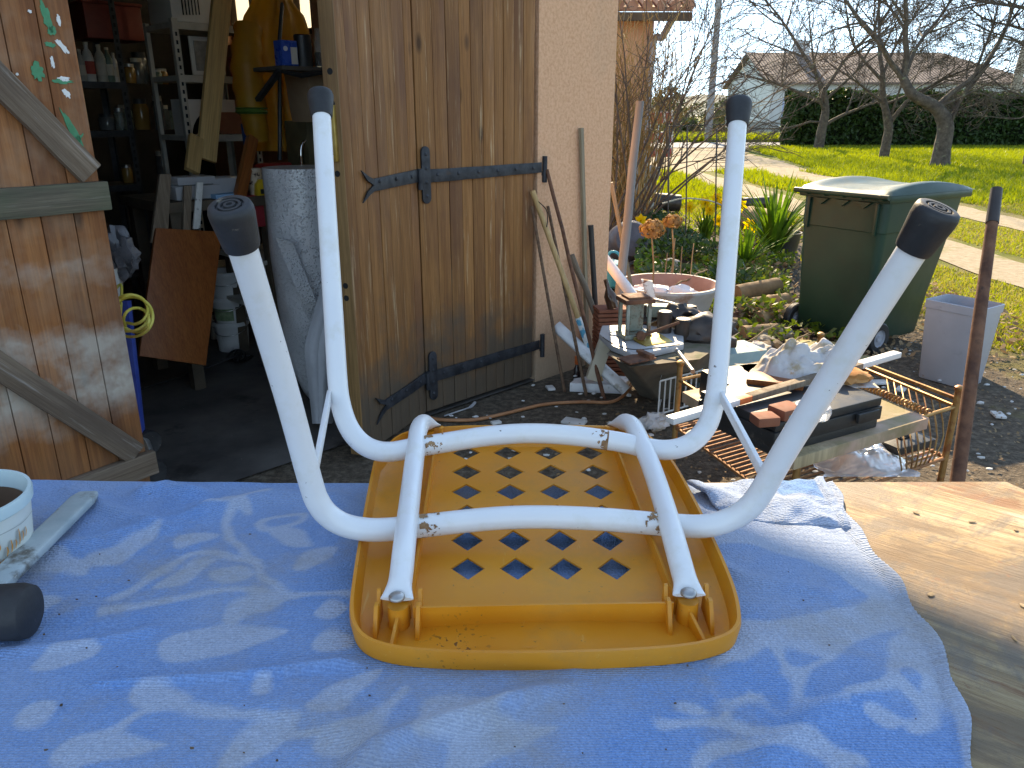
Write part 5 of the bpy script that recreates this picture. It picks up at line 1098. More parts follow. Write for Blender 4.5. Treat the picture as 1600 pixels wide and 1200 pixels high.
m = MB(); c = G(1062, 492, .45); m.blob(c, (.1, .07, .06), 8, .35, 2, 3); m.box(c+Vector((.02, 0, .03)), (.12, .05, .03), Matrix.Rotation(.4, 3, 'Z')); tag(m.build('gearbox_part', M_CAST), 'lumpy black gearbox part behind the pump housing', 'machine part')
m = MB(); c = G(1130, 500, .08); m.blob(c, (.13, .1, .08), 12, .3, 2, 3); m.box(c+Vector((.0, -.02, .06)), (.17, .09, .012), Matrix.Rotation(.3, 3, 'Z')); tag(m.build('metal_bracket', M_RUST), 'rusty bracket with bright flat top behind stool leg', 'bracket')
m = MB(); c = G(1035, 485, .46); m.box(c, (.16, .08, .06), Matrix.Rotation(-.2, 3, 'Z')); tag(m.build('tin_box', M_LANT, bevel=.006), 'small tin box with bright lid between lantern and pump', 'tin')
for k in range(4):
    a = G(1005+10*k, 505, .4); m = MB(); m.tube([a, a+Vector((.12, .05, .02+.02*k))], .005, 8); tag(m.build('metal_rod', [M_RUST, M_STEEL][k % 2]), ['rusty short rod beside the lantern', 'bright short rod beside the lantern', 'rusty rod under the tin box', 'bright rod resting on the pump foot'][k], 'rod', 'short rods among the junk')
# old sacks of brick-red tiles left of the lantern
M_BRK = pm('red_tile', (.2, .06, .035), (.3, .11, .06), rough=.85, scale=9, bump=.3)
bs = thing('roof_tile_stack', 'stack of flat red clay tiles behind the lantern', 'tile stack', G(955, 520, .2))
for k in range(17):
    m = MB(); c = P(953, 515, 4.15); c.z = .015+.024*k; m.box(c, (.17, .13, .018), Matrix.Rotation(.15+.04*math.sin(k*2), 3, 'Z')); m.build('tile', M_BRK, bs, bevel=.003)
bb = thing('brown_bottle', 'dark brown glass bottle on top of the tile stack', 'bottle', P(958, 478, 4.1)); c = P(958, 480, 4.1); m = MB(); m.lathe([(.032, 0), (.033, .07), (.013, .11), (.012, .16)], Matrix.Rotation(-.3, 3, 'Y'), 16, c); m.build('body', pm('brown_glass', (.05, .02, .01), (.08, .035, .02), rough=.08), bb)
# round planter tub
M_PLANT = pm('weathered_planter', (.4, .39, .38), (.52, .5, .48), rough=.7, scale=6, spots=[((.35, .22, .17), 5, .55, .1)]); M_PINK = pm('planter_inside', (.3, .17, .14), (.4, .25, .21), rough=.8, scale=6)
pc = G(1040, 508, .05); pc.z = 0; pl = thing('planter_bowl', 'wide pale planter bowl with pink inside behind the lantern', 'planter', pc)
m = MB(); m.lathe([(.24, .05), (.31, .28), (.335, .31), (.345, .33), (.34, .345), (.32, .345)], None, 48, pc, True, False); m.build('outer_shell', M_PLANT, pl); m = MB(); m.lathe([(.32, .344), (.3, .31), (.24, .12), (.001, .12)], None, 48, pc, False, False); m.build('inner_shell', M_PINK, pl)
for k, (dx, dy, r) in enumerate(((-.12, -.05, .08), (.06, -.08, .075))): m = MB(); m.blob(pc+Vector((dx, dy, .3)), (r*1.5, r, r*.6), k+20, .3, 1.5, 3); tag(m.build('white_rag', M_PVC), ['white plastic lump at the left of the planter', 'white rounded lump at the right of the planter'][k], 'plastic scrap')
# trowel like blade standing in the planter
m = MB(); p = [P(1005, 440, 4.7), P(1022, 446, 4.7), P(1026, 470, 4.7), P(1030, 488, 4.6)]
m.prism([P(1002, 437, 4.72), P(1020, 440, 4.72), P(1024, 460, 4.7), P(1030, 490, 4.6), P(1010, 465, 4.7)], (0, .015, .005)); tag(m.build('garden_trowel', pm('peeling_white', (.66, .66, .62), (.72, .72, .7), spots=[((.25, .1, .05), 18, .5, .08)])), 'peeling white pointed blade sticking out of the planter', 'trowel')
# painted box, brown pieces, rocks behind stool leg
M_TEAL = pm('peeling_teal', (.24, .36, .36), (.33, .45, .44), rough=.7, scale=8, spots=[((.33, .15, .08), 4, .55, .05)])
m = MB(); c = G(1130, 590, .12); m.box(c+Vector((.05, .05, .02)), (.28, .2, .26), Matrix.Rotation(.35, 3, 'Z')); tag(m.build('teal_crate', M_TEAL, bevel=.006), 'peeling teal box behind the stool leg', 'box')
M_STONE = pm('field_stone', (.3, .27, .22), (.45, .41, .35), rough=.9, scale=6, bump=.6, bs=30, rnd=.2)
M_BARK = pm('split_log', (.2, .13, .07), (.36, .25, .14), rough=.9, scale=7, bump=.7, bs=30, rnd=.25)
# ------------------------------------------------------------------ gilded wire rack with board and boxes
M_GOLD = pm('rusting_gilt', (.3, .16, .055), (.44, .26, .1), rough=.5, scale=22, metal=.55, spots=[((.25, .1, .04), 14, .52, .1)])
M_RUSTW = pm('rusty_wire', (.26, .11, .045), (.38, .18, .08), rough=.7, scale=20, metal=.25)
PL, PF, PR = Vector((.672, 2.92, 0)), Vector((.90, 2.20, 0)), Vector((1.62, 2.62, 0)); PBk = PL+PR-PF
ZU, ZL = .405, .2
rk = thing('wire_rack', 'low gilded wire rack with rusty shelf carrying a board', 'rack', (PL+PR)/2)
for p in (PL, PF, PR, PBk):
    m = MB(); m.tube([p, p+Vector((0, 0, ZU+.06))], .012, 12); po = m.build('post', M_GOLD, rk); m = MB(); m.lathe([(.013, 0), (.016, .004), (.016, .016), (.008, .022)], None, 14, p+Vector((0, 0, ZU+.06))); m.build('post_cap', M_GOLD, po)
for a, b in ((PL, PF), (PF, PR), (PR, PBk), (PBk, PL)):
    for z in (ZU, ZL): m = MB(); m.tube([a+Vector((0, 0, z)), b+Vector((0, 0, z))], .007, 8); m.build('rail', M_GOLD if z == ZU else M_RUSTW, rk)
    m = MB(); m.tube([a+Vector((0, 0, ZU+.035)), b+Vector((0, 0, ZU+.035))], .005, 8)
for k in range(1, 26):
    s = k/26; a = PL.lerp(PF, s); b = PBk.lerp(PR, s); m = MB(); z = Vector((0, 0, ZL+.008)); m.tube([a+z, b+z], .0042, 6); m.build('shelf_wire', M_RUSTW, rk)
for k in range(8):                                     # side basket wires at the right end
    s = .06+k*.055; a = PR.lerp(PBk, s); m = MB(); m.tube(spline([PR.lerp(PF, .1+k*.03)+Vector((0, 0, ZL)), PR.lerp(PF, .05+k*.045)+Vector((0, 0, ZL+.1)), PR.lerp(PBk, .1+k*.05)+Vector((0, 0, ZU))], 3), .003, 6); m.build('side_wire', M_GOLD, rk)
ex1 = (PF-PL).normalized(); ex2 = (PR-PF).normalized()
# loose long rod and coil along the board
m = MB(); a = G(1335, 562, .46); b = PR+Vector((0, 0, ZU+.03)); m.tube([a, b], .008, 8); tag(m.build('gilt_rod', M_GOLD), 'long gilded rod stretching from the rack post towards wheelie bin', 'rod')
M_BRD = wood('damp_board', (.4, .3, .17), (.55, .43, .27), gs=10, rough=.7, rnd=.02, knots=False)[0]
zc = M_BRD.noise(5, 6); bb_ = M_BRD.b.inputs['Base Color'].links[0].from_socket
M_BRD.set(Base_Color=M_BRD.mix(M_BRD.ramp(zc, [(.48, 0.), (.66, .7)]), M_BRD.mix(M_BRD.ramp(M_BRD.noise(3, 4), [(.4, 0.), (.6, 1.)]), bb_, (.5, .33, .25)), (.17, .16, .05))); M_BRD = M_BRD.m
zb = ZU+.012; b0 = G(1066, 612, zb+.04); b1 = G(1242, 716, zb+.04); b2 = G(1452, 653, zb+.04); b3 = b0+b2-b1
m = MB(); m.prism([Vector((p.x, p.y, zb)) for p in (b0, b1, b2, b3)], (0, 0, .04)); tag(m.build('damp_board', M_BRD, bevel=.003), 'pale board with mossy edge resting on the wire rack', 'board')
pts = []; a, b = b2+(b3-b2)*.02+ex2*.012, b2+(b3-b2)*.75+ex2*.012; n = 300
dd = (b-a).normalized(); pp = dd.cross(Vector((0, 0, 1)))
for i in range(n): th = i*2*math.pi/10; pts.append(a.lerp(b, i/n)+Vector((0, 0, .012+.011*math.sin(th)))+pp*.011*math.cos(th))
m = MB(); m.tube(pts, .0032, 5); tag(m.build('coil_spring', M_GOLD), 'long gilt coil spring along the edge of the board', 'spring')
zbt = zb+.0405
def bd(px, py, z=zbt): return G(px, py, z)
M_CASE = pm('black_case_plastic', (.016, .017, .018), (.03, .031, .033), rough=.5, scale=9, bump=.2, bs=80, spots=[((.12, .11, .1), 14, .62, .12)])
c0, c1 = bd(1248, 703), bd(1374, 668); w = (c1-c0); dn = Vector((-w.y, w.x, 0)).normalized()
tb = thing('black_toolbox', 'black plastic tool case with stepped side on the board', 'tool case', (c0+c1)/2); D_ = .33
def obox(m, a, b, dn, dep, z0, z1, ins=0.): 
    d = (b-a).normalized()*ins; q = [a+d+dn*ins, b-d+dn*ins, b-d+dn*(dep-ins), a+d+dn*(dep-ins)]; m.prism([Vector((p.x, p.y, z0)) for p in q], (0, 0, z1-z0))
cL = c0-(w)*.3
for nm, z0, z1, ins in (('base', 0, .028, .006), ('body', .029, .075, 0), ('lid', .076, .104, .004)):
    m = MB(); obox(m, cL, c1, dn, D_, zbt+z0, zbt+z1, ins); m.build(nm, M_CASE, tb, bevel=.005)
m = MB(); h0 = cL.lerp(c1, .72)-dn*.012+Vector((0, 0, zbt+.06-cL.z)); h1 = cL.lerp(c1, .92)-dn*.012+Vector((0, 0, zbt+.06-cL.z)); m.bar(h0, h1, .012, .03); m.build('latch', M_CASE, tb, bevel=.002)
m = MB(); e0, e1 = bd(1090, 618), bd(1180, 668); w2 = e1-e0; dn2 = Vector((-w2.y, w2.x, 0)).normalized(); obox(m, e0, e1, dn2, .3, zbt, zbt+.1)
tb2 = tag(m.build('dark_chest', M_CASE, bevel=.014), 'taller scuffed black chest under the white cloth', 'chest')
m = MB(); m.box(bd(1228, 642, zbt+.12), (.085, .07, .035), Matrix.Rotation(.5, 3, 'Z')); tag(m.build('broken_brick', M_BRK, bevel=.008), 'broken red brick lying on the black tool case', 'brick')
m = MB(); m.box(bd(1195, 655, zbt+.115), (.07, .06, .03), Matrix.Rotation(.2, 3, 'Z')); tag(m.build('broken_brick', M_BRK, bevel=.008), 'smaller red brick next to the dark chest', 'brick')
m = MB(); m.box(bd(1245, 650, zbt+.112), (.09, .06, .018), Matrix.Rotation(-.3, 3, 'Z')); tag(m.build('teal_packet', pm('teal_card', (.05, .2, .2), (.1, .28, .28)), bevel=.003), 'dark teal packet beside the broken brick', 'packet')
m = MB(); cc = bd(1268, 650, zbt+.106); m.lathe([(.05, 0), (.055, .02), (.05, .035), (.042, .036), (.04, .02)], None, 24, cc); tag(m.build('tape_ring', M_FILM), 'clear plastic lid ring on the black tool case', 'lid')
# heap of white cloth
def cloth_heap(name, c, sx_, sy_, sz_, seed, mat, label):
    m = MB(); n = 56; rows = []
    for i in range(n):
        r = []
        for j in range(n):
            u, v = j/(n-1)*2-1, i/(n-1)*2-1; rr = min(1, math.hypot(u, v)); base = (1-rr**2.2)
            q = Vector((u*2.1+seed, v*2.1, 0)); rid = .55+.5*noise.noise(q*1.3)+.4*abs(noise.noise(q*2.4))-.1*abs(noise.noise(q*6))
            r.append(c+Vector((u*sx_*(1+.15*noise.noise(q)), v*sy_, max(0, base)*sz_*(.45+rid))))
        rows.append(r)
    m.sheet(rows); o = m.build(name, mat, angle=180); return tag(o, label, 'cloth')
M_RAG = pm('stained_rag', (.5, .48, .47), (.62, .6, .6), rough=.95, scale=9, bump=.5, bs=70, spots=[((.5, .2, .05), 9, .56, .08), ((.42, .33, .22), 12, .48, .14)])
cc = (e0+e1)/2+dn2*.17; cc.z = zbt+.1
cloth_heap('stained_cloth', cc+Vector((.13, .02, 0)), .2, .13, .1, 3.3, M_RAG, 'crumpled white cloth with rust stains heaped on the dark chest')
m = MB(); m.blob(cc+Vector((.25, -.05, .02)), (.07, .05, .03), 44, .35, 2, 3); tag(m.build('rust_rag', pm('rust_orange_rag', (.45, .16, .04), (.58, .3, .12), rough=.95, scale=12, bump=.6, bs=60)), 'rust orange rag tucked beneath the white cloth', 'rag')
m = MB(); m.box(cc+Vector((.0, -.07, .012)), (.18, .1, .02), Matrix.Rotation(-.4, 3, 'Z')); tag(m.build('wood_scrap', M_REDW, bevel=.004), 'red brown wood scrap under the cloth edge', 'scrap')
# white painted stick across the case
sk = thing('white_stick', 'white painted stick laid across the black chest and rack', 'stick', G(1200, 612, .55)); p0, p1 = G(1046, 657, .575), G(1402, 553, .60)
for s0, s1, mt, nm in ((0, .25, M_PVC, 'white_end'), (.25, .3, pm('orange_mark', (.7, .15, .04), (.75, .2, .06)), 'orange_mark'), (.3, .8, M_OLDW, 'bare_wood'), (.8, 1, M_PVC, 'white_end')):
    plank(nm, p0.lerp(p1, s0), p0.lerp(p1, s1), .034, .02, mt, parent=sk, up=Vector((0, 0, 1)), bevel=.003)
# black box and film bag on the rack
m = MB(); c = G(1412, 690, .27); m.box(c, (.2, .12, .03), Matrix.Rotation(.45, 3, 'Z')); bx = tag(m.build('black_box', M_CASE, bevel=.006), 'small flat black box at the right end of the rack', 'box'); m = MB(); m.box(c+Vector((0, 0, .017)), (.06, .016, .006), Matrix.Rotation(.45, 3, 'Z')); m.build('handle', M_BLACK, bx)
cloth_heap('plastic_film', G(1340, 722, .215), .17, .12, .07, 9.1, M_FILM, 'crumpled clear plastic film under the mossy board')
m = MB(); m.box(G(1440, 715, .2), (.1, .05, .006), Matrix.Rotation(.3, 3, 'Z')); tag(m.build('white_card', M_WHPL), 'small white card on the lower rack shelf', 'card')
m = MB(); m.blob(G(1085, 678, .23), (.035, .03, .02), 5, .4, 2, 2); tag(m.build('paper_scrap', M_WHPL), 'pale crumpled scrap on the rusty shelf', 'scrap')
# white wire basket
wb = thing('white_wire_basket', 'small white wire basket behind the gilded post', 'basket', G(1050, 650)); g0, g1 = G(1034, 660, .05)+Vector((0, .1, 0)), G(1100, 640, .05)+Vector((0, .1, 0)); hz = Vector((0, 0, .17))
M_WWIRE = pm('dirty_white_wire', (.55, .54, .5), (.66, .65, .62), rough=.5)
for k in range(9): a = g0.lerp(g1, k/8); m = MB(); m.tube([a, a+hz], .004, 6); m.build('upright_wire', M_WWIRE, wb)
for z in (0, .17): 
    m = MB(); d_ = Vector((.05, .2, 0)); m.tube([g0+d_+Vector((0, 0, z)), g0+Vector((0, 0, z)), g1+Vector((0, 0, z)), g1+d_+Vector((0, 0, z))], .005, 6); m.build('rim_wire', M_WWIRE, wb)
m = MB(); m.blob(G(1022, 660, .04), (.06, .04, .045), 31, .5, 2, 3); tag(m.build('white_rag', M_RAG), 'dirty white rag on the ground beside the wire basket', 'rag')
# rusty pipe
rp = thing('rusty_pipe', 'rusty upright pipe with dark collar beside grey bin', 'pipe', U(1490, 770, 2.38)); a = U(1492, 780, 2.36); b = U(1557, 298, 2.62); a0 = a+(a-b)*.62; k_ = (EYE-0-0)
a0 = b+(a-b)*((b.z+.02)/(b.z-a.z)); m = MB(); m.tube([a0, a0.lerp(b, .5), b], [.0215, .021, .0175], 16); m.build('tube', M_RUST, rp); m = MB(); m.tube([b.lerp(a0, .085), b.lerp(a0, -.004)], [.0205, .0185], 16); m.build('collar', pm('dark_collar', (.03, .025, .025), (.06, .045, .04), rough=.6), rp)
# grey waste bin
M_GREYP = pm('grey_bin_plastic', (.37, .38, .42), (.43, .44, .48), rough=.5, scale=4, spots=[((.3, .3, .33), 10, .62, .1)])
g0, g1, g2 = G(1447, 594, 0), G(1508, 612, 0), G(1556, 613, 0); g1 = G(1508, 611, 0); v1 = g0-g1; v2 = Vector((-v1.y, v1.x, 0)); v2 = v2 if v2.x > 0 else -v2; v2 = v2.normalized()*.24; v1 = v1.normalized()*.3
gb = thing('grey_waste_bin', 'square grey plastic waste bin standing on the grass edge', 'bin', g1+(v1+v2)/2); ct = g1+(v1+v2)/2; m = MB(); rings = []
for z, k in ((0, .84), (.004, .86), (.405, 1.), (.407, 1.035), (.45, 1.045), (.452, 1.0), (.44, .985), (.02, .83)):
    pts = []
    for sx_, sy_ in ((-1, -1), (1, -1), (1, 1), (-1, 1)):
        cr = ct+(v1*sx_+v2*sy_)*.5*k; 
        for t_ in (0, 1, 2): 
            a_ = {(-1, -1): 180, (1, -1): 270, (1, 1): 0, (-1, 1): 90}[(sx_, sy_)]+45*t_; rr = .02
            pts.append(cr-(v1.normalized()*sx_+v2.normalized()*sy_)*rr+(v1.normalized()*math.cos(R(a_))+v2.normalized()*math.sin(R(a_)))*rr+Vector((0, 0, z)))
    rings.append(pts)
n = 12; vs = [p for r in rings for p in r]; fs = [(i*n+k, i*n+(k+1) % n, (i+1)*n+(k+1) % n, (i+1)*n+k) for i in range(len(rings)-1) for k in range(n)]+[tuple(range(n-1, -1, -1)), tuple((len(rings)-1)*n+k for k in range(n))]
m.add(vs[:5*n], [f for f in fs[:4*n]]+[tuple(range(n-1, -1, -1))]); m.build('body', M_GREYP, gb); m = MB(); m.add(vs[4*n:], [tuple(i-4*n for i in f) for f in fs[4*n:7*n]]+[tuple(3*n+k for k in range(n))]); m.build('inner_wall', M_GREYP, gb)
# ------------------------------------------------------------------ wheelie bin
t = NT('bin_green'); n1 = t.noise(3, 6); col = t.ramp(n1, [(.3, (.008, .032, .022)), (.7, (.016, .055, .036))]); t.set(Base_Color=t.mix(t.ramp(t.noise(7, 6, rough=.7), [(.55, 0.), (.75, .4)]), col, (.035, .045, .03)), Roughness=t.ramp(t.noise(5, 5), [(.3, .3), (.7, .48)]), Specular_IOR_Level=.35); t.bump(t.noise(180, 3), .1, .001); M_BING = t.m
Aw = Vector((2.20, 4.58, 0)); ud = Vector((-.53, .85, 0)).normalized(); vd = Vector((.85, .53, 0)).normalized(); WB, DBt, DBb, HB = .6, .8, .6, .97
wb_ = thing('wheelie_bin', 'dark green wheelie bin with domed lid beside the plants', 'wheelie bin', Aw+ud*.28+vd*.3)
def B(u, v, z): return Aw+ud*u+vd*v+Vector((0, 0, z))       # u across the hinge side, v from hinge side to front
m = MB(); rings = []
for z, iu, v0, v1_ in ((.05, .045, .03, DBb), (.07, .04, .02, DBb+.01), (.30, .03, .015, DBb+.045), (.74, .008, .0, DBt-.04), (.745, .004, -.004, DBt-.036), (HB-.05, 0, 0, DBt)):
    r = []; rr = .045
    for (cu, cv, a0_) in ((iu, v0, 180), (WB-iu, v0, 270), (WB-iu, v1_, 0), (iu, v1_, 90)):
        su = 1 if cu < WB/2 else -1; sv = 1 if cv < .2 else -1
        for k in range(5): a_ = R(a0_+22.5*k); r.append(B(cu+su*rr+rr*math.cos(a_), cv+sv*rr+rr*math.sin(a_), z))
    rings.append(r)
n = 20; m.add([p for r in rings for p in r], [(i*n+k, i*n+(k+1) % n, (i+1)*n+(k+1) % n, (i+1)*n+k) for i in range(len(rings)-1) for k in range(n)]+[tuple(range(n-1, -1, -1)), tuple((len(rings)-1)*n+k for k in range(n))]); body = m.build('body', M_BING, wb_, angle=35)
m = MB(); m.prism([B(-.02, -.02, HB-.05), B(WB+.02, -.02, HB-.05), B(WB+.02, DBt+.05, HB-.05), B(-.02, DBt+.05, HB-.05)], (0, 0, .048)); m.build('rim', M_BING, wb_, bevel=.012)
rows = []                                               # lid with two raised side bulges and a lower middle
for i in range(25):
    v = -.03+(DBt+.1)*i/24; s = i/24; r = []
    for j in range(29):
        u = -.025+(WB+.05)*j/28; uu_ = j/28; bul = max(math.exp(-((uu_-.1)/.14)**2), math.exp(-((uu_-.9)/.14)**2)); arch = math.sin(math.pi*min(1, s*.93+.07))**.7
        z = HB-.002+.03*arch+.03*bul*math.sin(math.pi*min(1, max(0, s*1.02)))**.8; ed_ = min(uu_, 1-uu_, s, 1-s); z = HB-.004+(z-HB+.004)*min(1, ed_/.03)**.5
        r.append(B(u, v, z))
    rows.append(r)
MB().sheet(rows).build('lid', M_BING, wb_, angle=60)
m = MB(); m.tube([B(-.03, -.05, HB-.012), B(WB+.03, -.05, HB-.012)], .016, 12); hb_ = m.build('handle_bar', M_BING, wb_)
for k in range(5):
    u = .02+.13*k; m = MB(); m.box(B(u, -.03, HB-.02), (.02, .05, .03), Matrix((ud, vd, Vector((0, 0, 1)))).transposed()); m.build('handle_lug', M_BING, hb_, bevel=.003)
for u in (.06, WB-.06): m = MB(); m.box(B(u, -.008, HB-.15), (.02, .016, .19), Matrix((ud, vd, Vector((0, 0, 1)))).transposed()); m.build('back_rib', M_BING, wb_, bevel=.003)
for k in range(3):
    u = WB*(.25+.25*k); m = MB(); m.prism([B(u-.05, .0, HB-.052), B(u+.05, .0, HB-.052), B(u, .0, HB-.09)], vd*-.02); m.build('gusset', M_BING, wb_, smooth=False)
M_WHEEL = pm('wheel_rubber', (.014, .014, .015), (.028, .028, .03), rough=.6); Mw = Matrix((vd, Vector((0, 0, 1)), ud)).transposed()
for u in (-.015, WB+.0):
    c = B(u, .07, .1); m = MB(); m.lathe([(.055, -.024), (.09, -.026), (.1, -.016), (.1, .016), (.09, .026), (.055, .024)], Mw, 32, c, False, False); w_ = m.build('wheel', M_WHEEL, wb_); m = MB(); m.lathe([(.001, -.02), (.02, -.022), (.022, -.012), (.05, -.012), (.057, -.022), (.057, .022), (.05, .012), (.001, .02)], Mw, 24, c, False, False); m.build('hub', M_GREYP, w_)
m = MB(); m.tube([B(-.02, .07, .1), B(WB, .07, .1)], .012, 8); m.build('axle', M_STEEL, wb_)
for v in (.2, .56):
    m = MB(); 
m = MB(); m.prism([B(-.0, .03, HB-.05), B(-.0, DBt-.02, HB-.05), B(0, DBt*.5, HB+.02)], ud*-.01); 
# pallet in front of the bin
M_PAL = wood('mossy_pallet', (.3, .24, .11), (.44, .37, .19), dark=(.14, .15, .05), gs=18, rough=.85, rnd=.1)[0].m
pa = thing('wooden_pallet', 'small mossy slatted pallet in front of wheelie bin', 'pallet', G(1285, 560)); 
for k, (x0, y0, x1, y1) in enumerate(((1236, 533, 1264, 562), (1258, 535, 1290, 564), (1281, 536, 1318, 566), (1303, 538, 1345, 567))):
    plank('slat', G(x0, y0, .1), G(x1, y1, .1), .075, .02, M_PAL, parent=pa, up=Vector((0, 0, 1)))
for a, b in (((1236, 539), (1330, 545)), ((1262, 562), (1360, 566))): plank('bearer', G(*a, .05), G(*b, .05), .07, .06, M_PAL, parent=pa)
# debris on the ground: leaves, plaster crumbs
M_DEB = [pm('dead_leaf', (.2, .12, .06), (.36, .24, .13), rough=.9, scale=3, trans=.2), pm('plaster_crumb', (.5, .49, .46), (.65, .64, .62), rough=.9)]
def scatter(name, mat, n, area, size, label, seed, zr=.0, flatk=.4, tri=False):
    rs = np.random.RandomState(seed); pts = []
    while len(pts) < n:
        a = area(rs)
        if a is not None: pts.append(a)
    c = np.array(pts); k = len(c); ang = rs.uniform(0, 6.28, k); s = rs.uniform(size[0], size[1], k); tilt = rs.uniform(-flatk, flatk, (k, 2))
    dx = np.stack([np.cos(ang)*s, np.sin(ang)*s, tilt[:, 0]*s], 1); dy = np.stack([-np.sin(ang)*s*.55, np.cos(ang)*s*.55, tilt[:, 1]*s], 1)
    c[:, 2] += np.abs(dx[:, 2])+np.abs(dy[:, 2])
    V = np.stack([c-dx, c-dx*.1-dy, c+dx, c-dx*.1+dy], 1).reshape(-1, 3); Fc = np.arange(4*k).reshape(-1, 4)
    return tag(np_mesh(name, V, Fc, mat), label, kind='stuff')
def yard(rs):
    x, y = rs.uniform(.15, 4.2), rs.uniform(1.6, 6.5)
    if x-y+3.3 < .15 and x < .6: return None
    if (x-y+3.93)/1.414 < .05 and x < .6: return None
    return (x, y, .02+.025*noise.noise(Vector((x*.9, y*.9, 0))))
scatter('dead_leaves', M_DEB[0], 7000, yard, (.004, .013), None, 1); 
def yard2(rs):
    x, y = rs.uniform(-.5, 3.0), rs.uniform(1.7, 5); 
    return None if (x-y+3.93)/1.414 < .06 else (x, y, .016)
m = MB(); rs = np.random.RandomState(4); cnt = 0
while cnt < 420:
    q = yard2(rs)
    if q is None: continue
    s_ = rs.uniform(.004, .011)*(2.2 if rs.rand() < .06 else 1); m.blob(q, (s_*rs.uniform(1, 1.8), s_, s_*.6), cnt, .4, 2, 1); cnt += 1
tag(m.build('plaster_crumbs', M_DEB[1], smooth=False), kind='stuff')
for k, (px, py, w_) in enumerate(((1372, 597, .06), (1408, 608, .045), (860, 606, .04), (897, 659, .07), (775, 660, .03), (1560, 648, .05))):
    m = MB(); m.box(G(px, py, .012), (w_*1.6, w_, .012), Matrix.Rotation(k*.9, 3, 'Z')); tag(m.build('litter_piece', M_DEB[1], bevel=.003), ['pale square scrap lying beyond the rack', 'thin pale scrap beyond the rack', 'white lump at the foot of pink wall', 'flat white scrap near the orange hose', 'small white scrap below the plank door', 'white scrap on soil beside rusty pipe'][k], 'scrap')

# more scrap heaped between the trough, the planter and the bin
rs = random.Random(77); kinds = [('rusty_plate', M_RUST, 'plate'), ('dark_casting', M_CAST, 'machine part'), ('wood_block', M_OLDW, 'block'), ('grimy_rag', M_RAG, 'rag'), ('tin_scrap', M_LANT, 'scrap'), ('short_pipe', M_STEEL, 'pipe')]
spots = [(1022, 470, 4.45, 5, 'thin steel pipe lying across the planter rim'), (1085, 498, 4.3, 0, 'rusty plate just left of the stool leg'), (1100, 520, 4.2, 1, 'black casting half hidden by the stool leg'), (1150, 530, 4.25, 0, 'rusty plate right of the stool leg'), (1165, 505, 4.7, 2, 'grey wood block among the logs'), (1118, 545, 4.0, 4, 'peeling tin scrap beside the teal box'), (1180, 545, 4.1, 3, 'grimy rag behind the stained cloth'), (1205, 540, 4.3, 2, 'weathered block in front of the pale stones'), (1225, 505, 4.9, 0, 'rusty plate leaning near the bin wheel'), (1010, 500, 4.1, 1, 'small black casting behind the lantern'), (1140, 470, 5.2, 2, 'wood block at the left of the log pile'), (1070, 565, 3.75, 5, 'steel pipe lying on the trough front'), (1195, 470, 5.4, 4, 'green tin scrap on the log pile'), (995, 560, 3.7, 0, 'rusty plate against the trough front'), (1160, 560, 3.6, 2, 'grey wood block on the trough corner')]
for k, (px, py, Y, kd, lb) in enumerate(spots):
    c = P(px, py, Y) if k == 0 else G(px, py, {1: .43, 2: .39, 11: .375, 13: .38, 9: .4}.get(k, .05)); Mr = Matrix.Rotation(rs.uniform(0, 3), 3, 'Z') @ Matrix.Rotation(rs.uniform(-.5, .5), 3, 'X'); m = MB(); nm, mt, ct = kinds[kd]
    if kd == 0: m.box(c, (.16, .09, .008), Mr); m.box(c+Mr @ Vector((.05, 0, .012)), (.03, .09, .02), Mr)
    elif kd == 1: m.blob(c, (.07, .05, .045), k, .35, 2, 3); m.lathe([(.02, 0), (.025, .01), (.025, .05), (.018, .055)], Mr, 14, c+Vector((0, 0, .03)))
    elif kd == 2: m.box(c, (.14, .06, .045), Mr)
    elif kd == 3: m.blob(c, (.1, .07, .04), k, .5, 2.4, 3)
    elif kd == 4: m.prism([c+Mr @ Vector(q) for q in ((-.08, -.05, 0), (.07, -.06, .01), (.09, .03, 0), (.0, .07, .015), (-.07, .04, 0))], Mr @ Vector((0, 0, .01)))
    else: m.tube([c+Mr @ Vector((-.14, 0, 0)), c+Mr @ Vector((.14, 0, .01))], .011, 10)
    tag(m.build(nm, mt, bevel=.003 if kd in (0, 2) else 0), lb, ct)
for k, (a, b, Y) in enumerate((((1128, 560), (1215, 505), 4.4), ((1160, 548), (1240, 470), 4.9), ((1040, 455), (1105, 420), 5.2), ((1205, 556), (1262, 520), 4.3), ((1082, 540), (1150, 515), 4.15))):
    rod('dry_stick', P(*a, Y), P(*b, Y+.25), .008, .005, M_BARK, ['dry stick slanting behind the white cloth', 'long dry stick leaning on the log pile', 'thin stick lying behind the planter', 'short stick beside the pallet', 'bent stick crossing the rubble'][k], 'stick', n=7, wob=.02, group='dry sticks in the rubble')
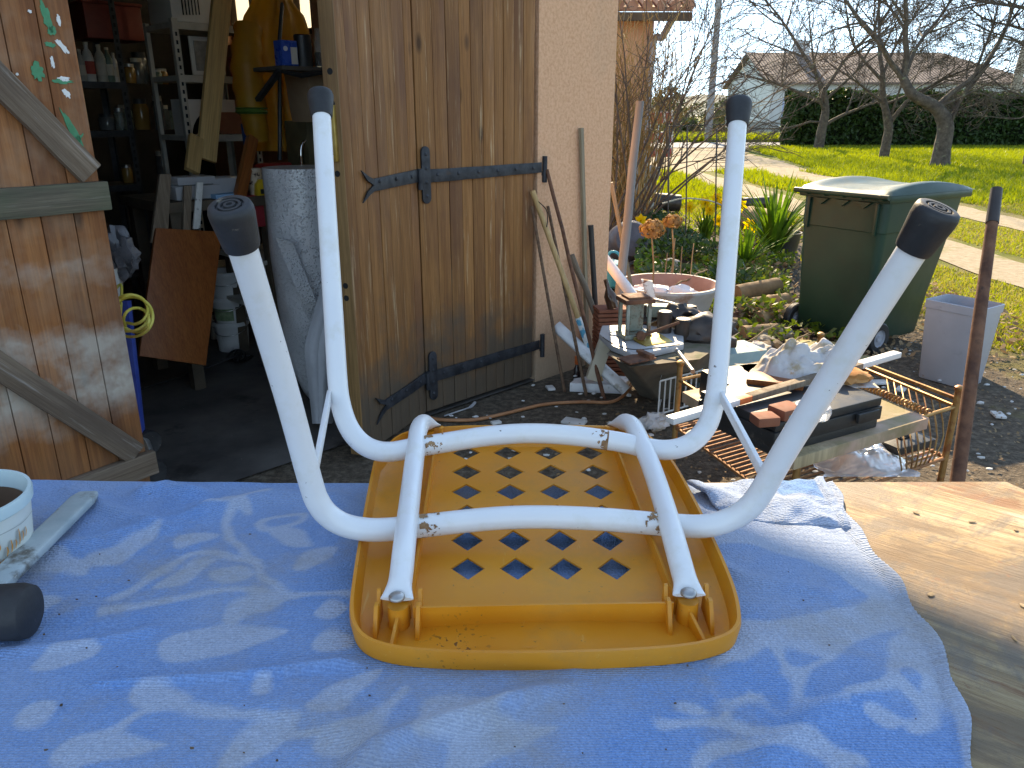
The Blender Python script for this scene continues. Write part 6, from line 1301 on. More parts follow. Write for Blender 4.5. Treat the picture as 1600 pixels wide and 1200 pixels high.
# ------------------------------------------------------------------ garden bed
LV1 = leafmat('strap_leaf', (.05, .13, .012), (.13, .24, .03), .5); LV2 = leafmat('ivy_leaf', (.05, .1, .012), (.17, .23, .03), .45); LV3 = leafmat('dark_leaf', (.02, .055, .018), (.045, .1, .03), .35); LV4 = leafmat('yellow_green_leaf', (.2, .27, .03), (.34, .38, .06), .5)
def strapplant(name, label, base, n, h, spread, seed, mat, w=.02):
    rs = random.Random(seed); T = thing(name, label, 'plant', base)
    for k in range(n):
        a = rs.uniform(0, 6.28); L = h*rs.uniform(.6, 1.1); lean = spread*rs.uniform(.2, 1); m = MB(); rows = []; d = Vector((math.cos(a), math.sin(a), 0)); s = Vector((-d.y, d.x, 0)); b = base+d*rs.uniform(0, .06)
        for i in range(9):
            t_ = i/8; p = b+d*(lean*t_**1.6)+Vector((0, 0, L*(t_-.35*lean/h*t_**2.4))); ww = w*(1-t_**2.5)*(.6+.4*min(1, t_*4)); rows.append([p-s*ww+Vector((0, 0, .004)), p, p+s*ww+Vector((0, 0, .004))])
        m.sheet(rows); m.build('leaf', mat, T)
    return T
strapplant('strap_leaved_plant', 'bright green strap leaved clump left of wheelie bin', G(1205, 405, .05), 80, .85, .62, 2, LV1, .024)
strapplant('strap_leaved_plant', 'lower strap leaved clump beside the right stool leg', G(1160, 432, .02), 44, .5, .4, 5, LV1, .018)
# daffodils
M_DAF = leafmat('daffodil_petal', (.82, .55, .015), (.9, .66, .03), .5)
def daffodil(c, lab, k):
    T = thing('daffodil', lab, 'flower', c, 0, 'daffodils in the bed'); h = .32+.05*math.sin(k*2.3); top = c+Vector((.03*math.sin(k), .02*math.cos(k*1.7), h))
    m = MB(); m.tube([c, c.lerp(top, .5)+Vector((.01, 0, 0)), top], .005, 5); m.build('stem', LV1, T); face = Vector((-.1+.3*math.sin(k*1.9), -1, .15)).normalized(); x_, y_, d_ = frame(face)
    for i in range(6):
        a = i*math.pi/3+k; u = x_*math.cos(a)+y_*math.sin(a); v = x_*-math.sin(a)+y_*math.cos(a); m = MB(); m.add([top, top+u*.036+v*.028, top+u*.076-d_*.006, top+u*.036-v*.028], [(0, 1, 2, 3)]); m.build('petal', M_DAF, T)
    m = MB(); m.lathe([(.014, 0), (.018, .022), (.026, .042)], Matrix((x_, y_, d_)).transposed(), 10, top, True, False); m.build('trumpet', M_DAF, T)
dnames = ['leftmost daffodil by the wire stake', 'daffodil just right of the lone left bloom', 'tall daffodil at the middle of the clump', 'daffodil highest in the clump', 'daffodil just left of stool leg', 'low daffodil half hidden by stool leg', 'daffodil just right of stool leg', 'biggest daffodil by the log', 'daffodil low beside the log', 'single low daffodil near grey post']
for k, (px, py) in enumerate(((1078, 318), (1098, 316), (1106, 314), (1120, 308), (1131, 314), (1128, 332), (1158, 322), (1169, 342), (1175, 346), (999, 345))):
    c = P(px, py, 8.6); c.z = .0; s = G(px, py+26, .0); daffodil(Vector((P(px, py, 8.4).x, 8.4, P(px, py, 8.4).z-.36)), dnames[k], k)
strapplant('daffodil_foliage', 'upright clump of daffodil leaves behind the wire', Vector((P(1105, 340, 8.5).x, 8.5, .12)), 40, .4, .22, 9, LV1, .012)
# raised bed soil under the garden
M_BEDS = pm('bed_soil', (.035, .024, .016), (.09, .065, .045), rough=1, scale=14, detail=9, bump=.9, bs=40, bd=.02)
rows = []
for i in range(30):
    y = 4.75+5.4*i/29; r = []
    for j in range(24):
        x0 = .72+.03*i; x1 = 1.75+.072*i; u = j/23; x = x0+(x1-x0)*u; e = min(u, 1-u, i/29, 1-i/29); r.append(Vector((x, y, .02+min(1, e/.18)*(.09+.05*noise.noise(Vector((x*2, y*2, 3)))) )))
    rows.append(r)
tag(MB().sheet(rows).build('garden_bed', M_BEDS), kind='structure')
def bedz(x, y): return .1+.05*noise.noise(Vector((x*2, y*2, 3)))
def bed_area(rs):
    i = rs.uniform(0, 1); y = 4.8+5.2*i; u = rs.uniform(.03, .97); x = (.72+.87*i)+(1.03+1.22*i)*u; 
    if noise.noise(Vector((x*1.7, y*1.7, 7))) < -.12: return None
    return (x, y, bedz(x, y)+rs.uniform(0, .06))
scatter('ground_cover', LV2, 5600, bed_area, (.012, .03), 'green ground cover leaves in the bed', 11, flatk=.9)
scatter('dark_ground_cover', LV3, 2200, lambda rs: (lambda q: None if q is None or q[0] > 1.9 or q[1] < 5.6 else (q[0], q[1], q[2]+rs.uniform(0, .14)))(bed_area(rs)), (.015, .035), 'dark green creeping leaves in the bed', 12, flatk=.9)
scatter('yellow_ground_cover', LV4, 700, bed_area, (.012, .026), 'yellow green leaves in the bed', 13, flatk=.9)
scatter('bed_litter', M_DEB[0], 3600, lambda rs: (lambda q: None if q is None else (q[0], q[1], q[2]-.03))(bed_area(rs)), (.012, .035), 'dead leaves in the bed', 14, flatk=.7)
scatter('path_litter', M_DEB[0], 2600, lambda rs: (rs.uniform(1.5, 3.6), rs.uniform(4.3, 7.6), .05), (.01, .03), 'dry leaves around the bin', 15, flatk=.6)
scatter('path_weeds', LV2, 1300, lambda rs: (rs.uniform(1.2, 2.2), rs.uniform(4.6, 7.0), .06+rs.uniform(0, .05)), (.012, .03), 'weeds around the log pile', 16, flatk=.9)
# hydrangeas: brown dried heads
M_HYD = leafmat('dried_flower', (.3, .15, .06), (.48, .28, .12), .35, .8)
def hydrangea(px, py, Y, r, lab, seed):
    top = P(px, py, Y); b = Vector((top.x+.02, Y+.02, .08)); T = thing('dried_hydrangea', lab, 'flower head', b, 0, 'dried hydrangea heads'); m = MB(); m.tube(spline([b, b.lerp(top, .5)+Vector((.02, 0, 0)), top-Vector((0, 0, r*.6))], 4), .006, 6); m.build('stem', M_BARK, T)
    rs = np.random.RandomState(seed); n = 150; d = rs.normal(size=(n, 3)); d /= np.linalg.norm(d, axis=1)[:, None]; c = np.array(top)+d*r*np.array([1, 1, .75])*rs.uniform(.75, 1.15, (n, 1)); s = r*.26; a = rs.normal(size=(n, 3)); a -= (a*d).sum(1)[:, None]*d; a /= np.linalg.norm(a, axis=1)[:, None]; b2 = np.cross(d, a)
    V = np.stack([c+a*s, c+b2*s+d*s*.4, c-a*s, c-b2*s+d*s*.3], 1).reshape(-1, 3)-np.array(WM[T].translation); o = np_mesh('flower_head', V, np.arange(4*n).reshape(-1, 4), M_HYD); o.parent = T
hydrangea(1019, 358, 5.3, .078, 'larger dried hydrangea head beside the grey post', 1); hydrangea(1051, 346, 5.6, .062, 'smaller dried hydrangea head behind the larger one', 2)
for k, (px, py, px2, py2) in enumerate(((1046, 440, 1055, 372), (1062, 440, 1066, 385), (1076, 445, 1084, 380), (1036, 445, 1043, 395))):
    rod('withered_plant', Vector((P(px, py, 5.4).x, 5.4, .07)), P(px2, py2, 5.5), .005, .004, M_BARK, ['dry stem under the smaller hydrangea head', 'second dry stem right of hydrangea', 'rightmost bare dry stem in the bed', 'short dry stem below hydrangea heads'][k], 'plant', n=6, wob=.006, group='dry stems in the bed')
m = MB(); m.blob(G(1048, 412, .16), (.085, .06, .05), 3, .2, 1.5, 3); tag(m.build('bed_stone', M_STONE), 'pale square stone among the dry stems', 'stone')
m = MB(); m.blob(G(1044, 426, .15), (.05, .045, .04), 6, .2, 1.5, 3); tag(m.build('bed_stone', M_STONE), 'round stone just below the square stone', 'stone')
# blue watering can and dark barrel by the wall corner
M_CYAN = pm('turquoise_plastic', (.02, .3, .42), (.04, .38, .5), rough=.35)
wc = thing('watering_can', 'turquoise plastic watering can behind the pink corner', 'watering can', P(958, 430, 6.5)); c = P(953, 425, 6.5); m = MB(); m.lathe([(.11, -.12), (.125, -.1), (.11, .08), (.06, .1)], None, 24, c); m.build('body', M_CYAN, wc); m = MB(); m.tube(spline([c+Vector((-.05, 0, .09)), c+Vector((.0, 0, .17)), c+Vector((.07, 0, .15)), c+Vector((.1, 0, .04)), c+Vector((.09, 0, -.04))], 6), .012, 10); m.build('handle', M_CYAN, wc)
m = MB(); m.lathe([(.001, -.1), (.18, -.1), (.19, -.08), (.19, .12), (.16, .16), (.001, .165)], Matrix.Rotation(.5, 3, 'Y') @ Matrix.Rotation(R(70), 3, 'X'), 32, P(980, 378, 7.5)); tag(m.build('grey_drum', pm('blue_grey_drum', (.04, .05, .07), (.075, .09, .12), rough=.5)), 'blue grey drum lying behind the grey post', 'drum')
# logs, pots and stones
def log(a, b, r, lab, seed, group=None, mat=None):
    m = MB(); n = 10; pts = [Vector(a).lerp(Vector(b), i/n) for i in range(n+1)]; m.tube(pts, [r*(1+.12*noise.noise(Vector((i*.7, seed, 0)))) for i in range(n+1)], 14); o = m.build('log', mat or M_BARK); return tag(o, lab, 'log', group)
log(P(1166, 345, 9.2), P(1212, 352, 8.8), .17, 'thick dark log lying beyond the daffodils', 1); log(P(1160, 318, 12.3), P(1203, 316, 12.3), .09, 'thin black log on top of the bed edge', 2, mat=M_CAST); log(P(1022, 314, 12.0), P(1062, 318, 12.0), .13, 'short dark log at the left of daffodils', 3, mat=M_CAST)
for k, (a, b, r, Y) in enumerate((((1150, 460), (1215, 448), .07, 5.6), ((1175, 478), (1228, 470), .06, 5.4), ((1140, 490), (1190, 480), .05, 5.2), ((1185, 500), (1235, 488), .06, 5.1), ((1130, 505), (1170, 512), .05, 4.9), ((1210, 470), (1245, 500), .045, 5.3), ((1160, 520), (1215, 515), .045, 4.8))):
    log(P(*a, Y), P(*b, Y+.15), r, ['grey log topmost in the log pile', 'split log just below the topmost', 'short log against the stool leg', 'brown log in the middle of the pile', 'small log low behind the stool leg', 'slanting log touching wheelie bin', 'lowest log of the pile'][k], k+10, 'logs left of wheelie bin')
for k, (px, py, Y, s) in enumerate(((1172, 512, 4.75, .05), (1186, 522, 4.7, .06), (1208, 520, 4.75, .045), (1226, 522, 4.8, .05), (1196, 533, 4.55, .05), (1150, 545, 4.3, .05), (1100, 470, 5.2, .05), (1118, 456, 5.4, .06))):
    m = MB(); m.blob(G(px, py, .05), (s*1.3, s, s*.8), k+50, .3, 1.6, 3); tag(m.build('rubble_stone', M_STONE), ['pale stone at the left of rubble', 'large pale stone behind the white cloth', 'small white stone above the cloth', 'pale stone touching the bin wheel', 'stone half hidden by the cloth', 'stone beside the stool leg', 'stone right of the planter bowl', 'stone above the planter bowl'][k], 'stone', 'rubble stones')
pot = thing('black_pot', 'black plastic pot behind the strap leaved plant', 'pot', P(1225, 370, 8.0)); c = P(1222, 362, 8.0); m = MB(); m.lathe([(.15, -.3), (.19, -.02), (.2, 0), (.185, 0), (.17, -.05)], None, 28, c); m.build('body', M_BLKPIPE, pot)
for k, (px, py) in enumerate(((1006, 285), (1001, 300), (1010, 270))):
    m = MB(); m.blob(Vector((P(px, py, 11.8).x, 11.8, (.36, .12, .58)[k])), (.2, .15, .14), k+70, .25, 1.5, 3); tag(m.build('wall_stone', M_STONE), ['pale block at the foot of far wall', 'lowest grey block by the far wall', 'top block against the downpipe'][k], 'stone', 'blocks by the far wall')
# wire stakes
for k, (px, y0, y1) in enumerate(((1046, 196, 360), (1074, 196, 352), (1120, 200, 360))):
    rod('wire_stake', P(px-3, y1+38, 7.6), P(px, y0, 7.6), .007, .007, M_DKMET, ['leftmost thin dark stake in the bed', 'middle thin dark stake behind daffodils', 'thin dark stake closest to stool leg'][k], 'stake', n=6, group='wire stakes')
m = MB(); m.tube([P(1044, 197, 7.6), P(1140, 194, 7.6)], .004, 6); tag(m.build('tie_wire', M_DKMET), 'dark wire strung between the stakes', 'wire')
m = MB(); m.tube(spline([P(1035, 318, 7.8), P(1070, 310, 7.8), P(1110, 314, 7.8), P(1130, 322, 7.8)], 5), .008, 6); tag(m.build('garden_hose', pm('pale_green_hose', (.3, .36, .3), (.4, .45, .38))), 'pale hose looping above the daffodil leaves', 'hose')
# ------------------------------------------------------------------ house wing beyond, shrub, barrier
wing = thing('house_wing', 'pink wing of the house beyond the bare shrub', 'house', P(990, 310, 12.4))
Yw = 12.5; xr = P(1016, 150, Yw).x; m = MB(); m.prism([Vector((-3, Yw, -.02)), Vector((xr, Yw, -.02)), Vector((xr, Yw+6, -.02)), Vector((-3, Yw+6, -.02))], (0, 0, 2.75)); m.build('wall', M_STUCCO, wing, smooth=False)
m = MB(); zr_ = P(1060, 18, Yw-.5).z; m.prism([Vector((-3.4, Yw-.5, zr_)), Vector((xr+.45, Yw-.5, zr_)), Vector((xr+.45, Yw+3, zr_+1.)), Vector((-3.4, Yw+3, zr_+1.))], (0, 0, .06)); rf = m.build('roof', M_TILE, wing, smooth=False)
for k in range(8):
    x = xr+.4-.2*k; m = MB(); m.tube([Vector((x, Yw-.55, zr_+.08)), Vector((x, Yw+3, zr_+1.09))], .075, 8); m.build('tile', M_TILE, rf)
m = MB(); m.box(((xr+.45-3)/2, Yw-.45, zr_-.06), (xr+.45+3, .1, .11)); m.build('fascia', M_BEAM, wing)
m = MB(); m.tube(spline([Vector((xr+.2, Yw-.45, zr_-.05)), Vector((xr+.1, Yw-.2, zr_-.3)), Vector((xr-.02, Yw-.07, zr_-.5)), Vector((xr-.02, Yw-.07, .3))], 6), .05, 10); m.build('downpipe', pm('zinc', (.32, .33, .35), (.42, .43, .45), rough=.5, metal=.5), wing)
TWMIN = .0035
def twig(m, p, d, L, r, lev, rs, bend=.5, kids=4, sides=5, up=.1, shrink=.55, target=None):
    n = 7 if lev > 0 else 4; pts = [p.copy()]; q = p.copy(); dd = d.normalized()
    for i in range(n):
        dd = (dd+Vector((rs.gauss(0, 1), rs.gauss(0, 1), rs.gauss(0, 1)))*bend*.16+Vector((0, 0, up*.12))).normalized(); q = q+dd*(L/n); pts.append(q.copy())
    m.tube(pts, [max(TWMIN, r*(1-.72*i/n)) for i in range(n+1)], sides if lev else 3, cap=False)
    if lev <= 0: return
    for k in range(kids):
        t_ = rs.uniform(.3, 1.); i = min(n-1, int(t_*n)); b = pts[i].lerp(pts[i+1], t_*n-i); ax = Vector((rs.gauss(0, 1), rs.gauss(0, 1), rs.gauss(0, 1))); dk = (pts[i+1]-pts[i]).normalized()
        nd = (dk+ax.cross(dk).normalized()*rs.uniform(.5, 1.1)).normalized(); twig(m, b, nd, L*shrink*rs.uniform(.7, 1.2), r*(1-.72*t_)*.62, lev-1, rs, bend, kids, max(3, sides-1), up, shrink)
M_TWIG = pm('tan_twigs', (.3, .18, .06), (.46, .3, .12), rough=.8, scale=3); M_TWIG2 = pm('grey_bark', (.06, .045, .035), (.14, .108, .08), rough=.95, scale=9, bump=.7, bs=30, spots=[((.2, .2, .12), 6, .6, .08)])
rs = random.Random(21); sh = thing('bare_shrub', 'leafless tan shrub fanning out beside the house wing', 'shrub', P(985, 330, 9.6)); sb = Vector((P(985, 330, 9.4).x, 9.4, 0)); m = MB()
for k in range(13):
    a = rs.uniform(-.25, 1.1); d = Vector((math.sin(a)*.9, rs.uniform(-.3, .25), math.cos(a)*1.)); twig(m, sb+Vector((rs.uniform(-.3, .15), rs.uniform(-.2, .2), 0)), d, rs.uniform(2.2, 3.1), .016, 2, rs, .5, 6, 5, .06, .42)
m.build('arching_stems', M_TWIG2, sh)
m = MB()
for k in range(95): twig(m, Vector((P(975, 300, 10.4).x+rs.uniform(-.5, .35), 10.4+rs.uniform(-.3, .3), 0)), Vector((rs.uniform(-.25, .3), rs.uniform(-.1, .1), 1)), rs.uniform(1.5, 2.5), .011, 1, rs, .5, 6, 4, .1, .4)
m.build('upright_twigs', M_TWIG, sh)
bar = thing('roadworks_barrier', 'red and white striped roadworks barrier beyond the shrub', 'barrier', P(1035, 260, 15)); M_BW = pm('barrier_white', (.7, .7, .68), (.78, .78, .76), rough=.5); M_BR = pm('barrier_red', (.42, .04, .03), (.5, .06, .05), rough=.5)
for r_, (yt, yb_) in enumerate(((176, 194), (208, 224), (232, 246))):
    x0, x1 = 1012, 1052; m = MB(); m.prism([P(x0, yb_, 15), P(x1, yb_-4, 15), P(x1, yt-4, 15), P(x0, yt, 15)], (0, .03, 0)); bd_ = m.build('board', M_BW, bar, smooth=False)
    for k in range(3): xa = x0+3+13*k; m = MB(); m.prism([P(xa, yb_-.5, 14.98), P(xa+8, yb_-1, 14.98), P(xa+8, yt-.5, 14.98), P(xa, yt+.5, 14.98)], (0, .01, 0)); m.build('red_stripe', M_BR, bd_, smooth=False)
for xa, xb in ((1030, 1020), (1045, 1044)): m = MB(); m.tube([P(xa, 176, 15.05), P(xb, 306, 14.8)], .02, 8); m.build('leg', M_STEEL, bar)
# ------------------------------------------------------------------ grass
LG = leafmat('grass_blade', (.19, .24, .012), (.38, .42, .035), .5); LGD = leafmat('dry_grass_blade', (.26, .24, .05), (.42, .37, .12), .45)
def grass(name, mat, n, area, h, w, seed, label):
    r = np.random.RandomState(seed); pts = []
    while len(pts) < n:
        x, y = area(r)
        if on_drive(x, y): continue
        pts.append((x, y))
    p = np.array(pts); k = len(p); a = r.uniform(0, 6.28, k); hh = r.uniform(h[0], h[1], k)*(.6+.4*np.clip(p[:, 1]/20, .3, 1.6)); ww = w*(.5+p[:, 1]/16)*r.uniform(.7, 1.3, k); ln = r.normal(0, .45, (k, 2))*hh[:, None]
    b = np.stack([p[:, 0], p[:, 1], np.zeros(k)+.0], 1); s = np.stack([np.cos(a)*ww, np.sin(a)*ww, 0*a], 1); top = b+np.stack([ln[:, 0], ln[:, 1], hh], 1)
    V = np.stack([b-s, b+s, top], 1).reshape(-1, 3); return tag(np_mesh(name, V, np.arange(3*k).reshape(-1, 3), mat), label, kind='stuff')
def on_drive(x, y):
    j = .25*noise.noise(Vector((x*1.3, y*.5, 4)))
    if 21 < y < 36.5: return 3.2-(y-21)*.02+j < x < 8.2+(y-21)*.16+j
    if y <= 21: return (4.2+j < x < 5.35+j) or (6.42+j < x < 7.6+j)
    return 35.7 < y < 43.3
def wedge(y0, y1, x0=None):
    def f(r):
        y = math.sqrt(r.uniform(y0*y0, y1*y1)); a = r.uniform(.1, .72); return a*y, y
    return f
grass('meadow_grass', LG, 80000, wedge(13, 36), (.05, .17), .011, 1, 'bright green meadow grass')
def nearlawn(r):
    while True:
        y = r.uniform(4.2, 20); x = r.uniform(2.6, .72*y+.5)
        if x > 3.0+.5*noise.noise(Vector((x, y, 8)))*2 or y > 9.5: return x, y
grass('yard_grass', LGD, 42000, nearlawn, (.015, .055), .007, 2, 'short yellowish grass along the drive'); grass('yard_grass_green', LG, 30000, nearlawn, (.015, .06), .007, 3, 'short green grass along the drive')
grass('verge_grass', LG, 9000, lambda r: (r.uniform(2, 30), r.uniform(43.2, 45.4)), (.15, .5), .02, 5, 'long grass along the road verge')
grass('bed_edge_grass', LG, 5000, lambda r: (r.uniform(1.0, 4.2), r.uniform(9.6, 15)), (.03, .09), .008, 6, 'grass behind the garden bed')
# ------------------------------------------------------------------ orchard trees
TWMIN = .0052
def tree(label, base, trunk, limbs, seed, lev, L, kids=6, mat=M_TWIG2):
    rs = random.Random(seed); T = thing('orchard_tree', label, 'tree', base, 0, 'bare orchard trees'); m = MB(); pts = spline([base+Vector(q[:3]) for q in trunk], 5); rad = np.interp(np.linspace(0, 1, len(pts)), np.linspace(0, 1, len(trunk)), [q[3]*.85 for q in trunk])
    m.tube(pts, [r*(1+.1*noise.noise(Vector((i*.8, seed, 0)))) for i, r in enumerate(rad)], 12); m.build('trunk', mat, T); m = MB(); top = pts[-1]
    for (d, LL, r, at_) in limbs: twig(m, pts[int(at_*(len(pts)-1))], Vector(d), LL*1.08, r*.78, lev, rs, .75, kids+1, 6, .12, .56)
    m.build('crown', mat, T); return T
def tb(px, py): return G(px, py, 0)
tree('leaning forked orchard tree directly behind wheelie bin', tb(1468, 262), [(0, 0, 0, .34), (-.02, 0, .5, .26), (-.05, 0, 1.15, .25), (-.4, 0, 1.6, .2), (-1.1, 0, 1.95, .16), (-1.4, .1, 2.4, .13)], [((.15, 0, 1), 3.2, .12, 1.), ((-.8, .2, 1), 3.4, .11, 1.), ((.9, .1, .75), 3.6, .12, .62), ((.35, -.2, 1), 2.6, .06, .42), ((.6, .2, 1), 2.6, .07, .4), ((-1, 0, .8), 3., .09, .95), ((.4, .5, 1.), 3.2, .09, .98), ((.8, -.3, .5), 2.2, .05, .6), ((.25, -.1, .9), 2.2, .05, .3)], 5, 3, 3, 5)
tree('slim forked orchard tree in the middle of the row', tb(1380, 250), [(0, 0, 0, .2), (.02, 0, .6, .17), (.0, 0, 1.1, .16), (-.3, 0, 1.9, .11), (-.45, 0, 2.7, .09)], [((-.3, 0, 1), 3., .09, 1.), ((-.9, .2, .7), 2.9, .08, .9), ((.7, 0, .9), 2.8, .1, .5), ((.3, -.2, 1), 2.6, .06, .5), ((.9, .2, .4), 2.2, .06, .7), ((-.7, -.2, .9), 2.6, .06, .7), ((.3, .3, 1), 2.8, .07, .95)], 8, 3, 3, 6)

tree('leftmost orchard tree in front of the hedge', tb(1278, 236), [(0, 0, 0, .26), (.05, 0, .8, .22), (.1, 0, 1.6, .18), (-.1, 0, 2.4, .13)], [((-.5, 0, 1), 4.4, .13, 1.), ((-1, .2, .6), 4., .11, .75), ((.5, .1, 1), 4., .11, .95), ((1, 0, .35), 3., .1, .45), ((-.7, -.2, .9), 3.8, .09, .6), ((.8, .2, .7), 3.4, .08, .8), ((-1.1, .1, .15), 3.2, .07, .5)], 13, 3, 3, 7)

tree('dark orchard tree at the right edge of the photo', tb(1606, 262), [(0, 0, 0, .2), (.0, 0, .9, .17), (-.12, 0, 2., .15), (-.05, 0, 3.4, .12), (0, 0, 4.4, .09)], [((-1, 0, .25), 2.8, .06, .75), ((-1, .2, .5), 3.2, .08, .85), ((-.7, 0, 1), 3., .08, 1.), ((-1, -.1, .05), 2.2, .04, .45), ((.8, 0, .8), 2.4, .07, .9), ((-.9, .3, .3), 2.6, .05, .65), ((-.5, 0, -.1), 1.6, .03, .4)], 17, 3, 3, 5)

tree('distant pale trunked tree at top right', Vector((24.5, 40, 0)), [(0, 0, 0, .3), (0, 0, 3, .26), (.3, 0, 7, .2)], [((-.9, 0, .5), 4, .1, .9), ((.5, 0, 1), 4, .12, 1.), ((-1, .2, .1), 3.5, .07, .7), ((-.6, 0, 1), 4, .1, .95)], 23, 2, 3, 7, pm('pale_bark', (.3, .24, .16), (.42, .34, .24)))
# ------------------------------------------------------------------ hedge
def leafcloud(n, lo, hi, seed, shell, size, f=None):
    r = np.random.RandomState(seed); p = r.uniform(lo, hi, (n, 3)); 
    k = r.rand(n) < shell; s = r.randint(0, 3, n); p[k & (s == 0), 1] = lo[1]+r.rand((k & (s == 0)).sum())*.25; p[k & (s == 1), 2] = hi[2]-r.rand((k & (s == 1)).sum())*.25; p[k & (s == 2), 0] = lo[0]+r.rand((k & (s == 2)).sum())*.3
    off = np.array([noise.noise(Vector((q[0]*.9, q[1]*.9, q[2]*1.2))) for q in p]); p[:, 1] -= .35*off; p[:, 2] += .3*off*(p[:, 2]/hi[2])
    d = r.normal(size=(n, 3)); d /= np.linalg.norm(d, axis=1)[:, None]; e = r.normal(size=(n, 3)); e = np.cross(d, e); e /= np.linalg.norm(e, axis=1)[:, None]; sz = r.uniform(size*.6, size*1.3, n)[:, None]
    return np.stack([p-d*sz, p+e*sz*.5, p+d*sz, p-e*sz*.5], 1).reshape(-1, 3)
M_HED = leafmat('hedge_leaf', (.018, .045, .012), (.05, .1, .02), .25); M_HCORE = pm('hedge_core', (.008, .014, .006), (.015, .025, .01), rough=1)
hx0 = P(1238, 200, 36.2).x; hd = thing('clipped_hedge', 'tall dark evergreen hedge behind the orchard trees', 'hedge', (hx0+8, 37, 0))
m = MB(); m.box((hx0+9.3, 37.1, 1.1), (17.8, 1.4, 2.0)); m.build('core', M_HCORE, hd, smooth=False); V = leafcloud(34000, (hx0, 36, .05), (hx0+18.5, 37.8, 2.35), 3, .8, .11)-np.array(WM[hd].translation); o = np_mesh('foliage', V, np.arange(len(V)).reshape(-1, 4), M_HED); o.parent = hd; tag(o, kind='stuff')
# ------------------------------------------------------------------ far house
M_HW = pm('house_render', (.6, .6, .58), (.7, .7, .68), rough=.9, scale=.8); M_ROOFF = None
t = NT('far_tiles'); x, y, z = t.xyz(); wv = t.n.new('ShaderNodeTexWave'); wv.inputs['Scale'].default_value = 1.6; wv.bands_direction = 'X'; wv.inputs['Distortion'].default_value = .4; t.lk(t.co, wv.inputs[0]); n1 = t.noise(2.5, 6)
t.set(Base_Color=t.mix(t.ramp(n1, [(.35, 0.), (.7, 1.)]), (.2, .13, .1), (.34, .24, .19)), Roughness=.9); t.bump(wv.outputs['Fac'], 1., .1); M_ROOFF = t.m
hs = thing('far_house', 'white bungalow with brown tiled roof across the road', 'house', (23, 54, 0)); ax_, ay = 15.8, 50.; W_, D_h, ze, zr2 = 15.6, 9., 3.3, 5.15
m = MB(); m.add([(ax_, ay, 0), (ax_+W_, ay, 0), (ax_+W_, ay+D_h, 0), (ax_-.3, ay+D_h, 0), (ax_, ay, ze), (ax_+W_, ay, ze), (ax_+W_, ay+D_h, ze), (ax_-.3, ay+D_h, ze), (ax_-.15, ay+D_h/2, zr2-.1)], [(0, 1, 5, 4), (1, 2, 6, 5), (2, 3, 7, 6), (3, 0, 4, 8, 7)]); m.build('wall', M_HW, hs, smooth=False)
m = MB(); rA, rB = Vector((ax_-.5, ay+D_h/2, zr2)), Vector((ax_+W_-3.4, ay+D_h/2, zr2)); e = .5; zz = ze-.15
m.prism([Vector((ax_-.45, ay-e, zz)), Vector((ax_+W_+e, ay-e, zz)), rB, rA], (0, 0, .12)); m.prism([Vector((ax_-.6, ay+D_h+e, zz)), rA, rB, Vector((ax_+W_+e, ay+D_h+e, zz))], (0, 0, .12)); m.prism([Vector((ax_+W_+e, ay-e, zz)), Vector((ax_+W_+e, ay+D_h+e, zz)), rB], (0, 0, .12)); rf = m.build('roof', M_ROOFF, hs, smooth=False)
m = MB(); m.box((ax_+3, ay+D_h/2-.2, zr2+.3), (.9, .6, 1.)); m.build('chimney', M_HW, rf)
for xx in (ax_+1.2, ax_+6, ax_+11): 
    m = MB(); m.box((xx, ay-.01, 1.75), (1.1, .1, 1.3)); w_ = m.build('window', M_WHPL, hs); m = MB(); m.box((xx, ay-.07, 1.8), (.95, .03, 1.15)); m.build('shutter', pm('pale_blue_shutter', (.42, .5, .68), (.46, .54, .72)), w_)
m = MB(); m.box((17.3, 46.3, .5), (8.4, .2, 1.0)); m.box((17.3, 46.3, 1.03), (8.4, .26, .06)); tag(m.build('boundary_wall', pm('grey_block_wall', (.36, .36, .35), (.46, .46, .44), rough=.9, scale=2)), 'low grey block wall in front of the far house', 'wall')
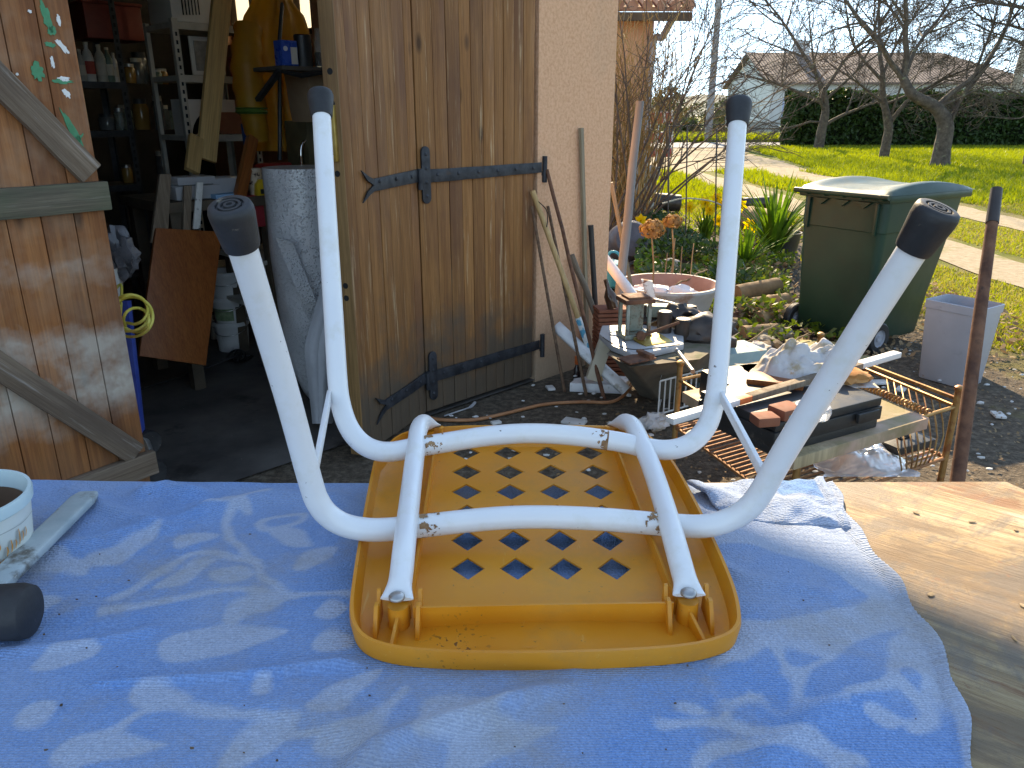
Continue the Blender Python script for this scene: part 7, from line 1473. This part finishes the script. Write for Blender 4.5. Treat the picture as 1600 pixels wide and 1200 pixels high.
m = MB(); m.box((P(1223, 200, 46).x, 46.1, .55), (.45, .2, .7)); tag(m.build('meter_box', M_WHPL, bevel=.03), 'small white box on the grey block wall', 'meter box')
# utility pole and wires
up_ = thing('utility_pole', 'grey concrete utility pole beside the road', 'utility pole', G(1106, 219)); b = Vector((P(1106, 219, 43.6).x, 43.6, 0)); m = MB(); m.tube([b, b+Vector((0, 0, 4)), b+Vector((0, 0, 9))], [.2, .18, .14], 10); m.build('pole', pm('grey_concrete', (.25, .25, .25), (.34, .34, .33), rough=.9), up_)
for k, z in enumerate((6.6, 6.95, 5.6)):
    a = b+Vector((0, 0, z)); m = MB(); e = Vector((60, 49, z+.8-k*.3)); pts = [a.lerp(e, i/20)-Vector((0, 0, 1.1*math.sin(math.pi*i/20))) for i in range(21)]; m.tube(pts, .012, 5); tag(m.build('overhead_wire', M_DKMET), ['lower of the paired overhead wires', 'highest overhead wire above the house', 'lowest single overhead wire'][k], 'wire', 'overhead wires')
# far shrubs behind the road and distant tree line
M_FARB = leafmat('far_bush', (.05, .07, .025), (.12, .13, .05), .2)
for k, (px, Y, w_, h_) in enumerate(((1042, 60, 3.2, 3.4), (1078, 48, 1.6, 1.2), (1120, 47.5, 1.2, 1.), (1100, 75, 6, 2.6), (1060, 52, 2.5, 1.3), (1140, 70, 4, 3))):
    cx = P(px, 200, Y).x; T = thing('roadside_bush', ['dark conifer like bush left of utility pole', 'low scrub just left of utility pole', 'low scrub just right of utility pole', 'distant hedgerow behind utility pole', 'grey green scrub behind the barrier', 'distant bush behind the house gable'][k], 'bush', (cx, Y, 0), 0, 'bushes across the road')
    V = leafcloud(2600, (-w_/2, -.6, .02), (w_/2, .6, h_), 40+k, 0., .13).reshape(-1, 4, 3); cq = V.mean(1); V = V[((cq[:, 0]/(w_/2))**2+(cq[:, 2]/h_)**2) < 1].reshape(-1, 3); o = np_mesh('foliage', V, np.arange(len(V)).reshape(-1, 4), [M_FARB, M_HED][k == 0]); o.parent = T
    m = MB(); m.tube([Vector((cx, Y, 0)), Vector((cx, Y, h_*.7))], .08, 6); m.build('stem', M_TWIG2, T)
